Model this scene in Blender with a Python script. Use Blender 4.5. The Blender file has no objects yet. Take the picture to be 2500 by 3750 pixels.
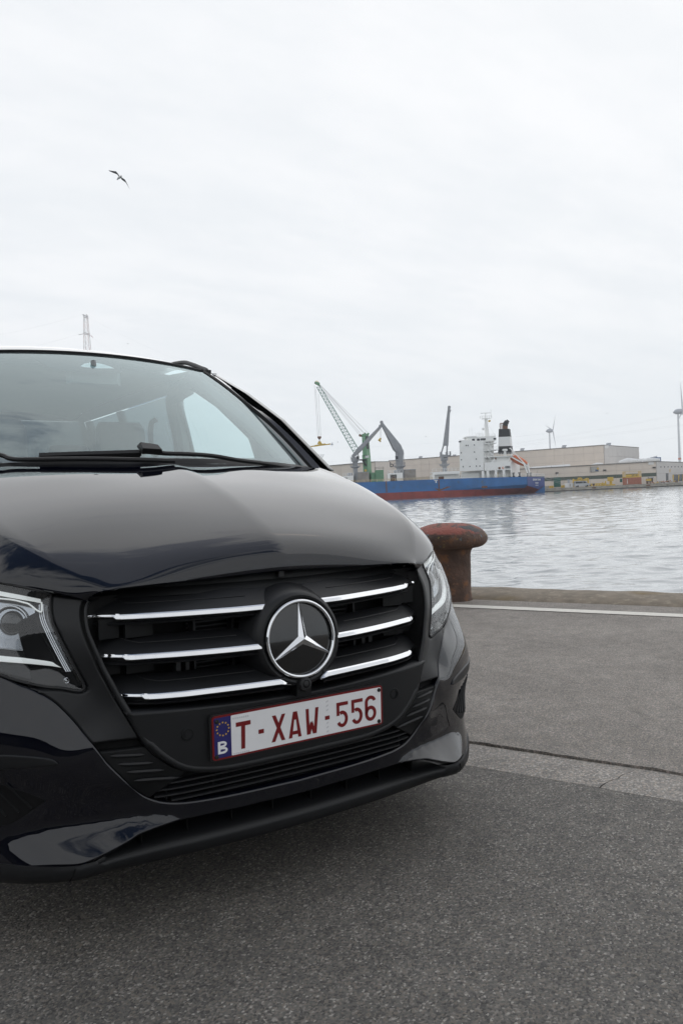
import bpy, bmesh, math, random
import numpy as np
from mathutils import Vector, Matrix, noise
from mathutils.geometry import delaunay_2d_cdt
R = math.radians
random.seed(7)
sc = bpy.context.scene
col = sc.collection

# ------------------------------------------------------------------ camera, sky, sun, exposure
cam_d = bpy.data.cameras.new('camera')
cam_o = bpy.data.objects.new('camera', cam_d)
col.objects.link(cam_o)
cam_o.matrix_world = Matrix([[0.840994, 0.051241, -0.538613, -1.016571], [-0.539141, -0.004056, -0.842206, -1.805823], [-0.04534, 0.998678, 0.024215, 1.102225], [0.0, 0.0, 0.0, 1.0]])
cam_d.sensor_fit = 'VERTICAL'
cam_d.sensor_height = 36.0
cam_d.sensor_width = 24.0
cam_d.lens = 27.478
cam_d.clip_start = 0.05
cam_d.clip_end = 8000
sc.camera = cam_o
YAW = 0.56898
EYE = Vector([-1.0166, -1.8058, 1.1022])

SUN_EL, SUN_AZ = R(38), R(52)      # azimuth measured clockwise from +Y
world = bpy.data.worlds.new('World')
sc.world = world
world.use_nodes = True
wn, wl = world.node_tree.nodes, world.node_tree.links
wn.clear()
def N(nodes, t, **kw):
    n = nodes.new(t)
    for k, v in kw.items():
        if k in ('op', 'operation'): n.operation = v
        elif hasattr(n, k): setattr(n, k, v)
    return n
sky = N(wn, 'ShaderNodeTexSky', sky_type='NISHITA', sun_disc=False)
sky.sun_elevation = SUN_EL; sky.sun_rotation = SUN_AZ
sky.air_density = 1.0; sky.dust_density = 1.5; sky.ozone_density = 1.0
tc = N(wn, 'ShaderNodeTexCoord')
sep = N(wn, 'ShaderNodeSeparateXYZ'); wl.new(tc.outputs['Generated'], sep.inputs[0])
zz = N(wn, 'ShaderNodeMath', op='MAXIMUM'); wl.new(sep.outputs['Z'], zz.inputs[0]); zz.inputs[1].default_value = 0.0
za = N(wn, 'ShaderNodeMath', op='ADD'); wl.new(zz.outputs[0], za.inputs[0]); za.inputs[1].default_value = 0.22
dx = N(wn, 'ShaderNodeMath', op='DIVIDE'); wl.new(sep.outputs['X'], dx.inputs[0]); wl.new(za.outputs[0], dx.inputs[1])
dy = N(wn, 'ShaderNodeMath', op='DIVIDE'); wl.new(sep.outputs['Y'], dy.inputs[0]); wl.new(za.outputs[0], dy.inputs[1])
cv = N(wn, 'ShaderNodeCombineXYZ'); wl.new(dx.outputs[0], cv.inputs[0]); wl.new(dy.outputs[0], cv.inputs[1])
mp = N(wn, 'ShaderNodeMapping'); wl.new(cv.outputs[0], mp.inputs[0])
mp.inputs['Rotation'].default_value = (0, 0, R(35)); mp.inputs['Scale'].default_value = (0.8, 1.9, 1)
mp.inputs['Location'].default_value = (3.1, 1.7, 0)
n1 = N(wn, 'ShaderNodeTexNoise'); wl.new(mp.outputs[0], n1.inputs['Vector'])
n1.inputs['Scale'].default_value = 2.1; n1.inputs['Detail'].default_value = 9; n1.inputs['Roughness'].default_value = .68; n1.inputs['Distortion'].default_value = .5
n2 = N(wn, 'ShaderNodeTexNoise'); wl.new(mp.outputs[0], n2.inputs['Vector'])
n2.inputs['Scale'].default_value = 2.6; n2.inputs['Detail'].default_value = 5; n2.inputs['Roughness'].default_value = .6
# low clouds close up towards the horizon, gaps open overhead
cq = N(wn, 'ShaderNodeMath', op='MULTIPLY'); wl.new(zz.outputs[0], cq.inputs[0]); wl.new(zz.outputs[0], cq.inputs[1])
cq3 = N(wn, 'ShaderNodeMath', op='MULTIPLY'); wl.new(cq.outputs[0], cq3.inputs[0]); wl.new(zz.outputs[0], cq3.inputs[1])
cz = N(wn, 'ShaderNodeMath', op='MULTIPLY'); wl.new(cq3.outputs[0], cz.inputs[0]); cz.inputs[1].default_value = -0.46
ca = N(wn, 'ShaderNodeMath', op='ADD'); wl.new(cz.outputs[0], ca.inputs[0]); wl.new(n1.outputs['Fac'], ca.inputs[1])
cm = N(wn, 'ShaderNodeMapRange', interpolation_type='SMOOTHSTEP'); wl.new(ca.outputs[0], cm.inputs['Value'])
cm.inputs['From Min'].default_value = 0.12; cm.inputs['From Max'].default_value = 0.27
cm.inputs['To Min'].default_value = 0.0; cm.inputs['To Max'].default_value = 0.97
cc = N(wn, 'ShaderNodeMix', data_type='RGBA')
n2r = N(wn, 'ShaderNodeMapRange', interpolation_type='SMOOTHSTEP'); wl.new(n2.outputs['Fac'], n2r.inputs['Value']); n2r.inputs['From Min'].default_value = .28; n2r.inputs['From Max'].default_value = .72
wl.new(n2r.outputs[0], cc.inputs['Factor'])
cc.inputs['A'].default_value = (8.55, 8.85, 9.15, 1)
cc.inputs['B'].default_value = (9.35, 9.5, 9.7, 1)
# the lowest band is a little bluer and duller
hz = N(wn, 'ShaderNodeMapRange'); wl.new(zz.outputs[0], hz.inputs['Value'])
hz.inputs['From Min'].default_value = 0.0; hz.inputs['From Max'].default_value = 0.22
hz.inputs['To Min'].default_value = 0.62; hz.inputs['To Max'].default_value = 0.0
ch = N(wn, 'ShaderNodeMix', data_type='RGBA'); wl.new(hz.outputs[0], ch.inputs['Factor'])
wl.new(cc.outputs['Result'], ch.inputs['A']); ch.inputs['B'].default_value = (7.3, 7.95, 8.45, 1)
mx = N(wn, 'ShaderNodeMix', data_type='RGBA')
wl.new(cm.outputs[0], mx.inputs['Factor']); wl.new(sky.outputs[0], mx.inputs['A']); wl.new(ch.outputs['Result'], mx.inputs['B'])
bg = N(wn, 'ShaderNodeBackground'); wl.new(mx.outputs['Result'], bg.inputs['Color']); bg.inputs['Strength'].default_value = 0.1
wo = N(wn, 'ShaderNodeOutputWorld'); wl.new(bg.outputs[0], wo.inputs['Surface'])

sun_d = bpy.data.lights.new('sun', 'SUN')
sun_d.energy = .9; sun_d.angle = R(110); sun_d.color = (1.0, .985, .965)
sun_o = bpy.data.objects.new('sun', sun_d); col.objects.link(sun_o)
sd = Vector((math.sin(SUN_AZ) * math.cos(SUN_EL), math.cos(SUN_AZ) * math.cos(SUN_EL), math.sin(SUN_EL)))
sun_o.rotation_euler = sd.to_track_quat('Z', 'Y').to_euler()

sc.view_settings.view_transform = 'Standard'
sc.view_settings.look = 'None'
sc.view_settings.gamma = 1.0
sc.view_settings.use_curve_mapping = False
sc.view_settings.exposure = 0.06
sc.render.engine = 'CYCLES'
sc.cycles.max_bounces = 10
sc.cycles.transparent_max_bounces = 16
sc.cycles.volume_bounces = 2
sc.cycles.caustics_reflective = False
sc.cycles.caustics_refractive = False
sc.cycles.sample_clamp_indirect = 6

# the quay falls gently away from true level; van, quay surface and bollard share this frame
QUAY = Matrix([[0.999876, 0.000668, 0.015752, -0.016282], [-0.000438, 0.999893, -0.014635, 0.015493], [-0.01576, 0.014626, 0.999769, 0.010646], [0.0, 0.0, 0.0, 1.0]])

# ------------------------------------------------------------------ materials
def mat(name, base=(.5, .5, .5), rough=.5, metal=0., spec=.5, coat=0., var=0., vscale=8., bump=0., bscale=60., second=None, mask=None, mscale=4., emit=0.):
    """Principled surface with a noise in its colour (var), a fine relief (bump) and an optional second colour in patches."""
    m = bpy.data.materials.new(name); m.use_nodes = True
    n, l = m.node_tree.nodes, m.node_tree.links
    p = n['Principled BSDF']
    p.inputs['Roughness'].default_value = rough; p.inputs['Metallic'].default_value = metal
    p.inputs['Specular IOR Level'].default_value = spec
    p.inputs['Coat Weight'].default_value = coat; p.inputs['Coat Roughness'].default_value = .012; p.inputs['Coat IOR'].default_value = 1.58
    t = N(n, 'ShaderNodeTexCoord')
    no = N(n, 'ShaderNodeTexNoise'); l.new(t.outputs['Object'], no.inputs['Vector'])
    no.inputs['Scale'].default_value = vscale; no.inputs['Detail'].default_value = 6
    mr = N(n, 'ShaderNodeMapRange'); l.new(no.outputs['Fac'], mr.inputs['Value'])
    mr.inputs['From Min'].default_value = .25; mr.inputs['From Max'].default_value = .75
    mr.inputs['To Min'].default_value = 1 - var; mr.inputs['To Max'].default_value = 1 + var
    c = N(n, 'ShaderNodeMix', data_type='RGBA', blend_type='MULTIPLY'); c.inputs['Factor'].default_value = 1
    c.inputs['A'].default_value = (*base, 1); l.new(mr.outputs[0], c.inputs['B'])
    out = c.outputs['Result']
    if second:
        n3 = N(n, 'ShaderNodeTexNoise'); l.new(t.outputs['Object'], n3.inputs['Vector'])
        n3.inputs['Scale'].default_value = mscale; n3.inputs['Detail'].default_value = 8; n3.inputs['Roughness'].default_value = .65
        m3 = N(n, 'ShaderNodeMapRange', interpolation_type='SMOOTHSTEP'); l.new(n3.outputs['Fac'], m3.inputs['Value'])
        m3.inputs['From Min'].default_value = mask[0]; m3.inputs['From Max'].default_value = mask[1]
        c2 = N(n, 'ShaderNodeMix', data_type='RGBA'); l.new(m3.outputs[0], c2.inputs['Factor'])
        l.new(out, c2.inputs['A']); c2.inputs['B'].default_value = (*second, 1)
        out = c2.outputs['Result']
    l.new(out, p.inputs['Base Color'])
    if bump:
        b = N(n, 'ShaderNodeTexNoise'); l.new(t.outputs['Object'], b.inputs['Vector'])
        b.inputs['Scale'].default_value = bscale; b.inputs['Detail'].default_value = 4
        bm = N(n, 'ShaderNodeBump'); l.new(b.outputs['Fac'], bm.inputs['Height']); bm.inputs['Strength'].default_value = bump
        bm.inputs['Distance'].default_value = .01
        l.new(bm.outputs[0], p.inputs['Normal'])
    if emit:
        p.inputs['Emission Color'].default_value = (*base, 1); p.inputs['Emission Strength'].default_value = emit
    return m

def glass_mat(name, tint=(.8, .88, .88), ior=1.55, rough=0., veil=0., refl=(1, 1, 1)):
    m = bpy.data.materials.new(name); m.use_nodes = True
    n, l = m.node_tree.nodes, m.node_tree.links
    n.clear()
    g = N(n, 'ShaderNodeNewGeometry')
    i = N(n, 'ShaderNodeMix'); l.new(g.outputs['Backfacing'], i.inputs['Factor'])
    i.inputs['A'].default_value = ior; i.inputs['B'].default_value = 1 / ior
    f = N(n, 'ShaderNodeFresnel'); l.new(i.outputs['Result'], f.inputs['IOR'])
    no = N(n, 'ShaderNodeTexNoise'); no.inputs['Scale'].default_value = 5.0
    tr = N(n, 'ShaderNodeBsdfTransparent'); tr.inputs[0].default_value = (*tint, 1)
    gl = N(n, 'ShaderNodeBsdfGlossy'); gl.inputs['Roughness'].default_value = rough
    mr = N(n, 'ShaderNodeMapRange'); l.new(no.outputs['Fac'], mr.inputs['Value'])
    mr.inputs['To Min'].default_value = .96; mr.inputs['To Max'].default_value = 1.0
    gm = N(n, 'ShaderNodeMix', data_type='RGBA', blend_type='MULTIPLY'); gm.inputs['Factor'].default_value = 1; gm.inputs['A'].default_value = (*refl, 1); l.new(mr.outputs[0], gm.inputs['B']); l.new(gm.outputs['Result'], gl.inputs['Color'])
    ms = N(n, 'ShaderNodeMixShader'); l.new(f.outputs[0], ms.inputs[0]); l.new(tr.outputs[0], ms.inputs[1]); l.new(gl.outputs[0], ms.inputs[2])
    if veil:                                             # pale veil: thin dirt plus milky sky sheen put into the colour
        di = N(n, 'ShaderNodeBsdfDiffuse'); di.inputs[0].default_value = (.72, .80, .80, 1)
        dn = N(n, 'ShaderNodeTexNoise'); dn.inputs['Scale'].default_value = 2.2
        dm = N(n, 'ShaderNodeMapRange'); l.new(dn.outputs['Fac'], dm.inputs['Value']); dm.inputs['To Min'].default_value = veil * .6; dm.inputs['To Max'].default_value = veil * 1.4
        m2 = N(n, 'ShaderNodeMixShader'); l.new(dm.outputs[0], m2.inputs[0]); l.new(ms.outputs[0], m2.inputs[1]); l.new(di.outputs[0], m2.inputs[2]); ms = m2
    o = N(n, 'ShaderNodeOutputMaterial'); l.new(ms.outputs[0], o.inputs['Surface'])
    return m

M = {}
M['paint'] = mat('paint_obsidian', (.0014, .0019, .0052), .5, spec=.0, coat=1., var=.15, vscale=300)
M['trim'] = mat('matte_trim', (.0080, .0085, .0098), .44, spec=.36, var=.08, vscale=40, bump=.05, bscale=900)
M['trim_dark'] = mat('matte_trim_dark', (.0055, .006, .0066), .55, spec=.25, var=.1, vscale=20)
M['black'] = mat('deep_black', (.004, .004, .0045), .7, spec=.2, var=.2)
M['reflector'] = mat('reflector', (.42, .44, .47), .2, metal=1., var=.1, vscale=30)
M['piano'] = mat('piano_black', (.004, .0045, .005), .12, spec=.5, coat=.6, var=.1)
M['chrome'] = mat('chrome', (.74, .75, .77), .07, metal=1., var=.03, vscale=30)
M['satin'] = mat('satin_metal', (.55, .56, .58), .22, metal=1., var=.05, vscale=20)
M['rubber'] = mat('rubber', (.012, .012, .013), .5, spec=.4, var=.15, vscale=50)
M['rad'] = mat('radiator', (.035, .036, .038), .5, metal=.3, var=.3, vscale=30)
M['windscreen'] = glass_mat('windscreen_glass', (.62, .75, .76), 2.2, 0., .035, (.84, .96, .98))
M['sideglass'] = glass_mat('side_glass', (.80, .87, .87), 1.5)
M['tinted'] = glass_mat('tinted_glass', (.15, .18, .19), 1.5)
M['lens'] = glass_mat('lens_glass', (.94, .96, .97), 1.65)
M['frit'] = mat('frit_band', (.030, .022, .028), .8, spec=0., var=.1)
M['lining'] = mat('cabin_lining', (.26, .27, .27), .8, var=.05)
M['seat'] = mat('seat_leather', (.045, .05, .052), .5, var=.15, vscale=14)
M['dash'] = mat('dashboard', (.06, .064, .066), .65, var=.1, bump=.1, bscale=200)
M['plate_white'] = mat('plate_white', (.80, .80, .81), .35, var=.02, vscale=40)
M['plate_red'] = mat('plate_red', (.17, .006, .008), .35, var=.08, vscale=60)
M['plate_blue'] = mat('plate_blue', (.022, .020, .13), .35, var=.08, vscale=60)
M['star_yellow'] = mat('star_yellow', (.65, .42, .06), .4, var=.1)
M['faint'] = mat('faint_print', (.62, .62, .64), .4, var=.05)
M['drl'] = mat('light_guide', (.86, .88, .86), .25, var=.03, emit=.25)
M['alloy'] = mat('alloy', (.35, .36, .37), .3, metal=.9, var=.05)

# ------------------------------------------------------------------ mesh helpers
class MB:
    def __init__(s): s.v = []; s.f = []
    def add(s, vs, fs):
        b = len(s.v); s.v += [tuple(map(float, v)) for v in vs]; s.f += [tuple(b + i for i in f) for f in fs]; return s
    def box(s, x0, x1, y0, y1, z0, z1):
        v = [(x, y, z) for z in (z0, z1) for y in (y0, y1) for x in (x0, x1)]
        return s.add(v, [(0, 2, 3, 1), (4, 5, 7, 6), (0, 1, 5, 4), (2, 6, 7, 3), (0, 4, 6, 2), (1, 3, 7, 5)])
    def prism(s, poly, a, b, axis='y'):
        """closed polygon extruded along an axis; poly holds the other two coordinates in order"""
        def p(q, t): return {'y': (q[0], t, q[1]), 'x': (t, q[0], q[1]), 'z': (q[0], q[1], t)}[axis]
        n = len(poly)
        v = [p(q, a) for q in poly] + [p(q, b) for q in poly]
        fs = [tuple(range(n)), tuple(range(2 * n - 1, n - 1, -1))] + [(i, i + n, (i + 1) % n + n, (i + 1) % n) for i in range(n)]
        return s.add(v, fs)
    def hull(s, a, b):
        """two polygons of equal count joined (frustum)"""
        n = len(a)
        return s.add(list(a) + list(b), [tuple(range(n)), tuple(range(2 * n - 1, n - 1, -1))] + [(i, i + n, (i + 1) % n + n, (i + 1) % n) for i in range(n)])
    def tube(s, pts, r, n=6, cap=True):
        pts = [Vector(p) for p in pts]
        rs = r if isinstance(r, (list, tuple)) else [r] * len(pts)
        rings = []
        up = None
        for i, p in enumerate(pts):
            d = (pts[min(i + 1, len(pts) - 1)] - pts[max(i - 1, 0)]).normalized()
            if up is None:
                up = Vector((0, 0, 1)) if abs(d.z) < .9 else Vector((1, 0, 0))
            a = d.cross(up)
            if a.length < 1e-6: a = d.orthogonal()
            a.normalize(); b = a.cross(d).normalized(); up = b
            rings.append([p + (a * math.cos(t) + b * math.sin(t)) * rs[i] for t in (2 * math.pi * k / n for k in range(n))])
        v = [q for rg in rings for q in rg]
        f = [(i * n + k, i * n + (k + 1) % n, (i + 1) * n + (k + 1) % n, (i + 1) * n + k) for i in range(len(pts) - 1) for k in range(n)]
        if cap: f += [tuple(range(n - 1, -1, -1)), tuple(range((len(pts) - 1) * n, len(pts) * n))]
        return s.add(v, f)
    def beam(s, p0, p1, w, h, w1=None, h1=None, up=(0, 0, 1)):
        p0, p1 = Vector(p0), Vector(p1); d = (p1 - p0).normalized(); a = d.cross(Vector(up))
        if a.length < 1e-5: a = d.orthogonal()
        a.normalize(); b = a.cross(d)
        w1 = w if w1 is None else w1; h1 = h if h1 is None else h1
        A = [p0 + a * x * w / 2 + b * y * h / 2 for x, y in ((-1, -1), (1, -1), (1, 1), (-1, 1))]
        B = [p1 + a * x * w1 / 2 + b * y * h1 / 2 for x, y in ((-1, -1), (1, -1), (1, 1), (-1, 1))]
        return s.hull(A, B)
    def lathe(s, prof, n=24, at=(0, 0, 0), frame=None, closed=False):
        """profile (radius, height) turned about local z; frame maps local to the part"""
        F = frame or Matrix.Identity(3); o = Vector(at); m = len(prof)
        v = [o + F @ Vector((r * math.cos(2 * math.pi * k / n), r * math.sin(2 * math.pi * k / n), h)) for (r, h) in prof for k in range(n)]
        f = [(i * n + k, i * n + (k + 1) % n, (i + 1) * n + (k + 1) % n, (i + 1) * n + k) for i in range(m - 1) for k in range(n)]
        if closed: f += [((m - 1) * n + k, (m - 1) * n + (k + 1) % n, (k + 1) % n, k) for k in range(n)]
        else:
            f += [tuple(range(n - 1, -1, -1)), tuple(range((m - 1) * n, m * n))]
        return s.add(v, f)
    def grid(s, rows):
        n = len(rows[0])
        return s.add([p for r in rows for p in r], [(i * n + k, i * n + k + 1, (i + 1) * n + k + 1, (i + 1) * n + k) for i in range(len(rows) - 1) for k in range(n - 1)])
    nrm = None
    def mirrored(s):
        o = MB(); o.v = [(-x, y, z) for x, y, z in s.v]; o.f = [tuple(reversed(f)) for f in s.f]
        if s.nrm: o.nrm = [(-x, y, z) for x, y, z in s.nrm]
        return o
    def both(s):
        m = s.mirrored(); return s.add(m.v, m.f)

def make(name, mb, m, parent=None, o=(0, 0, 0), smooth=False, angle=None, fix=True):
    me = bpy.data.meshes.new(name)
    me.from_pydata([(x - o[0], y - o[1], z - o[2]) for x, y, z in mb.v], [], mb.f)
    if fix and not mb.nrm:
        bm = bmesh.new(); bm.from_mesh(me)
        bmesh.ops.recalc_face_normals(bm, faces=bm.faces); bm.to_mesh(me); bm.free()
    for q in (m if isinstance(m, (list, tuple)) else [m]):
        me.materials.append(q)
    if smooth:
        me.polygons.foreach_set('use_smooth', [True] * len(me.polygons))
        if angle: me.set_sharp_from_angle(angle=R(angle))
    if mb.nrm:
        me.polygons.foreach_set('use_smooth', [True] * len(me.polygons))
        me.normals_split_custom_set_from_vertices(mb.nrm)
    ob = bpy.data.objects.new(name, me); col.objects.link(ob)
    if parent: ob.parent = parent
    return ob

def tag(o, label=None, cat=None, group=None, kind=None):
    if label: o['label'] = label
    if cat: o['category'] = cat
    if group: o['group'] = group
    if kind: o['kind'] = kind
    return o

def empty(name, label, cat, mw=None, group=None):
    e = bpy.data.objects.new(name, None); col.objects.link(e)
    if mw is not None: e.matrix_world = mw
    e.empty_display_size = .2
    return tag(e, label, cat, group)

def crv(pts, n=6):
    """Catmull-Rom through the points"""
    P = [np.array(p, float) for p in pts]; P = [2 * P[0] - P[1]] + P + [2 * P[-1] - P[-2]]; out = []
    for i in range(1, len(P) - 2):
        for k in range(n):
            t = k / n
            out.append(tuple(.5 * (2 * P[i] + (P[i + 1] - P[i - 1]) * t + (2 * P[i - 1] - 5 * P[i] + 4 * P[i + 1] - P[i + 2]) * t * t + (3 * P[i] - P[i - 1] - 3 * P[i + 1] + P[i + 2]) * t ** 3)))
    out.append(tuple(P[-2])); return out

def crvn(pts, n=6):
    """cubic through unevenly spaced points (chord-length tangents)"""
    P = np.array(pts, float); d = np.sqrt(((P[1:] - P[:-1]) ** 2).sum(1)) + 1e-9
    m = np.zeros_like(P); s = (P[1:] - P[:-1]) / d[:, None]
    for i in range(1, len(P) - 1): m[i] = (s[i - 1] * d[i] + s[i] * d[i - 1]) / (d[i - 1] + d[i])
    m[0] = 1.5 * s[0] - .5 * m[1]; m[-1] = 1.5 * s[-1] - .5 * m[-2]
    out = []
    for i in range(len(P) - 1):
        for k in range(n):
            t = k / n; h = d[i]
            out.append(tuple((2 * t ** 3 - 3 * t * t + 1) * P[i] + (t ** 3 - 2 * t * t + t) * h * m[i] + (3 * t * t - 2 * t ** 3) * P[i + 1] + (t ** 3 - t * t) * h * m[i + 1]))
    out.append(tuple(P[-1])); return out

def dense(poly, step):
    out = []
    for i in range(len(poly)):
        a, b = Vector(poly[i]), Vector(poly[(i + 1) % len(poly)])
        n = max(1, int((b - a).length / step))
        out += [tuple(a.lerp(b, k / n)) for k in range(n)]
    return out

def inset(poly, d):
    n = len(poly); area = sum(poly[i][0] * poly[(i + 1) % n][1] - poly[(i + 1) % n][0] * poly[i][1] for i in range(n))
    sg = 1 if area > 0 else -1; out = []
    for i in range(n):
        p, a, b = Vector(poly[i]), Vector(poly[i - 1]), Vector(poly[(i + 1) % n])
        e0, e1 = (p - a), (b - p)
        if e0.length < 1e-9 or e1.length < 1e-9: out.append(tuple(p)); continue
        e0.normalize(); e1.normalize()
        n0, n1 = Vector((-e0.y, e0.x)) * sg, Vector((-e1.y, e1.x)) * sg
        m = n0 + n1
        if m.length < .2: m = n0
        m.normalize(); out.append(tuple(p + m * d / max(.5, m.dot(n0))))
    return out

def skin(poly, T, off=0., thick=.02, step=.016, bev=.003, grid=.018, axis='y'):
    """sheet over a closed outline on a curved surface y = T(x, z): rounded rim, then an edge going back"""
    mb = MB(); P = dense(poly, step); I = inset(P, bev)
    xs, zs = [p[0] for p in I], [p[1] for p in I]
    pts = [Vector(p) for p in I]; nb = len(pts)
    def inside(x, z):
        c = False
        for i in range(nb):
            a, b = I[i], I[i - 1]
            if (a[1] > z) != (b[1] > z) and x < (b[0] - a[0]) * (z - a[1]) / (b[1] - a[1]) + a[0]: c = not c
        return c
    IA = np.array(I)
    for i in range(int((max(xs) - min(xs)) / grid) + 1):
        for k in range(int((max(zs) - min(zs)) / grid) + 1):
            x, z = min(xs) + (i + .5) * grid, min(zs) + (k + .5) * grid
            if inside(x, z) and np.hypot(IA[:, 0] - x, IA[:, 1] - z).min() > grid * .45: pts.append(Vector((x, z)))
    r = delaunay_2d_cdt(pts, [(i, (i + 1) % nb) for i in range(nb)], [], 1, 1e-6)
    V = np.array([tuple(v) for v in r[0]])
    Y = T(V[:, 0], V[:, 1]) + off
    mb.add(np.stack([V[:, 0], Y, V[:, 1]], -1), [tuple(f) for f in r[2]])
    PA, IA2 = np.array(P), np.array(I)
    yi = T(IA2[:, 0], IA2[:, 1]) + off; yp = T(PA[:, 0], PA[:, 1]) + off
    A = np.stack([IA2[:, 0], yi, IA2[:, 1]], -1); B = np.stack([PA[:, 0], yp + bev * .8, PA[:, 1]], -1); Cc = B + [0, thick, 0]
    n = len(P)
    mb.add(np.vstack([A, B, Cc]), [(i, (i + 1) % n, n + (i + 1) % n, n + i) for i in range(n)] + [(n + i, n + (i + 1) % n, 2 * n + (i + 1) % n, 2 * n + i) for i in range(n)])
    # exact normals: of the surface on the face, leaning outwards over the rim
    h = .0015
    def grad(x, z):
        fx = (T(x + h, z) - T(x - h, z)) / (2 * h); fz = (T(x, z + h) - T(x, z - h)) / (2 * h)
        g = np.stack([fx, -np.ones_like(fx), fz], -1); return g / np.linalg.norm(g, axis=-1, keepdims=True)
    od = PA - IA2; od = od / (np.linalg.norm(od, axis=1, keepdims=True) + 1e-9); o3 = np.stack([od[:, 0], 0 * od[:, 0], od[:, 1]], -1)
    nb_ = grad(PA[:, 0], PA[:, 1]) * .6 + o3 * .8; nb_ /= np.linalg.norm(nb_, axis=1, keepdims=True)
    NR = np.vstack([grad(V[:, 0], V[:, 1]), grad(IA2[:, 0], IA2[:, 1]), nb_, o3])
    key = {}; out = MB(); idx = []; out.nrm = []
    for v, nv in zip(mb.v, NR):
        k = (round(v[0] * 2e4), round(v[1] * 2e4), round(v[2] * 2e4))
        if k not in key: key[k] = len(out.v); out.v.append(v); out.nrm.append(tuple(nv))
        idx.append(key[k])
    for f in mb.f:
        g = [idx[i] for i in f]
        if len(set(g)) < len(g): g = list(dict.fromkeys(g))
        if len(g) < 3: continue
        p = [Vector(out.v[i]) for i in g[:3]]; fn = (p[1] - p[0]).cross(p[2] - p[0]); an = sum((Vector(out.nrm[i]) for i in g), Vector())
        out.f.append(tuple(g) if fn.dot(an) >= 0 else tuple(reversed(g)))
    return out

class TPS:
    """thin-plate surface through scattered measurements of the van's nose, mirrored left to right"""
    def __init__(s, P):
        P = np.array(P, float); P = np.vstack([P, P[P[:, 0] > 1e-6] * [-1, 1, 1]])
        s.c = P[:, :2]; n = len(P); s.n = n
        A = np.zeros((n + 3, n + 3)); A[:n, :n] = s.k(s.c, s.c) + 1e-5 * np.eye(n); A[:n, n] = 1; A[:n, n + 1:] = s.c; A[n:, :n] = A[:n, n:].T
        s.w = np.linalg.solve(A, np.r_[P[:, 2], 0, 0, 0])
    def k(s, a, b):
        d = ((a[:, None] - b[None]) ** 2).sum(-1); return .5 * d * np.log(d + 1e-12)
    def __call__(s, x, z):
        x = np.asarray(x, float); z = np.asarray(z, float)
        q = np.stack([x.ravel(), z.ravel()], -1)
        return (s.k(q, s.c) @ s.w[:s.n] + s.w[s.n] + q @ s.w[s.n + 1:]).reshape(x.shape)
    def y(s, x, z): return float(s(np.array([x]), np.array([z]))[0])


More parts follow.
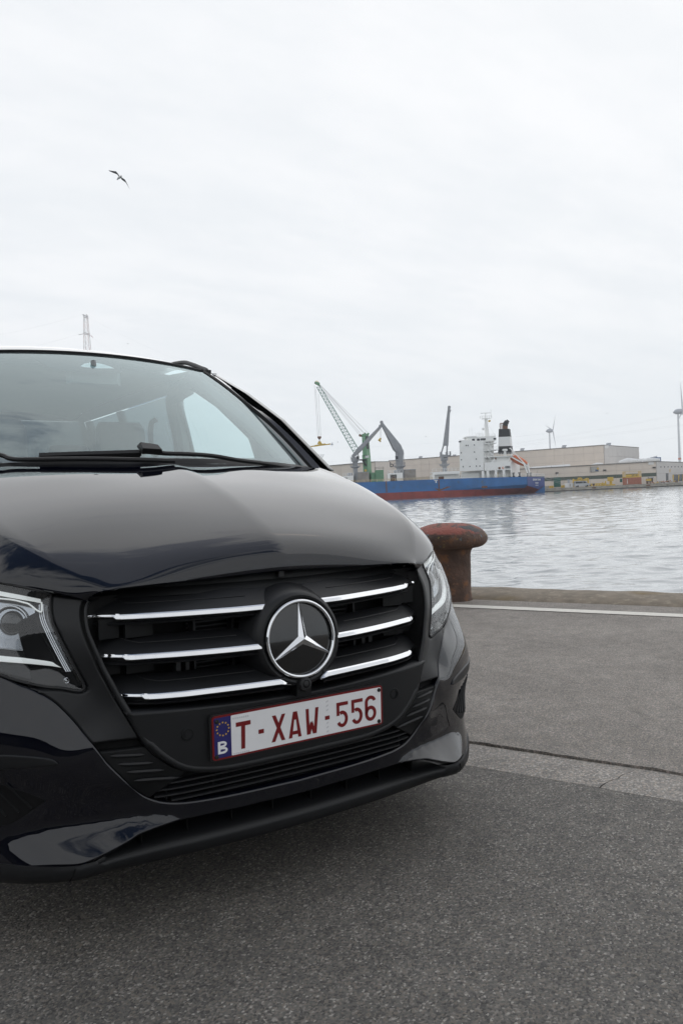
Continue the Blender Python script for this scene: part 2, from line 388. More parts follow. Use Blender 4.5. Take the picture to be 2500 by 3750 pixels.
# ------------------------------------------------------------------ quay, water, bollard
def asphalt(name, base, light, scale=150., dark=.5, patch=(.62, .80)):
    m = bpy.data.materials.new(name); m.use_nodes = True
    n, l = m.node_tree.nodes, m.node_tree.links; p = n['Principled BSDF']
    t = N(n, 'ShaderNodeTexCoord')
    w = N(n, 'ShaderNodeTexNoise'); l.new(t.outputs['Object'], w.inputs['Vector']); w.inputs['Scale'].default_value = scale * .8
    wa = N(n, 'ShaderNodeMix', data_type='VECTOR'); wa.inputs['Factor'].default_value = .006
    l.new(t.outputs['Object'], wa.inputs['A']); l.new(w.outputs['Color'], wa.inputs['B'])
    v = N(n, 'ShaderNodeTexVoronoi', feature='F1'); l.new(wa.outputs['Result'], v.inputs['Vector']); v.inputs['Scale'].default_value = scale
    ve = N(n, 'ShaderNodeTexVoronoi', feature='F1'); l.new(wa.outputs['Result'], ve.inputs['Vector']); ve.inputs['Scale'].default_value = scale * .36
    s = N(n, 'ShaderNodeSeparateColor'); l.new(v.outputs['Color'], s.inputs[0])
    r = N(n, 'ShaderNodeValToRGB'); l.new(s.outputs[0], r.inputs[0])
    e = r.color_ramp.elements
    b = base
    e[0].position = 0.; e[0].color = (b[0] * dark, b[1] * dark, b[2] * dark, 1)
    e[1].position = .34; e[1].color = (*b, 1)
    for pos, c in ((.62, (b[0] * 1.25, b[1] * 1.22, b[2] * 1.18)), (.80, (b[0] * 1.55, b[1] * 1.42, b[2] * 1.28)), (.93, (b[0] * 1.9, b[1] * 1.85, b[2] * 1.8)), (.985, light)):
        q = e.new(pos); q.color = (*c, 1)
    # larger scattered stones
    s2 = N(n, 'ShaderNodeSeparateColor'); l.new(ve.outputs['Color'], s2.inputs[0])
    k1 = N(n, 'ShaderNodeMath', op='GREATER_THAN'); l.new(s2.outputs[1], k1.inputs[0]); k1.inputs[1].default_value = .955
    k2 = N(n, 'ShaderNodeMath', op='LESS_THAN'); l.new(ve.outputs['Distance'], k2.inputs[0]); k2.inputs[1].default_value = .20
    k3 = N(n, 'ShaderNodeMath', op='MULTIPLY'); l.new(k1.outputs[0], k3.inputs[0]); l.new(k2.outputs[0], k3.inputs[1])
    k4 = N(n, 'ShaderNodeMath', op='MULTIPLY'); l.new(k3.outputs[0], k4.inputs[0]); k4.inputs[1].default_value = .35
    st = N(n, 'ShaderNodeMix', data_type='RGBA'); l.new(k4.outputs[0], st.inputs['Factor']); l.new(r.outputs[0], st.inputs['A'])
    st.inputs['B'].default_value = (light[0] * .8, light[1] * .78, light[2] * .74, 1)
    # broad wear and stains
    w1 = N(n, 'ShaderNodeTexNoise'); l.new(t.outputs['Object'], w1.inputs['Vector']); w1.inputs['Scale'].default_value = 1.3; w1.inputs['Detail'].default_value = 6
    m1 = N(n, 'ShaderNodeMapRange'); l.new(w1.outputs['Fac'], m1.inputs['Value'])
    m1.inputs['From Min'].default_value = .3; m1.inputs['From Max'].default_value = .7; m1.inputs['To Min'].default_value = .84; m1.inputs['To Max'].default_value = 1.16
    w2 = N(n, 'ShaderNodeTexNoise'); l.new(t.outputs['Object'], w2.inputs['Vector']); w2.inputs['Scale'].default_value = 9.; w2.inputs['Detail'].default_value = 5
    m2 = N(n, 'ShaderNodeMapRange'); l.new(w2.outputs['Fac'], m2.inputs['Value'])
    m2.inputs['From Min'].default_value = .3; m2.inputs['From Max'].default_value = .7; m2.inputs['To Min'].default_value = .88; m2.inputs['To Max'].default_value = 1.12
    w3 = N(n, 'ShaderNodeTexNoise'); l.new(t.outputs['Object'], w3.inputs['Vector']); w3.inputs['Scale'].default_value = 2.6; w3.inputs['Detail'].default_value = 7; w3.inputs['Roughness'].default_value = .65; w3.inputs['Distortion'].default_value = .6
    m3 = N(n, 'ShaderNodeMapRange', interpolation_type='SMOOTHSTEP'); l.new(w3.outputs['Fac'], m3.inputs['Value'])
    m3.inputs['From Min'].default_value = .56; m3.inputs['From Max'].default_value = .74; m3.inputs['To Min'].default_value = 1.; m3.inputs['To Max'].default_value = .70
    m23 = N(n, 'ShaderNodeMath', op='MULTIPLY'); l.new(m2.outputs[0], m23.inputs[0]); l.new(m3.outputs[0], m23.inputs[1])
    mm = N(n, 'ShaderNodeMath', op='MULTIPLY'); l.new(m1.outputs[0], mm.inputs[0]); l.new(m23.outputs[0], mm.inputs[1])
    c = N(n, 'ShaderNodeMix', data_type='RGBA', blend_type='MULTIPLY'); c.inputs['Factor'].default_value = 1
    l.new(st.outputs['Result'], c.inputs['A']); l.new(mm.outputs[0], c.inputs['B'])
    l.new(c.outputs['Result'], p.inputs['Base Color'])
    p.inputs['Roughness'].default_value = .75; p.inputs['Specular IOR Level'].default_value = .35
    b1 = N(n, 'ShaderNodeMath', op='SUBTRACT'); b1.inputs[0].default_value = 1.; l.new(v.outputs['Distance'], b1.inputs[1])
    b2 = N(n, 'ShaderNodeMath', op='MULTIPLY'); l.new(b1.outputs[0], b2.inputs[0]); l.new(s.outputs[2], b2.inputs[1])
    bu = N(n, 'ShaderNodeBump'); l.new(b2.outputs[0], bu.inputs['Height']); bu.inputs['Strength'].default_value = .75; bu.inputs['Distance'].default_value = .004
    l.new(bu.outputs[0], p.inputs['Normal'])
    return m

M['asphalt_near'] = asphalt('asphalt_near', (.108, .103, .096), (.33, .31, .28), 200, .5)
M['asphalt_far'] = asphalt('asphalt_quay', (.194, .181, .166), (.42, .34, .31), 210, .72)
M['concrete'] = asphalt('gutter_concrete', (.215, .202, .188), (.42, .40, .37), 150, .75)
M['soil'] = mat('joint_filler', (.025, .024, .022), .9, var=.3)
M['line'] = mat('line_paint', (.66, .63, .57), .7, var=.10, vscale=25, second=(.22, .20, .18), mask=(.66, .78), mscale=30, bump=.3, bscale=300)
M['kerb'] = mat('kerb_concrete', (.20, .165, .125), .85, var=.28, vscale=9, bump=.6, bscale=110, second=(.30, .26, .20), mask=(.52, .68), mscale=14)

S0 = Vector((1.227, .721)); ES = Vector((.456, -.890)).normalized(); NS = Vector((-ES.y, ES.x))
def sp(s, t): return S0 + ES * s + NS * t            # along the gutter, across towards the water
def wob(s, k, a=.012):
    return a * (noise.noise((s * 1.7, k, 0)) * 1.5 + noise.noise((s * 9., k, 3)) * .7 + noise.noise((s * 40., k, 5)) * .35)
def strip(name, ta, tb, za, zb, s0, s1, fine, m, thick=.03):
    """sheet between two ragged edges, fine close to the van and coarse further off"""
    ss = list(np.arange(s0, -4, 4.)) + list(np.arange(max(s0, -4), min(s1, 5), fine)) + list(np.arange(5, s1, 4.)) + [s1]
    ss = sorted(set(round(float(x), 4) for x in ss if s0 <= x <= s1))
    mb = MB()
    top = [[(*sp(s, ta(s)), za), (*sp(s, tb(s)), zb)] for s in ss]
    mb.grid(top); mb.grid([[(*sp(s, ta(s)), za - thick), (*sp(s, ta(s)), za)] for s in ss]); mb.grid([[(*sp(s, tb(s)), zb), (*sp(s, tb(s)), zb - thick)] for s in ss])
    for s in (ss[0], ss[-1]):
        mb.add([(*sp(s, ta(s)), za), (*sp(s, tb(s)), zb), (*sp(s, tb(s)), zb - thick), (*sp(s, ta(s)), za - thick)], [(0, 1, 2, 3)])
    o = make(name, mb, m); o.matrix_world = QUAY
    return tag(o, kind='structure')

WG = .27                                              # gutter width
base = MB().add([(*sp(s, t), -.034) for s, t in ((-120, -300), (95, -300), (95, 3.9), (-120, 3.9))], [(0, 1, 2, 3)])
o = make('ground', base, M['soil']); o.matrix_world = QUAY; tag(o, kind='structure')
strip('road', lambda s: -300, lambda s: -WG + wob(s, 1, .007), 0., 0., -118, 93, .02, M['asphalt_near'])
crack = lambda z: (lambda t: .30 + .35 * (t + WG) + .02 * noise.noise((t * 22, z, 0)))
def slab(s_from, s_to, seed, skew0, skew1):
    """one gutter slab with its broken cross joint"""
    mb = MB(); rows = []
    for k in range(13):
        t = -WG + .004 + (WG - .012) * k / 12
        j0 = s_from + skew0 * (.34 * (t + WG) + .012 * noise.noise((t * 30, 1.5, 0)))
        j1 = s_to + skew1 * (.34 * (t + WG) + .012 * noise.noise((t * 30, 1.5, 0))) - .006 * (1 - k / 12) - .001
        rows.append([(*sp(j0 + (j1 - j0) * q / 20, t + (wob(j0 + (j1 - j0) * q / 20, 2 if k else 1, .007 if k in (0, 12) else 0))), .0 + .006 * math.sin(math.pi * k / 12)) for q in range(21)])
    mb.grid(rows)
    e = rows[0] + [r[-1] for r in rows[1:]] + rows[-1][::-1][1:] + [r[0] for r in rows[::-1][1:-1]]
    mb.grid([e + [e[0]], [(x, y, z - .03) for x, y, z in e + [e[0]]]])
    o = make('gutter_slab', mb, M['concrete'], smooth=True, angle=40); o.matrix_world = QUAY
    return o
gut = empty('gutter', None, None, QUAY); tag(gut, kind='structure')
edges_s = [-3.2, -1.45, .60, 2.5, 4.4, 6.3]
for i in range(len(edges_s) - 1):
    so = slab(edges_s[i], edges_s[i + 1], i, 1, 1); so.parent = gut; so.matrix_parent_inverse = QUAY.inverted()
strip('gutter_run', lambda s: -WG, lambda s: -.006, 0., 0., 6.45, 93, 4, M['concrete'])
K0 = Vector((4.129, 3.926)); EK = Vector((.54, -.842)).normalized(); NK = Vector((-EK.y, EK.x))
def kp(s, t): return K0 + EK * s + NK * t
def kt(s):                                            # kerb line seen from the gutter frame
    p = S0 + ES * s; d = (K0 - p).dot(NK) / NS.dot(NK); return d
strip('pavement', lambda s: wob(s, 7, .02) - .001, lambda s: kt(s) - .0, .009, .006, -60, 60, .018, M['asphalt_far'], .04)
# painted line on the pavement
L0 = Vector((3.776, 3.763)); L1 = Vector((4.808, 2.105)); EL = (L1 - L0).normalized(); NL = Vector((-EL.y, EL.x))
mb = MB(); rows = []
for s in list(np.arange(-14, -1, 1.)) + list(np.arange(-1, 5, .03)) + list(np.arange(5, 26, 1.)):
    a, b = L0 + EL * s + NL * (.004 * noise.noise((s * 30, 0, 0))), L0 + EL * s - NL * (.165 + .005 * noise.noise((s * 26, 4, 0)))
    z = lambda p: .009 - .003 * min(1, max(0, ((p - S0).dot(NS)) / 4.0)) + .005
    rows.append([(*a, z(a)), (*b, z(b))])
mb.grid(rows); o = make('road_line', mb, M['line']); o.matrix_world = QUAY; tag(o, kind='structure')
# kerb along the quay edge and the wall below it
mb = MB(); rows = []
for s in list(np.arange(-60, -3, 3.)) + list(np.arange(-3, 6, .06)) + list(np.arange(6, 60, 3.)):
    j = .025 * noise.noise((s * 1.1, 2, 0)) + .006 * noise.noise((s * 12, 9, 0)); e = .012 * noise.noise((s * 3, 5, 0))
    prof = [(-.05 + j, -.03), (j - .004, .008), (.10 + j, .030), (.2, .045), (.45, .050 + e * .4), (.66, .045 + e), (.74, .026 + e), (.77, -.02), (.78, -.5), (.78, -3.4)]
    rows.append([(*kp(s, t), z) for t, z in prof])
mb.grid(rows); o = make('kerb', mb, M['kerb'], smooth=True, angle=50); o.matrix_world = QUAY; tag(o, kind='structure')
# lichen on the kerb: a colour of its own
kn, kl = M['kerb'].node_tree.nodes, M['kerb'].node_tree.links
kt_ = N(kn, 'ShaderNodeTexCoord'); ks = N(kn, 'ShaderNodeTexNoise'); kl.new(kt_.outputs['Object'], ks.inputs['Vector']); ks.inputs['Scale'].default_value = 1.1; ks.inputs['Detail'].default_value = 7
kr = N(kn, 'ShaderNodeMapRange', interpolation_type='SMOOTHSTEP'); kl.new(ks.outputs['Fac'], kr.inputs['Value']); kr.inputs['From Min'].default_value = .50; kr.inputs['From Max'].default_value = .66
kmx = N(kn, 'ShaderNodeMix', data_type='RGBA'); kl.new(kr.outputs[0], kmx.inputs['Factor'])
kl.new(kn['Principled BSDF'].inputs['Base Color'].links[0].from_socket, kmx.inputs['A']); kmx.inputs['B'].default_value = (.17, .115, .035, 1)
kl.new(kmx.outputs['Result'], kn['Principled BSDF'].inputs['Base Color'])

# ---- water
WATER = -2.05
def water_mat():
    m = bpy.data.materials.new('harbour_water'); m.use_nodes = True
    n, l = m.node_tree.nodes, m.node_tree.links; p = n['Principled BSDF']
    p.inputs['Base Color'].default_value = (.17, .195, .21, 1); p.inputs['Roughness'].default_value = .09; p.inputs['IOR'].default_value = 1.5
    t = N(n, 'ShaderNodeTexCoord')
    mpn = N(n, 'ShaderNodeMapping'); l.new(t.outputs['Object'], mpn.inputs[0]); mpn.inputs['Scale'].default_value = (.55, 1, 1)
    a = N(n, 'ShaderNodeTexNoise'); l.new(mpn.outputs[0], a.inputs['Vector']); a.inputs['Scale'].default_value = 1.5; a.inputs['Detail'].default_value = 5; a.inputs['Roughness'].default_value = .5
    b = N(n, 'ShaderNodeBump'); l.new(a.outputs['Fac'], b.inputs['Height']); b.inputs['Strength'].default_value = .35; b.inputs['Distance'].default_value = .07
    a2 = N(n, 'ShaderNodeTexNoise'); l.new(mpn.outputs[0], a2.inputs['Vector']); a2.inputs['Scale'].default_value = 7; a2.inputs['Detail'].default_value = 3
    b2 = N(n, 'ShaderNodeBump'); l.new(a2.outputs['Fac'], b2.inputs['Height']); b2.inputs['Strength'].default_value = .25; b2.inputs['Distance'].default_value = .02
    l.new(b.outputs[0], b2.inputs['Normal']); l.new(b2.outputs[0], p.inputs['Normal'])
    # thin foam drifting along the quay wall
    f = N(n, 'ShaderNodeTexNoise'); l.new(t.outputs['Object'], f.inputs['Vector']); f.inputs['Scale'].default_value = 1.9; f.inputs['Detail'].default_value = 9; f.inputs['Roughness'].default_value = .55; f.inputs['Distortion'].default_value = 1.2
    fr = N(n, 'ShaderNodeMapRange'); l.new(f.outputs['Fac'], fr.inputs['Value']); fr.inputs['From Min'].default_value = .64; fr.inputs['From Max'].default_value = .67
    s = N(n, 'ShaderNodeSeparateXYZ'); l.new(t.outputs['Object'], s.inputs[0])
    g = N(n, 'ShaderNodeMapRange'); l.new(s.outputs['Y'], g.inputs['Value']); g.inputs['From Min'].default_value = 14; g.inputs['From Max'].default_value = 21; g.inputs['To Min'].default_value = .35; g.inputs['To Max'].default_value = 0
    mu = N(n, 'ShaderNodeMath', op='MULTIPLY'); l.new(fr.outputs[0], mu.inputs[0]); l.new(g.outputs[0], mu.inputs[1])
    d = N(n, 'ShaderNodeBsdfDiffuse'); d.inputs[0].default_value = (.62, .64, .64, 1)
    x = N(n, 'ShaderNodeMixShader'); l.new(mu.outputs[0], x.inputs[0]); l.new(p.outputs[0], x.inputs[1]); l.new(d.outputs[0], x.inputs[2])
    l.new(x.outputs[0], n['Material Output'].inputs['Surface'])
    return m
M['water'] = water_mat()
rng = np.random.default_rng(3)
WV = [(float(l), float(a), float(ph), float(am)) for l, a, ph, am in zip(.45 * (4.2 / .45) ** rng.random(44), rng.normal(1.2, .75, 44), rng.random(44) * 6.283, .5 + rng.random(44))]
def wave(x, y):
    h = 0 * x
    for lam, a, ph, am in WV:
        k = 6.2832 / lam
        s = np.sin(k * (x * math.cos(a) + y * math.sin(a)) + ph + .8 * np.sin(.13 * x + ph) + .6 * np.sin(.17 * y + 2 * ph))
        h = h + am * lam * .0030 * s
    return h
def water_sheet(name, x0, x1, nx, y0, y1, ny, amp):
    xs, ys = np.linspace(x0, x1, nx), np.linspace(y0, y1, ny)
    X, Y = np.meshgrid(xs, ys); Z = wave(X, Y) * amp
    me = bpy.data.meshes.new(name)
    i = np.arange(nx * ny).reshape(ny, nx)
    F_ = np.stack([i[:-1, :-1], i[:-1, 1:], i[1:, 1:], i[1:, :-1]], -1).reshape(-1, 4)
    me.vertices.add(nx * ny); me.vertices.foreach_set('co', np.stack([X, Y, Z], -1).ravel())
    me.loops.add(F_.size); me.loops.foreach_set('vertex_index', F_.ravel())
    me.polygons.add(len(F_)); me.polygons.foreach_set('loop_start', np.arange(0, F_.size, 4)); me.polygons.foreach_set('use_smooth', np.ones(len(F_), bool))
    me.update(); me.materials.append(M['water'])
    o = bpy.data.objects.new(name, me); col.objects.link(o)
    o.location = (EYE.x, EYE.y, WATER); o.rotation_euler = (0, 0, -YAW)
    return tag(o, kind='structure')
water_sheet('water', -8, 28, 420, 4, 46, 490, 1.)
water_sheet('water', -60, 130, 330, 46, 320, 480, .8)
for x0, x1 in ((-300, -60), (130, 420)): water_sheet('water', x0, x1, 60, 4, 320, 80, 0)
for x0, x1 in ((-60, -8), (28, 130)): water_sheet('water', x0, x1, 40, 4, 46, 40, 0)

# ---- mooring bollard
def bollard_mat():
    m = mat('bollard_iron', (.080, .046, .033), .75, var=.5, vscale=7, bump=1., bscale=38, second=(.20, .088, .038), mask=(.50, .68), mscale=9)
    n, l = m.node_tree.nodes, m.node_tree.links; p = n['Principled BSDF']
    t = N(n, 'ShaderNodeTexCoord'); s = N(n, 'ShaderNodeSeparateXYZ'); l.new(t.outputs['Object'], s.inputs[0])
    def layer(colr, lo, hi, z0, z1, z2, z3, scale, seed, k=1.):
        no = N(n, 'ShaderNodeTexNoise'); mpn = N(n, 'ShaderNodeMapping'); l.new(t.outputs['Object'], mpn.inputs[0]); mpn.inputs['Location'].default_value = (seed, seed * 2, 0)
        l.new(mpn.outputs[0], no.inputs['Vector']); no.inputs['Scale'].default_value = scale; no.inputs['Detail'].default_value = 8; no.inputs['Roughness'].default_value = .68
        r = N(n, 'ShaderNodeMapRange'); l.new(no.outputs['Fac'], r.inputs['Value']); r.inputs['From Min'].default_value = lo; r.inputs['From Max'].default_value = hi
        a = N(n, 'ShaderNodeMapRange'); l.new(s.outputs['Z'], a.inputs['Value']); a.inputs['From Min'].default_value = z0; a.inputs['From Max'].default_value = z1
        b = N(n, 'ShaderNodeMapRange'); l.new(s.outputs['Z'], b.inputs['Value']); b.inputs['From Min'].default_value = z2; b.inputs['From Max'].default_value = z3; b.inputs['To Min'].default_value = 1; b.inputs['To Max'].default_value = 0
        q = N(n, 'ShaderNodeMath', op='MULTIPLY'); l.new(r.outputs[0], q.inputs[0]); l.new(a.outputs[0], q.inputs[1])
        q2 = N(n, 'ShaderNodeMath', op='MULTIPLY'); l.new(q.outputs[0], q2.inputs[0]); l.new(b.outputs[0], q2.inputs[1])
        q3 = N(n, 'ShaderNodeMath', op='MULTIPLY'); l.new(q2.outputs[0], q3.inputs[0]); q3.inputs[1].default_value = k
        x = N(n, 'ShaderNodeMix', data_type='RGBA'); l.new(q3.outputs[0], x.inputs['Factor'])
        l.new(p.inputs['Base Color'].links[0].from_socket, x.inputs['A']); x.inputs['B'].default_value = (*colr, 1)
        l.new(x.outputs['Result'], p.inputs['Base Color'])
    layer((.25, .075, .055), .44, .50, .655, .67, 2, 3, 5, 1.)            # red top coat, worn
    layer((.055, .052, .055), .53, .57, .655, .68, 2, 3, 4, 7.3)          # dark scrapes on top
    layer((.45, .36, .10), .60, .66, .52, .56, .64, .66, 9, 3.1)          # yellow
    layer((.11, .19, .22), .60, .66, .52, .55, .655, .67, 11, 5.7)        # blue
    layer((.42, .40, .37), .66, .70, .5, .6, 2, 3, 14, 9.2)               # white flecks
    layer((.34, .29, .22), .66, .72, .1, .3, .47, .5, 34, 4.4, .8)        # chips on the shaft
    return m
M['bollard'] = bollard_mat()
bo = empty('mooring_bollard', 'rusty iron mooring bollard with worn red painted mushroom cap on near quay edge', 'bollard', QUAY @ Matrix.Translation((3.985, 4.066, .0)), 'mooring bollards')
prof = crv([(.001, .757), (.12, .752), (.22, .733), (.31, .695), (.356, .645), (.366, .602), (.350, .560), (.31, .533), (.245, .520)], 4)
cap = MB().lathe(prof + [(.001, .515)], 56)
cap.v = [(x * 1.03 + .014 * noise.noise((x * 3, y * 3, z * 3)), y + .014 * noise.noise((x * 3 + 9, y * 3, z * 3)), z + .012 * noise.noise((x * 4, y * 4, z * 4 + 5))) for x, y, z in cap.v]
make('cap', cap, M['bollard'], bo, smooth=True, angle=60)
sh = MB().lathe([(.001, .52), (.26, .522), (.222, .508), (.206, .485), (.199, .45), (.199, .25), (.2, .08), (.205, .03), (.212, .004), (.001, .0)], 56)
sh.v = [(x + .006 * noise.noise((x * 6, y * 6, z * 6)), y + .006 * noise.noise((x * 6 + 9, y * 6, z * 6)), z) for x, y, z in sh.v]
make('shaft', sh, M['bollard'], bo, smooth=True, angle=60)

# unseen shed, added so the bumper and lamp mirror something dark on that side
M['shed'] = mat('shed_cladding', (.030, .031, .033), .8, var=.15, vscale=.4)
M['shed_roof'] = mat('shed_roof', (.06, .06, .06), .8, var=.1)
ns = empty('unseen_shed', 'long dark shed added out of view for the bumper to mirror', 'shed', QUAY @ Matrix.Translation((-19.5, -11.5, 0)) @ Matrix.Rotation(R(120), 4, 'Z'))
make('wall', MB().box(-27, 27, 0, 12, -.05, 4.3), M['shed'], ns)
make('roof', MB().prism([(-.6, 4.3), (12.6, 4.3), (12.6, 4.5), (6, 5.4), (-.6, 4.5)], -27.6, 27.6, 'x'), M['shed_roof'], ns)
for k in range(5): make('shed_door', MB().box(-20 + 9 * k, -16 + 9 * k, -.06, .05, 0, 3.4), M['shed_roof'], ns)

# ------------------------------------------------------------------ the black van
VO = (0, 0, -.49)                                     # part heights below are measured from the number plate's centre
S = TPS([(0.0, 0.4, 0.088), (0.0, 0.32, 0.03), (0.0, 0.22, 0.005), (0.0, 0.1, -0.01), (0.0, 0.0, 0.01), (0.0, -0.12, 0.02), (0.0, -0.165, 0.019), (0.0, -0.19, 0.0212), (0.0, -0.203, 0.0212), (0.12, -0.165, 0.0208), (0.12, -0.19, 0.0229), (0.12, -0.203, 0.0229), (0.25, 0.395, 0.1), (0.25, 0.22, 0.03), (0.25, 0.0, 0.016), (0.25, -0.16, 0.026), (0.25, -0.18, 0.0277), (0.25, -0.2, 0.0275), (0.33, -0.158, 0.034), (0.33, -0.18, 0.035), (0.33, -0.2, 0.033), (0.316, 0.017, 0.021), (0.405, -0.135, 0.052), (0.516, 0.355, 0.154), (0.521, 0.351, 0.16), (0.53, 0.33, 0.155), (0.534, 0.304, 0.143), (0.531, 0.275, 0.13), (0.518, 0.232, 0.111), (0.503, 0.191, 0.099), (0.489, 0.151, 0.086), (0.47, 0.112, 0.075), (0.605, 0.129, 0.144), (0.576, 0.091, 0.121), (0.552, 0.057, 0.104), (0.529, 0.016, 0.073), (0.504, -0.027, 0.064), (0.483, -0.06, 0.053), (0.461, -0.09, 0.05), (0.429, 0.017, 0.045), (0.587, 0.364, 0.212), (0.593, 0.307, 0.184), (0.584, 0.275, 0.17), (0.568, 0.233, 0.15), (0.551, 0.192, 0.134), (0.536, 0.153, 0.122), (0.568, 0.164, 0.139), (0.648, 0.159, 0.184), (0.608, -0.019, 0.105), (0.605, 0.384, 0.21), (0.661, 0.401, 0.26), (0.7, 0.31, 0.262), (0.8, 0.31, 0.365), (0.87, 0.31, 0.452), (0.92, 0.31, 0.56), (0.95, 0.31, 0.72), (0.7, 0.18, 0.222), (0.8, 0.18, 0.318), (0.88, 0.18, 0.415), (0.93, 0.18, 0.52), (0.955, 0.18, 0.66), (0.7, 0.0, 0.163), (0.8, 0.0, 0.243), (0.86, 0.0, 0.305), (0.92, 0.0, 0.4), (0.955, 0.0, 0.52), (0.7, 0.4, 0.3), (0.8, 0.405, 0.43), (0.86, 0.41, 0.53), (0.9, 0.42, 0.64), (0.6, -0.1, 0.112), (0.66, -0.1, 0.148), (0.72, -0.1, 0.195), (0.8, -0.1, 0.27), (0.86, -0.1, 0.335), (0.86, -0.17, 0.342), (0.92, -0.1, 0.43), (0.92, -0.17, 0.44), (0.5, -0.12, 0.0765), (0.45, -0.125, 0.0635), (0.38, -0.158, 0.045), (0.38, -0.184, 0.044), (0.38, -0.1995, 0.03), (0.42, -0.1546, 0.0555), (0.42, -0.1806, 0.0545), (0.42, -0.201, 0.027), (0.46, -0.152, 0.067), (0.46, -0.178, 0.066), (0.46, -0.1975, 0.0425), (0.46, -0.211, 0.023), (0.5, -0.152, 0.079), (0.5, -0.178, 0.078), (0.5, -0.2055, 0.05), (0.5, -0.227, 0.026), (0.54, -0.152, 0.0935), (0.54, -0.178, 0.0925), (0.54, -0.2135, 0.0622), (0.54, -0.243, 0.036), (0.58, -0.152, 0.109), (0.58, -0.178, 0.108), (0.58, -0.217, 0.078), (0.58, -0.25, 0.052), (0.62, -0.152, 0.1265), (0.62, -0.178, 0.1255), (0.62, -0.217, 0.0993), (0.62, -0.25, 0.077), (0.66, -0.1573, 0.148), (0.66, -0.1833, 0.147), (0.66, -0.2197, 0.1255), (0.66, -0.25, 0.108), (0.7, -0.1637, 0.173), (0.7, -0.1897, 0.172), (0.7, -0.2228, 0.156), (0.7, -0.25, 0.144), (0.74, -0.171, 0.204), (0.74, -0.197, 0.203), (0.74, -0.2265, 0.1935), (0.74, -0.25, 0.188), (0.78, -0.1795, 0.244), (0.78, -0.2055, 0.243), (0.78, -0.2308, 0.236), (0.78, -0.25, 0.233), (0.82, -0.188, 0.293), (0.82, -0.214, 0.292), (0.82, -0.235, 0.2885), (0.82, -0.25, 0.289), (0.87, -0.25, 0.37)])
van = empty('passenger_van', 'glossy black passenger van with chrome grille bars parked on the quay', 'van', QUAY)
def vp(name, mb, m, parent=van, smooth=True, angle=38, fix=True):
    return make(name, mb, m, parent, VO, smooth, angle, fix)
def pair(name, mb, m, parent=van, **k):
    return vp(name, mb, m, parent, **k), vp(name, mb.mirrored(), m, parent, **k)
mir = lambda P: [(-x, z) for x, z in reversed(P)]
SI = crv([(.515, .358), (.522, .349), (.529, .332), (.532, .305), (.530, .28), (.524, .255), (.515, .225), (.505, .194), (.491, .160), (.478, .128), (.457, .085), (.44, .050), (.42, .010), (.398, -.02), (.370, -.046), (.340, -.067), (.298, -.082), (.231, -.0925), (.15, -.0945), (0, -.096)], 3)
SO = crv([(.7076, .1787), (.675, .1636), (.645, .150), (.608, .126), (.582, .097), (.56, .067), (.545, .043), (.524, .010), (.502, -.026), (.477, -.058), (.453, -.088), (.430, -.113), (.405, -.132), (.369, -.147), (.325, -.155), (.27, -.159), (.19, -.162), (0, -.165)], 3)
def cut(P, z0, z1): return [p for p in P if z0 <= p[1] <= z1]

# matte surround each side of the grille, down to the seam
si_up = cut(SI, .012, .36); so_up = cut(SO, .012, .152)
sur = si_up + list(reversed(so_up)) + crv([(.618, .1475), (.586, .1455), (.556, .1375), (.541, .1362), (.529, .1415), (.5285, .152), (.536, .170), (.552, .208), (.567, .246), (.579, .281), (.5865, .308), (.5865, .337), (.5815, .366)], 2)
pair('grille_surround', skin(sur, S, 0, .05, .012, .006, .014), M['trim'])
bkp = [p for p in SI if p[1] < .345] ; bkp = bkp + [p for p in reversed(SO) if p[1] < .15] + [(.66, .30), (.58, .345)]
pair('surround_backing', skin(bkp, S, .030, .02, .014, .003, .02), M['black'])
# ribbed corner vents below the seam
si_lo = [p for p in SI if p[1] < .006 and p[0] > .30]; so_lo = [p for p in SO if p[1] < .006 and p[0] > .40]
rib = si_lo + list(reversed(so_lo))
vent = skin(rib, S, .006, .03, .012, .003, .014)
va, vb_ = pair('corner_vent', vent, M['trim_dark'])
for (x0, z0, x1, z1) in ((.494, -.012, .417, -.018), (.479, -.033, .398, -.041), (.460, -.054, .372, -.064), (.443, -.0785, .335, -.090)):
    for sgn, par in ((1, va), (-1, vb_)):
        pts = [(sgn * (x0 + (x1 - x0) * t), S.y(x0 + (x1 - x0) * t, z0 + (z1 - z0) * t) + .004, z0 + (z1 - z0) * t) for t in np.linspace(0, 1, 7)]
        vp('vent_rib', MB().tube(pts, [.001] + [.0048] * 5 + [.001], 6), M['trim'], par)
# rounded rim of the mouth
rim = MB(); P = cut(SI, -.2, .353); path = []
for (x, z) in P: path.append((x - .010, z + (.008 if z < 0 else .0)))
path = [(x, S.y(x, z) + .002, z) for x, z in path]
full = path + [(-x, y, z) for x, y, z in path[::-1][1:]]
rim.tube(full, [.004 + .0065 * min(1, max(0, (.30 - p[2]) / .3)) for p in full], 10)
vp('grille_rim', rim, M['trim'])
# deep mouth behind the bars
def back(x, z): return .16 + 0 * np.asarray(x, float)
mouth = [(x * 1.02, z) for x, z in SI] ; mouth = mouth + mir(mouth[:-1])
mouth = [p for p in mouth if p[1] < .40]
bk = MB().prism([(-.42, -.18), (.42, -.18), (.50, .10), (.50, .36), (-.50, .36), (-.50, .10)], .172, .18)
vp('grille_backing', bk, M['black'], smooth=False)
walls = MB(); e = [(x, S.y(x, z) + .012, z) for x, z in SI]; e = e + [(-x, y, z) for x, y, z in e[::-1][1:]]
walls.grid([e, [(x * .93, .17, z) for x, y, z in e]])
vp('grille_duct', walls, M['black'])
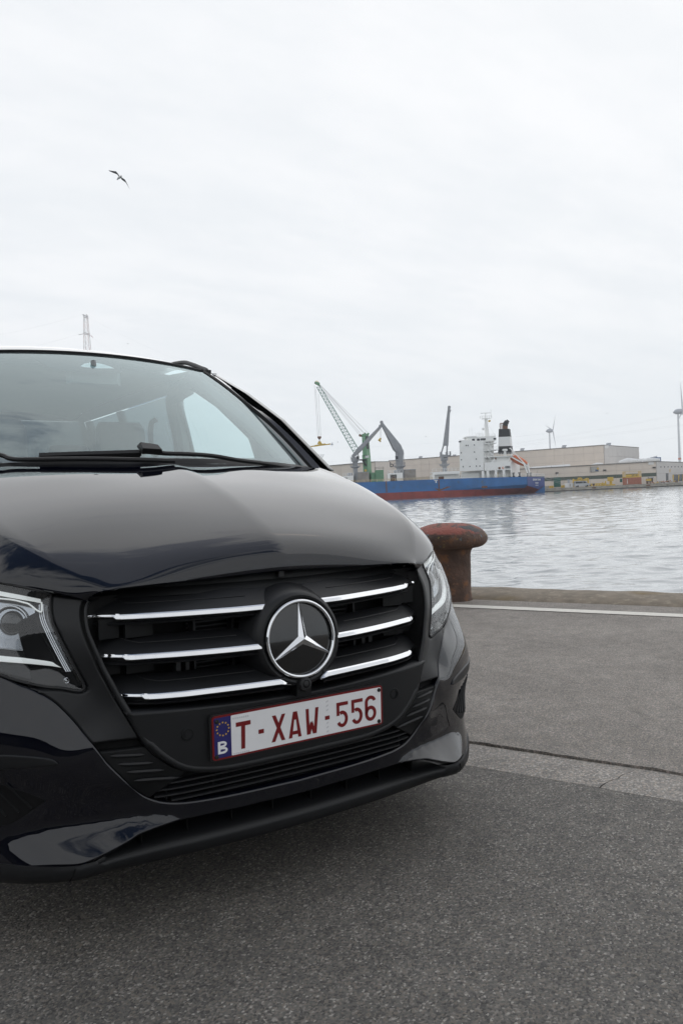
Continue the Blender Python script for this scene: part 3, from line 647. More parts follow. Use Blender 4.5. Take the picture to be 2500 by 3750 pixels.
# radiator and brackets seen through the gaps
rad = MB()
for k in range(20): rad.box(-.26, .26, .150, .154, .04 + .012 * k, .044 + .012 * k)
for x in (-.25, -.14, .14, .25): rad.box(x - .003, x + .003, .12, .155, .03, .29)
vp('radiator_core', rad, M['rad'], smooth=False)
for s in (-1, 1):
    for z in (.255, .165):
        vp('air_flap', MB().box(min(s * .36, s * .43), max(s * .36, s * .43), .125, .14, z, z + .05).box(min(s * .44, s * .49), max(s * .44, s * .49), .145, .16, z, z + .05), M['trim_dark'], smooth=False)
    vp('bracket', MB().box(s * .30 - .006, s * .30 + .006, .11, .14, .03, .20).box(s * .275 - .005, s * .275 + .005, .11, .14, .03, .20), M['rad'], smooth=False)

# three louvre blades with chrome strips on each side of the badge
BARS = [(.317, [(.0, .030), (.075, .032), (.172, .042), (.30, .073), (.394, .103), (.455, .133), (.500, .168)], .076, .510, .085),
        (.2205, [(.0, -.012), (.117, .003), (.207, .018), (.306, .044), (.39, .073), (.443, .096), (.497, .145)], .116, .500, .1155),
        (.125, [(.0, -.022), (.045, -.018), (.07, -.015), (.163, -.002), (.257, .014), (.323, .027), (.403, .058), (.465, .108)], .072, .466, .0455)]
for zi, prof, xi, xo, xl in BARS:
    C = crv(prof, 8); cx = [c[0] for c in C]; cy = [c[1] for c in C]
    f = lambda x: float(np.interp(x, cx, cy))
    xs = np.linspace({.317: .055, .2205: .10, .125: .060}[zi], xo + .012, 40)
    bl = MB(); rows = []
    for x in xs:
        y = f(x) + max(0, x - xo) * .8
        b = .078 - .03 * max(0, (x - .40) / .12) ** 2; hb_z = .012 if zi > .3 else 0
        rows.append([(x, y + b, zi + .030 + hb_z), (x, y + b - .004, zi + .035 + hb_z), (x, y + .045, zi + .0265), (x, y + .020, zi + .0125), (x, y + .005, zi + .0035), (x, y + .001, zi + .0005), (x, y + .004, zi - .003), (x, y + .012, zi - .006),
                     (x, y + .014, zi - .021), (x, y + .004, zi - .022), (x, y + .0005, zi - .0245), (x, y + .003, zi - .028), (x, y + .03, zi - .026), (x, y + b, zi - .012)])
    bl.grid(rows)
    q1, q2 = pair('grille_blade', bl, M['trim'])
    # raised line pressed into the blade
    gx = np.linspace(xi + .05, xo - .10, 24)
    gp = [(x, f(x) + .0355, zi + .0222) for x in gx] + [(xo - .075, f(xo - .075) + .045, zi + .028), (xo - .06, f(xo - .06) + .062, zi + .0345)]
    gm = MB().tube(gp, .0013, 5)
    for g_, par in ((gm, q1), (gm.mirrored(), q2)): vp('blade_ridge', g_, M['trim'], par)
    # chrome strip: thin at the tip, full depth inboard of the step
    ch = MB(); rows = []
    step = xo - .055
    xx = sorted(set([round(float(v), 4) for v in np.linspace(xi, xo, 90)] + [round(step - .004, 4), round(step + .003, 4)]))
    xt = .045 if zi < .2 else xi
    if zi < .2: xx = [float(t) for t in np.linspace(xt, xi, 10)[:-1]] + xx
    for x in xx:
        y = f(x); h = .0132 if x < step - .0035 else (.0132 - .0062 * min(1, (x - step + .004) / .007))
        lo, hi = zi - h, zi
        if zi < .2 and x < xi: k_ = (x - xt) / (xi - xt); lo = zi - h - .0045 * (1 - k_); hi = lo + .0006 + (zi - lo) * k_
        if zi > .3 and x < xi + .009: lo = hi - h * (.08 + .92 * (x - xi) / .009)
        m_ = (lo + hi) / 2
        bl_ = min(1, max(0, (x - step + .012) / .020)); k_ = .85 - .40 * bl_; q_ = .0020 * bl_
        rows.append([(x, y + .006, hi + .0016), (x, y + .0015 - q_, hi + .0008), (x, y - .0018 * k_ - q_, m_ + (hi - m_) * .40), (x, y - .0052 * k_ - q_, m_ - (hi - m_) * .50), (x, y - .0066 * k_ - q_, lo + .0014), (x, y - .0058 * k_ - q_, lo), (x, y + .006, lo)])
    ch.grid(rows); n = len(rows)
    ch.add(rows[0], [tuple(range(7))]); ch.add(rows[-1], [tuple(range(7))])
    for g_, par in ((ch, q1), (ch.mirrored(), q2)): vp('chrome_strip', g_, M['chrome'], par, angle=50)
# top panel under the bonnet edge
tp = MB(); rows = []
for x in np.linspace(-.50, .50, 41):
    y0 = float(np.interp(abs(x), [0, .1, .3, .45, .5], [.100, .104, .135, .185, .21]))
    rows.append([(x, y0 - .012, .352), (x, y0 - .004, .362), (x, y0 + .012, .372), (x, y0 + .02, .40), (x, y0 + .05, .43)])
tp.grid(rows); vp('grille_top_panel', tp, M['trim_dark'])
vp('bonnet_latch', MB().box(-.008, .008, .098, .13, .378, .398), M['rubber'], smooth=False)

# badge: housing, ring, glass disc and three-pointed star
te = R(5.7); BU, BN = Vector((0, math.sin(te), math.cos(te))), Vector((0, -math.cos(te), math.sin(te)))
BF = Matrix((Vector((1, 0, 0)), BU, BN)).transposed(); BC = Vector((0, -.0024, .2206))
house = MB().lathe([(.15, -.078), (.142, -.055), (.134, -.032), (.127, -.014), (.121, -.005), (.115, -.002), (.109, -.0035), (.1065, -.010), (.02, -.012)], 64, BC, BF)
hb = vp('badge_housing', house, M['trim'])
vp('badge_spine', MB().hull([(-.085, .10, .085), (.085, .10, .085), (.07, .125, .36), (-.07, .125, .36)], [(-.05, .035, .10), (.05, .035, .10), (.05, .060, .345), (-.05, .060, .345)]), M['trim'], hb, smooth=False)
ring = MB().lathe([(.0995 + .0052 * math.cos(t), .0006 + .0058 * math.sin(t)) for t in np.linspace(0, 2 * math.pi, 15)[:-1]], 96, BC, BF, closed=True)
vp('badge_ring', ring, M['chrome'], hb, angle=None)
disc = MB().lathe([(.0965, -.0045)] + [(r, -.0045 + .0100 * (1 - (r / .0965) ** 2)) for r in (.09, .08, .07, .06, .05, .04, .03, .02, .01, .0005)], 64, BC, BF)
vp('badge_disc', disc, M['piano'], hb, angle=60)
star = MB()
def bp(r, a, h): return BC + BF @ Vector((r * math.sin(a), r * math.cos(a), h))
for k in range(3):
    a = 2 * math.pi * k / 3
    Tl, Tr = bp(.0945, a - .018, .0015), bp(.0945, a + .018, .0015); Tt = bp(.0945, a, .0035)
    P1, P2, O_ = bp(.0142, a - math.pi / 3, .0075), bp(.0142, a + math.pi / 3, .0075), bp(0, 0, .0175)
    b1, b2, bl_, br_ = bp(.0142, a - math.pi / 3, -.004), bp(.0142, a + math.pi / 3, -.004), bp(.0945, a - .018, -.004), bp(.0945, a + .018, -.004)
    star.add([O_, P1, Tl, Tt, Tr, P2, b1, bl_, b2, br_], [(0, 1, 2, 3), (0, 3, 4, 5), (1, 6, 7, 2), (5, 4, 9, 8)])
vp('badge_star', star, M['chrome'], hb, smooth=False)
# parking camera below the badge
vp('parking_camera', MB().lathe([(.020, -.03), (.019, -.004), (.016, .002), (.0105, .003), (.0098, .0005), (.007, .004), (.0005, .005)], 24, (0, -.022, .1035), BF), M['rubber'])
vp('camera_bracket', MB().box(-.022, .022, -.012, .05, .070, .112), M['trim_dark'], smooth=False)

# plate panel, sensors, number plate
pe = crv([(.4585, .088), (.4494, .0765), (.4368, .0427), (.4198, .0108), (.3978, -.0199), (.3702, -.0429), (.3418, -.0596), (.2921, -.0728), (.2315, -.0823), (.12, -.0855), (0, -.0865)], 4)
pe = pe + mir(pe)[1:] + crv([(-.4585, .088), (-.30, .081), (-.15, .074), (0, .071), (.15, .074), (.30, .081), (.4585, .088)], 3)[1:-1]
PT = lambda x, z: .011 + .05 * x * x + .55 * np.maximum(0, np.abs(x) - .25) ** 2 + .02 * np.maximum(0, -z - .02)
vp('plate_panel', skin(pe, PT, 0, .06, .014, .006, .02), M['trim'])
for s in (-1, 1):
    y = float(PT(np.array([.3157]), np.array([0.]))[0])
    ps = vp('parking_sensor', MB().lathe([(.0165, .02), (.0165, -.0005), (.0150, -.002), (.0112, -.002), (.0108, .0005), (.0005, .0008)], 28, (s * .3157, y, .0178), Matrix(((1, 0, 0), (0, 0, 1), (0, 1, 0)))), M['trim_dark'])
def rrect(x0, x1, z0, z1, r, n=5):
    out = []
    for cx_, cz_, a0 in ((x1 - r, z1 - r, 0), (x0 + r, z1 - r, 90), (x0 + r, z0 + r, 180), (x1 - r, z0 + r, 270)):
        out += [(cx_ + r * math.cos(R(a0 + 90 * k / n)), cz_ + r * math.sin(R(a0 + 90 * k / n))) for k in range(n + 1)]
    return out
vp('plate_holder', MB().prism(rrect(-.2645, .2645, -.059, .0595, .010), .0015, .016), M['rubber'], smooth=False)
plate = vp('licence_plate', MB().prism(rrect(-.2595, .2595, -.0555, .0555, .008), -.0016, .0013), M['plate_red'], smooth=False)
vp('plate_field', MB().prism(rrect(-.2085, .2535, -.0508, .0508, .003), -.0024, -.0012), M['plate_white'], plate, smooth=False)
vp('plate_band', MB().prism(rrect(-.2545, -.2090, -.0508, .0508, .003), -.0024, -.0012), M['plate_blue'], plate, smooth=False)
def glyph(name, polys, m, y=-.0032):
    mb = MB()
    for i, p in enumerate(polys): mb.prism(p, y - .00012 * i, -.0020)
    return vp(name, mb, m, plate, smooth=False)
def bar(x0, z0, x1, z1, w):
    d = Vector((x1 - x0, z1 - z0)).normalized(); n = Vector((-d.y, d.x)) * w / 2
    return [(x0 + n.x, z0 + n.y), (x1 + n.x, z1 + n.y), (x1 - n.x, z1 - n.y), (x0 - n.x, z0 - n.y)]
def arc(cx_, cz_, rx, rz, a0, a1, w, n=20):
    o, i_ = [], []
    for k in range(n + 1):
        a = R(a0 + (a1 - a0) * k / n)
        o.append((cx_ + rx * math.cos(a), cz_ + rz * math.sin(a))); i_.append((cx_ + (rx - w) * math.cos(a), cz_ + (rz - w) * math.sin(a)))
    return [[o[k], o[k + 1], i_[k + 1], i_[k]] for k in range(n)]
def strips(name, quads, m):
    """quads of one continuous stroke share a front face and one depth"""
    mb = MB()
    for q in quads: mb.prism(q, -.0032, -.0020)
    return vp(name, mb, m, plate, smooth=False)
mm_ = lambda P: [(x / 1000, z / 1000) for x, z in P]
glyph('letter', [mm_([(-195.5, 30.5), (-154.5, 30.5), (-154.5, 19.5), (-195.5, 19.5)]), mm_([(-180.7, 20.5), (-170, 20.5), (-171.5, -39), (-182, -39)])], M['plate_red'])
glyph('hyphen', [mm_([(-132.5, .8), (-117.3, .8), (-117.3, -10), (-132.5, -10)])], M['plate_red'])
glyph('letter', [mm_([(-92.8, 29.5), (-82.2, 29.5), (-55.5, -39.5), (-66, -39.5)]), mm_([(-54, 29.5), (-64, 29.5), (-95.5, -39.5), (-85, -39.5)])], M['plate_red'])
glyph('letter', [mm_([(-30.5, 29.5), (-24.5, 29.5), (-34.6, -39.5), (-44.6, -39.5)]), mm_([(-24.5, 29.5), (-18.5, 29.5), (-6.4, -39.5), (-16, -39.5)]), mm_([(-37, -22), (-13.5, -22), (-14.3, -31), (-38.2, -31)]), mm_([(-29.5, 29.5), (-20, 29.5), (-22, 8), (-28, 8)])], M['plate_red'])
glyph('letter', [mm_([(8.0, 29.5), (17.2, 29.5), (19.0, -39.5), (10.5, -39.5)]), mm_([(38.3, 29.5), (47.6, 29.5), (40, -39.5), (31, -39.5)]), mm_([(12, -39.5), (21, -39.5), (27.8, -14), (22, -5)]), mm_([(29, -39.5), (38, -39.5), (28, -5), (22, -14)])], M['plate_red'])
glyph('hyphen', [mm_([(67.8, .3), (82, .3), (82, -10), (67.8, -10)])], M['plate_red'])
for ox in (0, 48.7):
    q = [mm_([(105 + ox, 30), (142.3 + ox, 30), (142.3 + ox, 20.5), (105 + ox, 20.5)]), mm_([(105 + ox, 20.5), (114 + ox, 20.5), (114 + ox, -6), (105 + ox, -6)])]
    q += [mm_(z) for z in arc(122.6 + ox, -16.5, 18.6, 22.8, 118, -152, 9.6, 26)]
    strips('digit', q, M['plate_red'])
q = [mm_(z) for z in arc(217.6, -17.5, 19, 21.5, 0, 360, 9.6, 32)] + [mm_([(198.6, -17), (208.2, -17), (208.2, 14), (198.6, 14)])] + [mm_(z) for z in arc(217.6, 14, 19, 18.5, 180, 15, 9.6, 20)]
strips('digit', q, M['plate_red'])
q = [mm_([(-245.5, -9.5), (-239, -9.5), (-239, -40.5), (-245.5, -40.5)])]
for zc, h, ww in ((-17.2, 7.7, 12.5), (-32.4, 8.1, 14)):
    q += [mm_([(-239, zc + h), (-245.5 + ww, zc + h), (-245.5 + ww, zc + h - 5), (-239, zc + h - 5)]), mm_([(-239, zc - h + 5), (-245.5 + ww, zc - h + 5), (-245.5 + ww, zc - h), (-239, zc - h)])]
    q += [mm_(z) for z in arc(-245.5 + ww, zc, h * 1.45, h, 90, -90, 5.5, 12)]
strips('country_letter', q, M['plate_white'])
for k in range(12):
    a = 2 * math.pi * k / 12; c0 = (-.2312 + .0165 * math.sin(a), .0212 + .0163 * math.cos(a))
    st = [(c0[0] + (.0029 if i % 2 == 0 else .0012) * math.sin(math.pi * i / 5), c0[1] + (.0029 if i % 2 == 0 else .0012) * math.cos(math.pi * i / 5)) for i in range(10)]
    glyph('emblem_star', [st], M['star_yellow'])
for k in range(8):
    if 3 <= k <= 3: continue
    z = .040 - .0117 * k
    glyph('security_mark', [[(.0718, z), (.0788, z + .003), (.0788, z - .001), (.0718, z - .004)]], M['faint'], -.0027)
for z in (.0445, -.0455):
    glyph('security_mark', [[(-.204 + .0058 * k, z), (-.2 + .0058 * k, z), (-.2 + .0058 * k, z - .0045), (-.204 + .0058 * k, z - .0045)] for k in range(8)], M['faint'], -.0026)
for x, z in ((-.247, .042), (-.2495, -.0465), (.2475, .0435), (.2455, -.045)):
    vp('plate_bolt', MB().lathe([(.0055, 0), (.0055, .0022), (.004, .0042), (.0005, .0046)], 16, (x, -.002, z), Matrix(((1, 0, 0), (0, 0, -1), (0, 1, 0)))), M['rubber'], plate)

# lower grille bars
LW = lambda x, z: .030 + .10 * x * x + 1.2 * np.maximum(0, np.abs(x) - .30) ** 2
lgb = MB().prism([(-.47, -.17), (.47, -.17), (.47, -.085), (-.47, -.085)], .135, .14)
lg = vp('lower_grille', lgb, M['black'], smooth=False)
for z, xm in ((-.1035, .405), (-.1185, .412), (-.1335, .392), (-.1475, .352)):
    pts = [(x, float(LW(np.array([x]), 0)[0]) + .004, z) for x in np.linspace(-xm, xm, 33)]
    mb = MB(); rows = [[(x, y + .001, z + .0036), (x, y - .004, z + .002), (x, y - .0045, z - .001), (x, y, z - .0036), (x, y + .035, z - .004), (x, y + .035, z + .006), (x, y + .001, z + .0036)] for x, y, z in pts]
    mb.grid(rows); vp('grille_slat', mb, M['trim'], lg)
for x in (-.36, -.24, -.12, 0, .12, .24, .36):
    y = float(LW(np.array([x]), 0)[0]); vp('slat_support', MB().box(x - .002, x + .002, y + .012, y + .04, -.155, -.098), M['trim_dark'], lg, smooth=False)
shelf = MB(); rows = []
for x in np.linspace(-.46, .46, 41):
    zz_ = float(np.interp(abs(x), [0, .19, .27, .325, .369, .405, .43, .46], [-.165, -.162, -.159, -.155, -.147, -.132, -.113, -.08]))
    rows.append([(x, S.y(x, zz_) + .004, zz_), (x, .14, zz_ - .004)])
shelf.grid(rows); vp('lower_grille_sill', shelf, M['black'], lg)

# gloss bumper
bot = crv([(.90, -.250), (.83, -.255), (.7335, -.258), (.635, -.2505), (.58, -.2495), (.549, -.243), (.505, -.2275), (.4645, -.2125), (.43, -.203), (.36, -.1985), (.28, -.198), (.18, -.2), (0, -.203)], 4)
half = [p for p in SO if p[0] < .66][::-1] + crv([(.665, .1585), (.707, .1810), (.76, .1945), (.84, .2105), (.90, .240)], 3) + [(.945, .20), (.95, .1), (.95, 0), (.945, -.1), (.93, -.2)] + bot
half = [half[0]] + [half[i] for i in range(1, len(half)) if (Vector(half[i]) - Vector(half[i - 1])).length > .002]
bump = half + mir(half)[1:-1]
vp('front_bumper', skin(bump, S, 0, .05, .013, .005, .013), M['paint'])
tg = crv([(.6055, -.0175), (.617, -.007), (.64, -.001), (.68, .0045), (.72, .0065), (.80, .004), (.93, -.002)], 3) + crv([(.93, -.05), (.83, -.036), (.72, -.0285), (.66, -.0235), (.62, -.0215)], 3)
pair('bumper_fin', skin(tg, S, -.006, .02, .012, .003, .016), M['trim'])
vt = crv([(.632, -.109), (.648, -.097), (.69, -.078), (.74, -.062), (.80, -.056), (.88, -.056)], 2) + crv([(.88, -.16), (.80, -.168), (.745, -.168), (.705, -.163), (.665, -.136)], 2)
v1, v2 = pair('air_intake', skin(vt, S, -.002, .01, .012, .002, .016), M['black'])
for k in range(9):
    u0 = .66 + .026 * k; a, b = (u0, -.098 + .004 * k - .02), (u0 + .045, -.062)
    a = (u0, max(-.160, -.125 - .009 * k)); b = (min(.88, u0 + .05 + .004 * k), -.066 + .001 * k)
    pts = [(a[0] + (b[0] - a[0]) * t, a[1] + (b[1] - a[1]) * t) for t in np.linspace(0, 1, 6)]
    for sgn, par in ((1, v1), (-1, v2)):
        vp('intake_louvre', MB().tube([(sgn * x, S.y(x, z) - .003, z) for x, z in pts], .0034, 5), M['trim_dark'], par)

# chin spoiler
lx = [0, .1, .2, .3, .4, .45, .50, .54, .58, .62, .68, .74, .79, .83, .87, .90, .92]
ty = [.044, .046, .050, .056, .066, .066, .058, .046, .046, .066, .114, .178, .234, .291, .366, .466, .62]
by = [.046, .048, .053, .060, .071, .077, .084, .088, .092, .104, .140, .195, .248, .304, .376, .474, .63]
def fy(t, x): return float(np.interp(abs(x), lx, t))
sp_ = MB(); rows = []
for x in np.linspace(-.92, .92, 185):
    a, b = fy(ty, x), fy(by, x); k = min(1, max(0, (abs(x) - .44) / .10)); zt = -.250 - .002 * k
    rows.append([(x, a + .10 * (1 - k) + .03, zt + .014 * (1 - k)), (x, a + .028 * (1 - k) + .004, zt + .003), (x, a + .016 * (1 - k) + .002, zt - .005), (x, a + .001, zt - .015 + .011 * k), (x, a - .001, zt - .024 + .008 * k), (x, a * .75 + b * .25, -.286), (x, b + .001, -.298), (x, b + .010, -.304), (x, b + .06, -.300), (x, b + .3, -.285)])
sp_.grid(rows); lip = vp('chin_spoiler', sp_, M['trim'], angle=60)
for s in (-1, 1):
    vp('spoiler_seam', MB().tube([(s * .588, fy(ty, .588) - .0002, -.2535), (s * .592, fy(ty, .592) - .001, -.268), (s * .597, fy(ty, .597) * .75 + fy(by, .597) * .25, -.286)], .0017, 5), M['black'], lip)
slot = MB(); rows = []
for x in np.linspace(-.50, .50, 41):
    rows.append([(x, S.y(x, -.2) + .018, -.1985), (x, .16, -.19), (x, .18, -.25), (x, fy(ty, x) + .07, -.250)])
slot.grid(rows); sl = vp('bumper_slot', slot, M['black'])
for x in (-.42, -.30, -.18, -.06, .06, .18, .30, .42):
    vp('slot_rib', MB().box(x - .0015, x + .0015, S.y(x, -.2) + .05, .15, -.25, -.2), M['black'], sl, smooth=False)

# headlights
HI = crv([(.5345, .150), (.5385, .164), (.555, .204), (.570, .243), (.583, .281), (.5905, .308), (.5905, .337), (.585, .3685)], 4)
HT = crv([(.589, .3725), (.605, .3805), (.64, .3905), (.69, .4015), (.74, .4085), (.80, .411), (.86, .404)], 3)
HO = crv([(.884, .385), (.89, .345), (.885, .30), (.875, .26), (.84, .2185)], 3)
HB = crv([(.80, .207), (.76, .199), (.707, .1855), (.682, .1745), (.65, .1635), (.614, .1545), (.584, .1505), (.556, .143), (.543, .1415), (.5365, .1445)], 3)
HL = HI + HT + HO + HB
lensmesh = skin(HL, S, .0005, .012, .010, .004, .014)
shell = MB(); P = dense(inset(HL, .004), .014); n = len(P)
r0 = [(x, S.y(x, z) + .012, z) for x, z in P]; r1 = [(x + .012, S.y(x, z) + .075, z) for x, z in P]
shell.add(r0 + r1, [(i, (i + 1) % n, n + (i + 1) % n, n + i) for i in range(n)])
bowl = skin(inset(HL, .004), lambda x, z: S(x, z) + .055 + .02 * np.sin(30 * x) * 0, 0, .01, .014, .003, .016)
gask = MB(); P2 = dense(HL, .01); ring_ = [(x, S.y(x, z) + .0015, z) for x, z in P2]; gask.tube(ring_ + ring_[:2], .0032, 6, cap=False)
hl = []
for flip in (False, True):
    g_ = lambda m_: m_.mirrored() if flip else m_
    h = vp('headlight', g_(bowl), M['trim_dark']); hl.append(h)
    vp('headlight_shell', g_(shell), M['piano'], h)
    vp('headlight_gasket', g_(gask), M['rubber'], h)
    vp('headlight_lens', g_(lensmesh), M['lens'], h, fix=True)
    # upper light guide and the thin bracket under it
    up = skin([(.606, .3495), (.606, .3590), (.65, .3710), (.69, .3800), (.76, .3880), (.83, .3880), (.83, .376), (.76, .376), (.69, .3690), (.65, .3605)], S, .016, .012, .012, .002, .02)
    vp('light_guide', g_(up), M['drl'], h)
    br = [(.83, .366), (.69, .3628), (.642, .3526), (.63, .346), (.618, .334), (.6086, .3292), (.6055, .340), (.6053, .352)]
    vp('light_bracket', g_(MB().tube([(x, S.y(x, z) + .016, z) for x, z in crv(br, 4)], .0022, 6)), M['drl'], h)
    lo = skin(crv([(.5765, .1945), (.60, .1995), (.65, .2065), (.70, .2120), (.76, .2180), (.805, .2300), (.834, .255), (.842, .285), (.826, .312)], 4) + crv([(.818, .310), (.825, .286), (.815, .266), (.790, .246), (.755, .2345), (.70, .2245), (.65, .2180), (.598, .2085), (.5875, .2025)], 4), S, .018, .014, .010, .002, .02)
    vp('light_guide', g_(lo), M['drl'], h)
    for cx_, cz_, rr in ((.672, .296, .036), (.760, .306, .034)):
        y = S.y(cx_, cz_); a = R(42); F_ = Matrix((Vector((math.cos(a), math.sin(a), 0)), Vector((0, 0, 1)), Vector((math.sin(a), -math.cos(a), 0)))).transposed()
        pr = MB().lathe([(rr * 1.28, -.03), (rr * 1.22, -.008), (rr * 1.05, -.012), (rr, -.022), (rr * .97, -.012), (rr * .8, .0), (rr * .5, .008), (rr * .2, .0115), (.0005, .012)], 36, (cx_, y + .042, cz_), F_)
        vp('projector', g_(pr), M['piano'], h)
        vp('projector_ring', g_(MB().lathe([(rr * 1.30 + .003 * math.cos(t), -.006 + .003 * math.sin(t)) for t in np.linspace(0, 6.283, 9)[:-1]], 36, (cx_, y + .042, cz_), F_, closed=True)), M['satin'], h)
    rf_ = skin([(.612, .335), (.655, .347), (.72, .357), (.80, .360), (.825, .33), (.815, .285), (.79, .258), (.74, .243), (.66, .232), (.612, .228), (.606, .28)], S, .046, .01, .014, .004, .02)
    vp('reflector', g_(rf_), M['reflector'], h)
    for k in range(6):
        pts = [(x + .006 + .0042 * k, z) for x, z in HI[6:-3]]
        vp('trim_flute', g_(MB().tube([(x, S.y(x, z) + .030, z) for x, z in pts], .0019, 5)), M['satin'] if k < 4 else M['trim_dark'], h)
    bz = skin([(.565, .165), (.60, .192), (.66, .200), (.74, .205), (.80, .215), (.80, .208), (.74, .197), (.68, .178), (.62, .160), (.57, .156)], S, .035, .02, .014, .003, .02)
    vp('bezel', g_(bz), M['trim'], h)
    y = S.y(.568, .164); F_ = Matrix(((1, 0, 0), (0, 0, -1), (0, 1, 0)))
    vp('adjuster', g_(MB().lathe([(.0062 + .0011 * math.cos(t), .0011 * math.sin(t)) for t in np.linspace(0, 6.283, 9)[:-1]], 24, (.568, y + .018, .164), F_, closed=True).lathe([(.003, -.002), (.0015, .002), (.0003, .0022)], 10, (.568, y + .018, .164), F_)), M['chrome'], h)

# bonnet: rows from the grille edge back to the windscreen, columns from the centre ridge to the shut line
BON = [
 [(0, .088, .398), (.25, .104, .3895), (.42, .112, .3845), (.489, .130, .3775), (.505, .143, .367), (.516, .153, .3555)],
 [(0, .090, .420), (.25, .108, .410), (.42, .122, .398), (.500, .143, .389), (.522, .150, .377), (.533, .156, .363)],
 [(0, .108, .455), (.25, .128, .441), (.42, .150, .421), (.520, .167, .406), (.545, .166, .387), (.561, .172, .3735)],
 [(0, .16, .492), (.25, .18, .478), (.43, .195, .453), (.552, .207, .430), (.584, .200, .402), (.609, .210, .3855)],
 [(0, .225, .521), (.25, .245, .508), (.45, .26, .484), (.590, .262, .462), (.637, .250, .425), (.665, .256, .401)],
 [(0, .36, .575), (.25, .37, .561), (.47, .375, .537), (.645, .368, .508), (.705, .358, .464), (.745, .350, .414)],
 [(0, .53, .631), (.25, .53, .617), (.47, .53, .594), (.69, .53, .560), (.768, .522, .500), (.825, .53, .44)],
 [(0, .72, .680), (.25, .72, .667), (.48, .72, .646), (.715, .72, .611), (.79, .70, .568), (.868, .72, .50)],
 [(0, .88, .716), (.25, .89, .711), (.48, .90, .700), (.735, .93, .668), (.812, .94, .644), (.885, .92, .56)],
 [(0, .965, .730), (.25, .99, .7275), (.5, 1.05, .7215), (.75, 1.13, .709), (.82, 1.21, .706), (.892, 1.18, .63)]]
BA = np.array(BON); tt = np.r_[0, np.cumsum(np.sqrt(((BA[1:, 1] - BA[:-1, 1]) ** 2).sum(1)))]; tt = np.sqrt(tt / tt[-1]) * 2 - 1
def hspl(t, P, tq):
    """cubic through unevenly spaced stations"""
    d = np.diff(t)[:, None]; s = np.diff(P, axis=0) / d; m = np.zeros_like(P)
    m[1:-1] = (s[:-1] * d[1:] + s[1:] * d[:-1]) / (d[1:] + d[:-1]); m[0] = 1.5 * s[0] - .5 * m[1]; m[-1] = 1.5 * s[-1] - .5 * m[-2]
    i = np.clip(np.searchsorted(t, tq, side='right') - 1, 0, len(t) - 2); h = d[i]; u = ((tq - t[i])[:, None]) / h
    return (2 * u ** 3 - 3 * u * u + 1) * P[i] + (u ** 3 - 2 * u * u + u) * h * m[i] + (3 * u * u - 2 * u ** 3) * P[i + 1] + (u ** 3 - u * u) * h * m[i + 1]
BA[2:, 0, 2] += .004; BA[1, 0, 2] += .002               # the centre ridge
tn_ = np.linspace(-1, 1, 90); sn = np.linspace(0, 1, 32); sf = np.linspace(0, 1, 18)
CL = [hspl(tt, BA[:, j], tn_) for j in range(6)]
for it in range(60):                                   # ease each line along the van
    CL = [np.vstack([c[:1], .5 * c[1:-1] + .25 * (c[:-2] + c[2:]), c[-1:]]) for c in CL]
def across(cols, kn, sq):                              # polynomial through the columns
    out = np.zeros((len(tn_), len(sq), 3))
    for j, c in enumerate(cols):
        w = np.ones_like(sq)
        for k in range(len(cols)):
            if k != j: w = w * (sq - kn[k]) / (kn[j] - kn[k])
        out += c[:, None, :] * w[None, :, None]
    return out
top = across(CL[:4], [0, .40, .74, 1.], sn); flank = across(CL[3:], [0, .5, 1.], sf)
top[:, 0, 0] = 0
rows = np.concatenate([top, flank[:, 1:]], 1)
bmb = MB(); bmb.grid([[tuple(p) for p in r] for r in rows])
both = MB().add(bmb.v, bmb.f); both.add(bmb.mirrored().v, bmb.mirrored().f)
def weld(mb, d=1e-4):
    bm = bmesh.new(); vs = [bm.verts.new(v) for v in mb.v]
    for f in mb.f:
        try: bm.faces.new([vs[i] for i in f])
        except ValueError: pass
    bmesh.ops.remove_doubles(bm, verts=bm.verts, dist=d); bm.verts.index_update()
    o_ = MB(); o_.v = [tuple(v.co) for v in bm.verts]; o_.f = [tuple(v.index for v in f.verts) for f in bm.faces]; bm.free(); return o_
fr = [tuple(p) for p in rows[0]]
lipf = MB().grid([fr, [(x, y + .004, z - .004) for x, y, z in fr], [(x, y + .02, z - .003) for x, y, z in fr], [(x, y + .10, z + .02) for x, y, z in fr]])
sd_ = [tuple(p) for p in rows[:, -1]]
lips = MB().grid([sd_, [(x - .002, y + .003, z - .004) for x, y, z in sd_], [(x - .03, y + .02, z - .006) for x, y, z in sd_]])
for q in (lipf, lips): both.add(q.v, q.f); m_ = q.mirrored(); both.add(m_.v, m_.f)
vp('bonnet', weld(both), M['paint'], angle=30)
inner = MB().grid([[(x * k, y + .05, z - .05) for x, y, z in crv(r, 4)] for r in BON for k in (1,)])
inner.both(); vp('bonnet_liner', inner, M['black'])

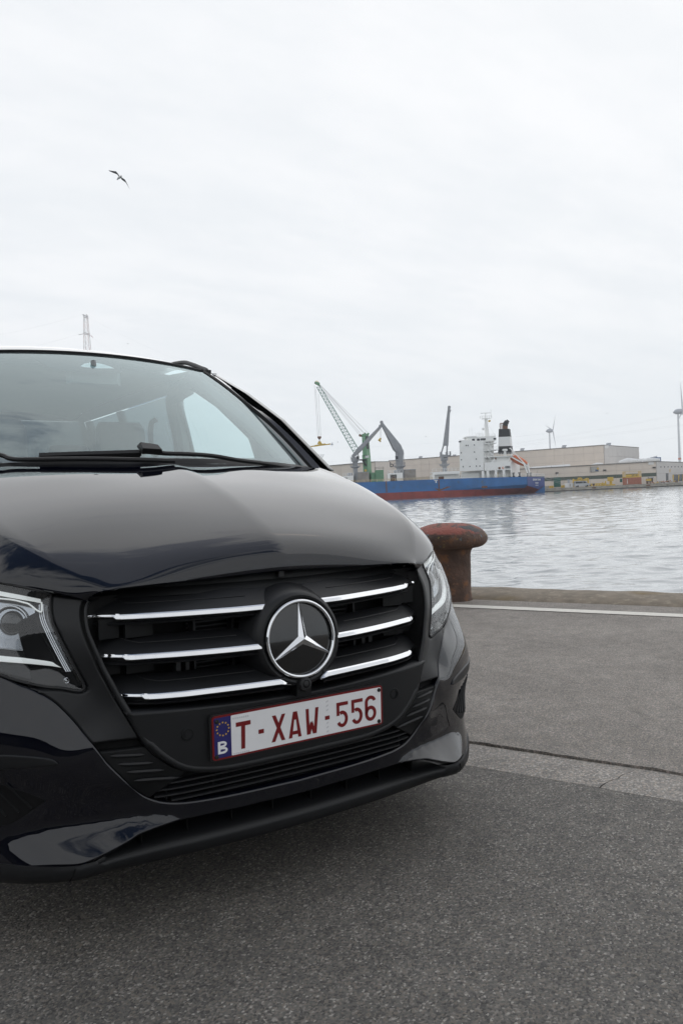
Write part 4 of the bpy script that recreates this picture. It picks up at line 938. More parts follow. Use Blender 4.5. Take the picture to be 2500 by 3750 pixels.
# windscreen surface
def WS(u, v, off=0.):
    w = .76 - .14 * v + .012 * 4 * v * (1 - v)
    yc = .95 + 1.05 * v; zc = .735 + .555 * v + .03 * 4 * v * (1 - v)
    return (w * u, yc + (.31 - .21 * v) * u * u - off * .62, zc + (-.02 - .008 * v) * u * u + off * .78)
ws = MB().grid([[WS(u, v) for u in np.linspace(-1, 1, 41)] for v in np.linspace(-.02, 1, 25)])
scr = vp('windscreen', ws, M['windscreen'], fix=True)
def wpatch(poly, off):
    mb = MB(); n = len(poly); c0 = (sum(p[0] for p in poly) / n, sum(p[1] for p in poly) / n)
    P_ = dense(poly, .05); r = delaunay_2d_cdt([Vector(p) for p in P_] + [Vector((x, y)) for x in np.arange(-.98, 1, .06) for y in np.arange(0, 1, .06)], [(i, (i + 1) % len(P_)) for i in range(len(P_))], [], 1, 1e-6)
    us = sorted(set(i for f in r[2] for i in f)); ix = {i: k for k, i in enumerate(us)}
    return mb.add([WS(r[0][i].x, r[0][i].y, off) for i in us], [tuple(ix[i] for i in f) for f in r[2]])
vp('frit_band', wpatch([(-1, -.02), (1, -.02), (1, .5), (1, 1), (.965, 1), (.955, .8), (.945, .5), (.935, .25), (.92, .075), (.88, .052), (.5, .035), (0, .025), (-.5, .035), (-.88, .052), (-.92, .075), (-.935, .25), (-.945, .5), (-.955, .8), (-.965, 1), (-1, 1), (-1, .5)], -.004), M['frit'], scr)
vp('frit_band', wpatch([(-.965, 1), (.965, 1), (.95, .93), (.58, .935), (.372, .948), (.21, .945), (.195, .90), (.155, .79), (.12, .755), (.06, .742), (-.085, .727), (-.169, .734), (-.282, .748), (-.334, .772), (-.379, .847), (-.434, .945), (-.55, .95), (-.95, .93)], -.005), M['frit'], scr)
vp('camera_window', wpatch([(-.132, .806), (-.088, .848), (-.028, .874), (.03, .868), (.08, .838), (.104, .806), (-.02, .790), (-.105, .795)], -.0035), M['plate_white'], scr)
vp('sensor_housing', MB().hull([WS(-.11, .96, -.02), WS(.16, .96, -.02), WS(.10, .79, -.02), WS(-.08, .79, -.02)], [WS(-.09, .96, -.09), WS(.13, .96, -.09), WS(.09, .80, -.07), WS(-.06, .80, -.07)]), M['dash'], scr, smooth=False)
seal = [WS(u, 1.004, .002) for u in np.linspace(-1, 1, 33)]
vp('roof_seal', MB().tube(seal, .0075, 6), M['rubber'])

# A pillars, roof, rails
AO = [(.82, 1.217, .705), (.79, 1.381, .833), (.765, 1.50, .919), (.75, 1.604, .981), (.735, 1.744, 1.051), (.72, 1.879, 1.127), (.70, 2.027, 1.208), (.685, 2.17, 1.272)]
AO = crv(AO, 4); ap = MB(); n = len(AO)
rows = []
for i, (x, y, z) in enumerate(AO):
    v = min(1, max(0, (z - .705) / (1.272 - .705))) ; a = WS(1, v)
    t = Vector((x, y, z)) - Vector(a)
    rows.append([(a[0] - .012, a[1] + .02, a[2] - .014), (a[0] + .001, a[1] - .002, a[2] + .003), tuple(Vector(a) + t * .38 + Vector((0, -.004, .006))), (x - .002, y - .004, z + .001), (x + .004, y + .012, z - .002), (x + .012, y + .06, z - .03)])
ap.grid([r[2:] for r in rows]); pair('pillar_cover', ap, M['paint'])
ag = MB().grid([r[:3] for r in rows]); pair('pillar_gap_seal', ag, M['black'])
RY = [2.0, 2.12, 2.3, 2.7, 3.2, 4.0, 4.7, 4.95]; RC = [1.298, 1.331, 1.366, 1.408, 1.420, 1.424, 1.405, 1.36]
RE = [1.268, 1.284, 1.314, 1.352, 1.362, 1.366, 1.35, 1.30]
rf = MB(); rows = []
for y in np.linspace(1.995, 4.95, 50):
    c_, e_ = float(np.interp(y, RY, RC)), float(np.interp(y, RY, RE)); w = float(np.interp(y, [2, 2.4, 3, 4.95], [.64, .68, .70, .69]))
    rows.append([(w * u, y + .11 * u * u * max(0, 1 - (y - 2) / .5), c_ + (e_ - c_) * abs(u) ** 2.2) for u in np.linspace(-1, 1, 25)] )
rf.grid(rows); vp('roof', rf, M['paint'], angle=60)
hl_ = MB().grid([[(x * .96, y + .03, z - .06) for x, y, z in r] for r in rows]); vp('headlining', hl_, M['lining'])
rail = MB()
pr = crv([(.682, 2.165, 1.268), (.688, 2.20, 1.287), (.69, 2.262, 1.304), (.692, 2.401, 1.345), (.694, 2.578, 1.382), (.698, 3.0, 1.405), (.698, 4.2, 1.415), (.69, 4.6, 1.385)], 4)
rail.tube(pr, [.008] + [.013] * (len(pr) - 2) + [.008], 8); rail.box(.674, .694, 2.14, 2.20, 1.254, 1.278)
pair('roof_rail', rail, M['rubber'])

# body sides
def XS(y, z):
    b = np.interp(z, [-.30, -.1, .2, .5, .72, 1.0, 1.25, 1.36], [.93, .955, .96, .945, .905, .835, .765, .70])
    return b - .17 * np.clip((1.2 - y) / .6, 0, 2) ** 2 * .4
TS = lambda y, z: -XS(np.asarray(y, float), np.asarray(z, float))
def side(name, poly, m, off=0., thick=.02, grid=.05, parent=van, bev=.004):
    k = skin(poly, TS, off, thick, .03, bev, grid); mb = MB(); mb.v = [(-b, a, c) for a, b, c in k.v]; mb.f = k.f; mb.nrm = [(-b, a, c) for a, b, c in k.nrm]
    return pair(name, mb, m, parent)
arch = lambda cy, r, a0, a1: [(cy + r * math.cos(R(a0 + (a1 - a0) * k / 14)), -.155 + r * math.sin(R(a0 + (a1 - a0) * k / 14))) for k in range(15)]
side('front_wing', [(.64, .415), (.64, -.02)] + arch(1.02, .40, 160, -12) + [(1.55, -.25), (1.55, .69), (1.24, .69), (1.0, .59), (.8, .50)], M['paint'])
side('front_door', [(1.56, -.24), (2.94, -.24), (2.94, .745), (2.0, .72), (1.56, .69)], M['paint'])
side('sliding_door', [(2.95, -.24), (3.74, -.24)] + [p for p in arch(4.18, .40, 165, 118)] + [(3.98, .75), (2.95, .745)], M['paint'])
side('rear_quarter', [(3.995, .21)] + arch(4.18, .40, 112, -12) + [(4.95, -.24), (4.95, .75), (3.995, .75)], M['paint'])
side('sill', [(1.44, -.30), (3.75, -.30), (3.75, -.245), (1.44, -.245)], M['trim'], -.002)
side('pillar_panel', [(1.25, .70), (2.0, .728), (1.985, .80), (2.0, .90), (2.3, 1.1), (2.55, 1.215), (2.62, 1.24), (2.62, 1.262), (2.20, 1.262), (1.9, 1.13), (1.6, .965)], M['piano'])
side('cant_rail', [(2.62, 1.238), (4.95, 1.238), (4.95, 1.30), (4.6, 1.335), (3.0, 1.35), (2.5, 1.32), (2.2, 1.27), (2.62, 1.263)], M['paint'])
for y0, y1 in ((2.83, 2.99), (3.93, 4.06), (4.78, 4.95)):
    side('window_pillar', [(y0 + (.0 if y0 > 2.9 else 0), .75), (y1, .75), (y1 - .01, 1.236), (y0 - .03 if y0 < 2.9 else y0, 1.236)], M['piano'])
side('door_glass', [(1.99, .735), (2.825, .75), (2.80, 1.232), (2.56, 1.212), (2.3, 1.098), (2.005, .902)], M['sideglass'], .012, .004, .08)
side('side_glass', [(2.995, .752), (3.925, .752), (3.925, 1.232), (2.985, 1.232)], M['tinted'], .012, .004, .08)
side('side_glass', [(4.065, .752), (4.775, .752), (4.775, 1.232), (4.065, 1.232)], M['tinted'], .012, .004, .08)
# tail
vp('tailgate', MB().prism([(-.93, -.25), (.93, -.25), (.95, .2), (.90, .74), (-.90, .74), (-.95, .2)], 4.93, 4.97), M['paint'], smooth=False)
vp('tailgate_frame', MB().prism([(-.90, .74), (-.80, .74), (-.70, 1.24), (.70, 1.24), (.80, .74), (.90, .74), (.70, 1.36), (-.70, 1.36)], 4.93, 4.97), M['paint'], smooth=False)
vp('rear_glass', MB().prism([(-.80, .745), (.80, .745), (.70, 1.238), (-.70, 1.238)], 4.94, 4.945), M['tinted'], smooth=False)
vp('underbody', MB().box(-.72, .72, .55, 4.9, -.26, -.20).box(-.86, .86, 1.5, 3.7, -.29, -.24).box(-.74, .74, .30, .55, -.27, -.21), M['black'], smooth=False)
vp('bulkhead', MB().box(-.72, .72, 1.12, 1.16, -.22, .68).box(-.58, .58, .34, .36, -.2, .5), M['black'], smooth=False)
for s in (-1, 1):
    vp('wheel_housing', MB().box(s * .60 - .02, s * .60 + .02, .60, 1.44, -.24, .30).box(min(s * .6, s * .9), max(s * .6, s * .9), .60, 1.44, .28, .30), M['black'], smooth=False)
for y in (1.02, 4.18):
    for s in (-1, 1):
        F_ = Matrix((Vector((0, 1, 0)), Vector((0, 0, 1)), Vector((s, 0, 0)))).transposed()
        w = vp('wheel', MB().lathe([(.215, -.20), (.31, -.21), (.330, -.19), (.335, -.14), (.335, -.07), (.330, -.02), (.31, .0), (.225, .002), (.215, -.02)], 40, (s * .91, y, -.155), F_), M['rubber'])
        vp('rim', MB().lathe([(.222, -.01), (.20, -.03), (.19, -.06), (.05, -.03), (.03, -.02), (.0005, -.018)], 40, (s * .91, y, -.155), F_), M['alloy'], w)

# cabin
vp('cabin_floor', MB().box(-.84, .84, 1.2, 4.9, -.20, -.15), M['dash'], smooth=False)
dm = MB(); rows = []
for u in np.linspace(-1, 1, 25):
    b = WS(u * .97, .03)
    hump = .05 * math.exp(-((u - .47) / .17) ** 2)
    rows.append([(b[0], b[1] + .03, .690), (b[0], b[1] + .14, .712), (b[0], 1.50, .715 + hump * .5), (b[0], 1.60, .722 + hump), (b[0], 1.68, .705 + hump * .8), (b[0], 1.70, .60), (b[0], 1.66, .3)])
dm.grid(rows); dash = vp('dashboard', dm, M['dash'])
F_ = Matrix((Vector((1, 0, 0)), Vector((0, math.sin(R(25)), math.cos(R(25)))), Vector((0, -math.cos(R(25)), math.sin(R(25)))))).transposed()
vp('steering_wheel', MB().lathe([(.185 + .014 * math.cos(t), .014 * math.sin(t)) for t in np.linspace(0, 6.283, 11)[:-1]], 40, (.40, 1.84, .60), F_, closed=True).lathe([(.07, -.02), (.06, .02), (.0005, .03)], 20, (.40, 1.84, .60), F_).box(.22, .58, 1.835, 1.845, .585, .615), M['rubber'], dash)
def seat(x, y, w, top):
    b = MB()
    def pad(x0, x1, y0, y1, z0, z1, lean=0.):
        rows = []
        for k in range(9):
            t = k / 8; z = z0 + (z1 - z0) * t; e_ = 1 - .18 * abs(2 * t - 1) ** 4
            cx_, cy_ = (x0 + x1) / 2, (y0 + y1) / 2 + lean * t
            rows.append([(cx_ + (x1 - x0) / 2 * e_ * math.copysign(abs(math.cos(a)) ** .5, math.cos(a)), cy_ + (y1 - y0) / 2 * e_ * math.copysign(abs(math.sin(a)) ** .5, math.sin(a)), z) for a in np.linspace(0, 2 * math.pi, 25)])
        b.grid(rows); b.add(rows[-1][:-1], [tuple(range(24))])
    pad(x - w / 2, x + w / 2, y + .30, y + .44, .02, .60, .16)
    pad(x - w / 2, x + w / 2, y - .22, y + .34, -.12, .05)
    pad(x - .145, x + .145, y + .48, y + .60, top - .25, top, .02)
    return vp('seat', b, M['seat'], angle=50)
seat(.40, 2.28, .50, 1.045); seat(-.40, 1.62, .50, .985); seat(-.30, 2.35, .46, .99); seat(.38, 3.45, .46, .98); seat(-.34, 3.45, .46, .98)
for s in (-1, 1):
    vp('seat_belt', MB().beam((s * .755, 2.86, 1.16), (s * .80, 2.84, .2), .05, .006), M['lining'], smooth=False)
    lp = MB(); lp.tube(crv([(s * .735, 2.60, 1.245), (s * .755, 2.86, 1.20), (s * .80, 2.87, .95), (s * .82, 2.88, .72)], 4), .055, 8); vp('pillar_trim', lp, M['lining'])
    tr = MB().tube([(s * (x - .055), y + .06, z - .03) for x, y, z in AO], .05, 8); vp('pillar_trim', tr, M['lining'])
    vp('grab_handle', MB().tube(crv([(s * .72, 3.10, 1.10), (s * .69, 3.12, 1.06), (s * .69, 3.12, .90), (s * .72, 3.10, .86)], 5), .018, 8), M['dash'])
vp('rear_mirror', MB().hull([(-.15, 1.80, 1.115), (.09, 1.79, 1.115), (.09, 1.79, 1.175), (-.15, 1.80, 1.175)], [(-.13, 1.77, 1.12), (.07, 1.765, 1.12), (.07, 1.765, 1.17), (-.13, 1.77, 1.17)]).tube([(-.02, 1.80, 1.16), (-.02, 1.83, 1.23)], .012, 6), M['lining'], smooth=False)

# cowl and wipers
cw = MB(); rows = []
for u in np.linspace(-1, 1, 31):
    b = WS(u, .01); x = b[0]
    yb = float(np.interp(abs(x), [0, .25, .5, .75, .82], [.965, .99, 1.05, 1.13, 1.2])); zb = float(np.interp(abs(x), [0, .25, .5, .75, .82], [.722, .712, .703, .700, .704]))
    rows.append([(x, yb - .10, zb - .06), (x, yb + .005, zb - .016), (x, min(b[1] - .03, yb + .03), zb + .004), (x, b[1] - .012, b[2] + .002), (x, b[1] + .01, b[2] + .004)])
cw.grid(rows); vp('cowl', cw, M['rubber'])
def wiper(blade, arm, hub):
    a = vp('wiper', MB().tube([WS(u, v, .030) for u, v in crv(arm, 3)], .0085, 7), M['rubber'])
    b_ = MB(); pts = [WS(u, v, .022) for u, v in blade]
    b_.tube(pts, .013, 6); b_.beam(WS(*blade[0], .006), WS(*blade[-1], .006), .006, .03)
    vp('wiper_blade', b_, M['rubber'], a)
    vp('wiper_hub', MB().hull([WS(hub[0] - .03, hub[1] - .012, .03), WS(hub[0] + .07, hub[1] - .012, .03), WS(hub[0] + .07, hub[1] + .030, .03), WS(hub[0] - .035, hub[1] + .034, .03)], [WS(hub[0] - .03, hub[1] - .01, .055), WS(hub[0] + .06, hub[1] - .01, .05), WS(hub[0] + .055, hub[1] + .018, .05), WS(hub[0] - .025, hub[1] + .026, .055)]), M['rubber'], a, smooth=False)
wiper([(-.565, .014), (-.45, .014), (-.30, .014), (-.13, .018)], [(-.14, .018), (-.02, .004), (.06, .002), (.22, -.006), (.36, -.028), (.50, -.038), (.72, -.055)], (-.105, .012))
wiper([(-1.0, .020), (-.9, .02), (-.80, .02), (-.735, .02)], [(-.80, .030), (-.72, .022), (-.68, -.004), (-.60, -.012), (-.40, -.020), (-.2, -.030), (0.0, -.040)], (-.80, .022))

# ------------------------------------------------------------------ far side of the dock
CY_, SY_ = math.cos(YAW), math.sin(YAW)
def fw(x, d, z): return Vector((EYE.x + x * CY_ + d * SY_, EYE.y - x * SY_ + d * CY_, z))
class Far:
    """a thing on the far side: x runs along the far quay, d away from it, z up"""
    def __init__(s, name, label, cat, x, d, z, group=None):
        s.o = (x, d, z)
        s.root = empty(name, label, cat, Matrix.Translation(fw(x, d, z)) @ Matrix.Rotation(-YAW, 4, 'Z'), group)
    def part(s, name, mb, m, parent=None, **k):
        k.setdefault('smooth', False)
        return make(name, mb, m, parent or s.root, s.o, **k)
    def inst(s, name, src, x, d, z, parent=None):
        o = bpy.data.objects.new(name, src.data); col.objects.link(o); o.parent = parent or s.root
        o.location = (x - s.o[0], d - s.o[1], z - s.o[2]); return o
def solo(name, mb, m, label, cat, x, d, z, group=None, smooth=False, kind=None):
    o = make(name, mb, m, None, (x, d, z), smooth, 40 if smooth else None)
    o.matrix_world = Matrix.Translation(fw(x, d, z)) @ Matrix.Rotation(-YAW, 4, 'Z')
    return tag(o, label, cat, group, kind)

M['hull_blue'] = mat('hull_blue', (.035, .15, .38), .55, var=.22, vscale=.25, second=(.075, .13, .20), mask=(.56, .72), mscale=.35)
M['hull_shaded'] = mat('hull_blue_shaded', (.030, .060, .22), .5, var=.08, vscale=.6)  # hull blue again, with the shade on the stern put into the colour
M['hull_red'] = mat('hull_red', (.27, .050, .042), .7, var=.25, vscale=.3, second=(.15, .035, .035), mask=(.5, .75), mscale=.5)
M['ship_white'] = mat('ship_white', (.88, .88, .86), .5, var=.04, vscale=.5, second=(.60, .50, .36), mask=(.70, .80), mscale=.45)
M['ship_grey'] = mat('crane_grey', (.30, .31, .33), .55, var=.10, vscale=.6, second=(.36, .32, .26), mask=(.58, .72), mscale=.6)
M['hatch'] = mat('hatch_grey', (.30, .28, .26), .75, var=.2, vscale=.6, second=(.30, .20, .13), mask=(.56, .7), mscale=.9)
M['deck_yel'] = mat('rail_paint', (.62, .50, .32), .7, var=.2)
M['fun_black'] = mat('funnel_black', (.022, .024, .027), .6, var=.25, vscale=.6)
M['orange'] = mat('lifeboat_orange', (.62, .15, .045), .45, var=.08)
M['window'] = mat('window_dark', (.02, .024, .03), .2, var=.2)
M['crane_green'] = mat('crane_green', (.14, .30, .17), .55, var=.10, vscale=.5, second=(.24, .33, .24), mask=(.56, .72), mscale=.4)
M['lattice'] = mat('lattice_green', (.20, .33, .28), .6, var=.1)
M['yellow'] = mat('gear_yellow', (.62, .42, .07), .6, var=.15, vscale=2, second=(.30, .20, .09), mask=(.62, .75), mscale=3)
M['rust'] = mat('rust', (.17, .085, .05), .85, var=.3, vscale=3)
M['rope'] = mat('rope', (.30, .30, .30), .9, var=.1)
M['wire'] = mat('wire', (.30, .32, .34), .7, var=.1)
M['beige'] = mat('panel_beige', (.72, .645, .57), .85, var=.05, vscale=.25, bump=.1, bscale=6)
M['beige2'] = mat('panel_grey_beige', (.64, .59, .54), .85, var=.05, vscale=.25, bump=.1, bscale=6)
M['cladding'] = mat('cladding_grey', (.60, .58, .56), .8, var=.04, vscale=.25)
M['joint'] = mat('panel_joint', (.50, .46, .42), .9, var=.1)
M['roofm'] = mat('roof_edge', (.20, .19, .18), .8, var=.1)
M['skylight'] = mat('skylight', (.72, .73, .73), .5, var=.06, vscale=.6)
M['band'] = mat('green_band', (.10, .125, .10), .8, var=.06)
M['green_door'] = mat('green_door', (.018, .115, .090), .6, var=.08)
M['quay_c'] = mat('dock_concrete', (.42, .39, .34), .9, var=.2, vscale=.5, second=(.24, .21, .17), mask=(.5, .7), mscale=.7)
M['quay_top'] = mat('dock_surface', (.22, .21, .20), .9, var=.15, vscale=.3)
M['wet'] = mat('tide_mark', (.045, .042, .035), .5, var=.3, vscale=1.)
M['land'] = mat('land', (.22, .21, .19), .9, var=.2, vscale=.02)
M['container'] = mat('container_red', (.42, .17, .115), .7, var=.14, vscale=1.5, second=(.36, .22, .17), mask=(.55, .7), mscale=1.5)
M['silver'] = mat('van_silver', (.42, .43, .44), .3, metal=.4, coat=.5, var=.05)
M['white'] = mat('white_paint', (.78, .78, .77), .6, var=.04)
M['turbine'] = mat('turbine_white', (.66, .68, .70), .5, var=.03)
M['nac'] = mat('nacelle_grey', (.42, .44, .48), .5, var=.05)
M['signal'] = mat('signal_red', (.62, .22, .15), .6, var=.08)
M['pylon'] = mat('pylon_steel', (.20, .19, .20), .6, metal=.2, var=.1, second=(.36, .20, .19), mask=(.5, .52), mscale=.05)
M['blue_tank'] = mat('tank_blue', (.05, .11, .24), .5, var=.1)
M['mirror_sign'] = mat('picture_board', (.42, .42, .40), .4, var=.2, vscale=1.2)

# ---- dock edge, land
QZ, QD = -.75, 300.
solo('dock_ground', MB().add([(-900, QD + .5, QZ), (900, QD + .5, QZ), (1000, 1380, QZ), (-900, 1380, QZ)], [(0, 1, 2, 3)]), M['quay_top'], None, None, 0, QD, QZ, kind='structure')
dw = solo('dock_wall', MB().box(-900, 900, QD + .15, QD + 1.4, -3.6, QZ - .28), M['quay_c'], None, None, 0, QD, QZ, kind='structure')
make('tide_mark', MB().box(-900, 900, QD + .10, QD + .20, -3.4, -1.72), M['wet'], dw, (0, QD, QZ))
src = None
for k in range(-3, 24):
    x0 = 62 + 6.0 * k
    if src is None:
        src = make('coping_slab', MB().box(0, 5.94, 0, 1.3, -.30, .015), M['quay_c'], dw); src.location = (x0, 0, 0)
    else:
        c = bpy.data.objects.new('coping_slab', src.data); col.objects.link(c); c.parent = dw; c.location = (x0, .02 * (k % 3), .01 * (k % 2))

# ---- cargo ship
DS = 280.
ship = Far('cargo_ship', 'blue and red hulled cargo ship with white bridge block moored at far quay', 'ship', 66.8, DS, -2.05)
def shx(x, b): return x + .78 * b                     # the transom faces partly this way
st = [(-70, 4.9, 4.9), (-40, 4.75, 4.75), (4, 4.6, 4.6), (33, 4.5, 4.5), (51, 4.3, 4.3), (60, 4.1, 4.1), (66.8, 3.98, 3.98)]
bm1, bm2 = MB(), MB()
def sect(x, top):
    t = max(0, (x - 30) / 36.8); k = t * t
    rz = .42 - .5 * t                                  # paint line
    kn = rz if x < 36 else rz + 1.3 * t                # knuckle where the counter starts to tuck in
    return [(x, DS, top), (x, DS, kn), (shx(x, 2.2 * k) - .78 * 2.2 * k, DS + 1.6 * k, rz), (x - 1.5 * k, DS + 3.4 * k, -.9), (x - 4. * k, DS + 5.2 * k, -2.9)]
xs = list(np.linspace(-70, 36, 12)) + list(np.linspace(39, 66.8, 10))
tops = [float(np.interp(x, [q[0] for q in st], [q[1] for q in st])) for x in xs]
secs = [sect(x, t) for x, t in zip(xs, tops)]
BW = 12.0
hullb = MB().grid([s[:3] for s in secs]); hullr = MB().grid([s[2:] for s in secs])
for s_ in (0, -1):
    pass
far_side = MB().grid([[(shx(s[0][0], BW), DS + BW, s[0][2]), (shx(s[0][0], BW), DS + BW, -2.9)] for s in secs])
deck = MB().grid([[(s[0][0], DS + .02, s[0][2] - .02), (shx(s[0][0], BW), DS + BW - .02, s[0][2] - .02)] for s in secs])
hb_ = ship.part('hull', hullb, M['hull_blue'], smooth=True, angle=25)
ship.part('hull_bottom', hullr, M['hull_red'], smooth=True, angle=40)
ship.part('hull_far_side', far_side, M['hull_blue']); ship.part('deck', deck, M['hatch'])
tr = MB().add([(66.79, DS, 3.98), (76.17, DS + BW, 3.5), (76.17, DS + BW, .55), (72.8, DS + 8.2, -.75), (66.95, DS, .72)], [(0, 1, 2, 3, 4)])
tn = ship.part('transom', tr, M['hull_shaded'])
ship.part('counter', MB().add([(66.8, DS, .72), (72.8, DS + 8.2, -.75), (76.17, DS + BW, .55), (62.8, DS + 5.2, -2.9), (71, DS + BW, -2.9)], [(0, 1, 3), (1, 4, 3), (1, 2, 4)]), M['hull_red'])
# lettering on the transom
def text(body, name, size, origin, xdir, updir, m, parent, base, squash=1., ext=.02):
    cu = bpy.data.curves.new(name, 'FONT'); cu.body = body; cu.size = size; cu.align_x = 'CENTER'; cu.align_y = 'CENTER'; cu.extrude = ext; cu.offset = .012 * size
    t = bpy.data.objects.new(name, cu); col.objects.link(t)
    me = bpy.data.meshes.new_from_object(t); bpy.data.objects.remove(t); bpy.data.curves.remove(cu)
    o = bpy.data.objects.new(name, me); col.objects.link(o); me.materials.append(m); o.parent = parent
    X, U = Vector(xdir).normalized(), Vector(updir).normalized(); Nn = X.cross(U)
    Mx = Matrix((X * squash, U, Nn)).transposed().to_4x4(); Mx.translation = Vector(origin) - Vector(base)
    o.matrix_local = Mx; return o
tx = Vector((76.17 - 66.8, BW, -.45))
for body, sz, zc in (('SOLENT STAR', .92, 2.75), ('NASSAU', .62, 1.55), ('IMO 9146821', .36, .70)):
    p0 = Vector((66.86, DS, 0)) + tx * .52
    text(body, 'ship_name' if sz > .9 else 'port_name', sz, (p0.x + .05, p0.y - .14, zc), tx, (0, 0, 1), M['ship_white'], tn, ship.o, 1.22)
# hull details
for x, z0, z1 in ((16.44, .6, 4.6), (35.22, .2, 4.4)):
    ship.part('fender_bar', MB().box(x - .18, x + .18, DS - .12, DS + .05, z0, z1), M['hull_red'] if False else M['rust'], hb_)
ship.part('draught_mark', MB().box(33.6, 34.9, DS - .05, DS + .02, 3.95, 4.2).box(34.05, 34.45, DS - .05, DS + .02, 3.2, 3.95), M['white'], hb_)
ship.part('anchor_pocket', MB().box(50.43, 52.48, DS - .1, DS + .02, .6, 1.3), M['rust'], hb_)
ship.part('rust_streak', MB().add([(33.5, DS - .02, 1.3), (35.2, DS - .02, .2), (39.6, DS - .02, 1.6), (38.2, DS - .02, 1.75), (36, DS - .02, .9)], [(0, 1, 4), (1, 2, 3, 4)]), M['yellow'] if False else M['rust'], hb_)
# deck rail
def railing(x0, x1, d0, d1, z0, z1, h=1.1, gap=2.0, r=.05):
    mb = MB(); n = max(1, int(math.hypot(x1 - x0, d1 - d0) / gap))
    for k in range(n + 1):
        t = k / n; x, d, z = x0 + (x1 - x0) * t, d0 + (d1 - d0) * t, z0 + (z1 - z0) * t
        mb.box(x - r, x + r, d - r, d + r, z, z + h)
    for q in (h, h * .55): mb.beam((x0, d0, z0 + q), (x1, d1, z1 + q), r * 1.6, r * 1.6)
    return mb
ship.part('deck_rail', railing(-20, 33, DS + .3, DS + .3, 4.6, 4.5, .85, 2.2, .07), M['deck_yel'])
ship.part('stern_rail', railing(52, 66.4, DS + .3, DS + .3, 4.25, 4.0, 1.1, 1.6, .05), M['ship_white'])
ship.part('transom_rail', railing(66.8, 76.17, DS + .2, DS + BW, 3.95, 3.5, 1.3, .9, .05), M['ship_white'])
# deckhouses at the crane feet and the grey hatch covers
for (xa, za), (xb, zb) in ((((1.08, 7.21)), ((4.85, 4.92))), (((17.2, 7.48)), ((22.57, 4.79)))):
    h_ = ship.part('deck_house', MB().box(xa, xb, DS + .8, DS + 1.2, za - .6, za).box(xa, xa + .8, DS + .8, DS + 6, 4.4, za - .6).box(xb - 2.2, xb, DS + .8, DS + 6, 4.4, za - .6).box(xa, xb, DS + 1.2, DS + 6, za - .6, za).box(xa, xb, DS + 4, DS + 6, 4.4, za - .6), M['ship_white'])
    ship.part('house_rail', railing(xa, xb, DS + .9, DS + .9, za, za, 1.0, .9, .05), M['ship_white'], h_)
    ship.part('winch', MB().lathe([(.9, 0), (1.0, .1), (1.0, .8), (.7, 1.0), (.001, 1.0)], 14, ((xa + xb) / 2 + .6, DS + 3, za)), M['ship_grey'], h_)
    ship.part('pump', MB().box(xa + 1.2, xb - 2.6, DS + 2, DS + 3.5, 4.4, 5.4).tube(crv([(xa + 1.6, DS + 1.6, 4.5), (xa + 1.8, DS + 1.6, 5.8), (xa + 2.4, DS + 1.6, 5.9), (xa + 2.5, DS + 1.6, 5)], 3), .16, 6), M['rust'], h_)
for (xa, za), (xb, zb) in ((((6.42, 8.09)), ((10.48, 5.29))), (((23.29, 8.28)), ((27.36, 5.27)))):
    hc = ship.part('hatch_cover', MB().box(xa, xb, DS + 2, DS + 9, 4.4, za), M['hatch'])
    ship.part('hatch_edge', MB().box(xa - .1, xb + .1, DS + 1.9, DS + 9, za, za + .25).box(xa - .5, xa - .1, DS + 2.2, DS + 8, 4.4, za + .3), M['ship_grey'], hc)
    for k in range(1, 4): ship.part('hatch_stiffener', MB().box(xa + (xb - xa) * k / 4 - .06, xa + (xb - xa) * k / 4 + .06, DS + 1.9, DS + 2.05, 4.5, za), M['hatch'], hc)
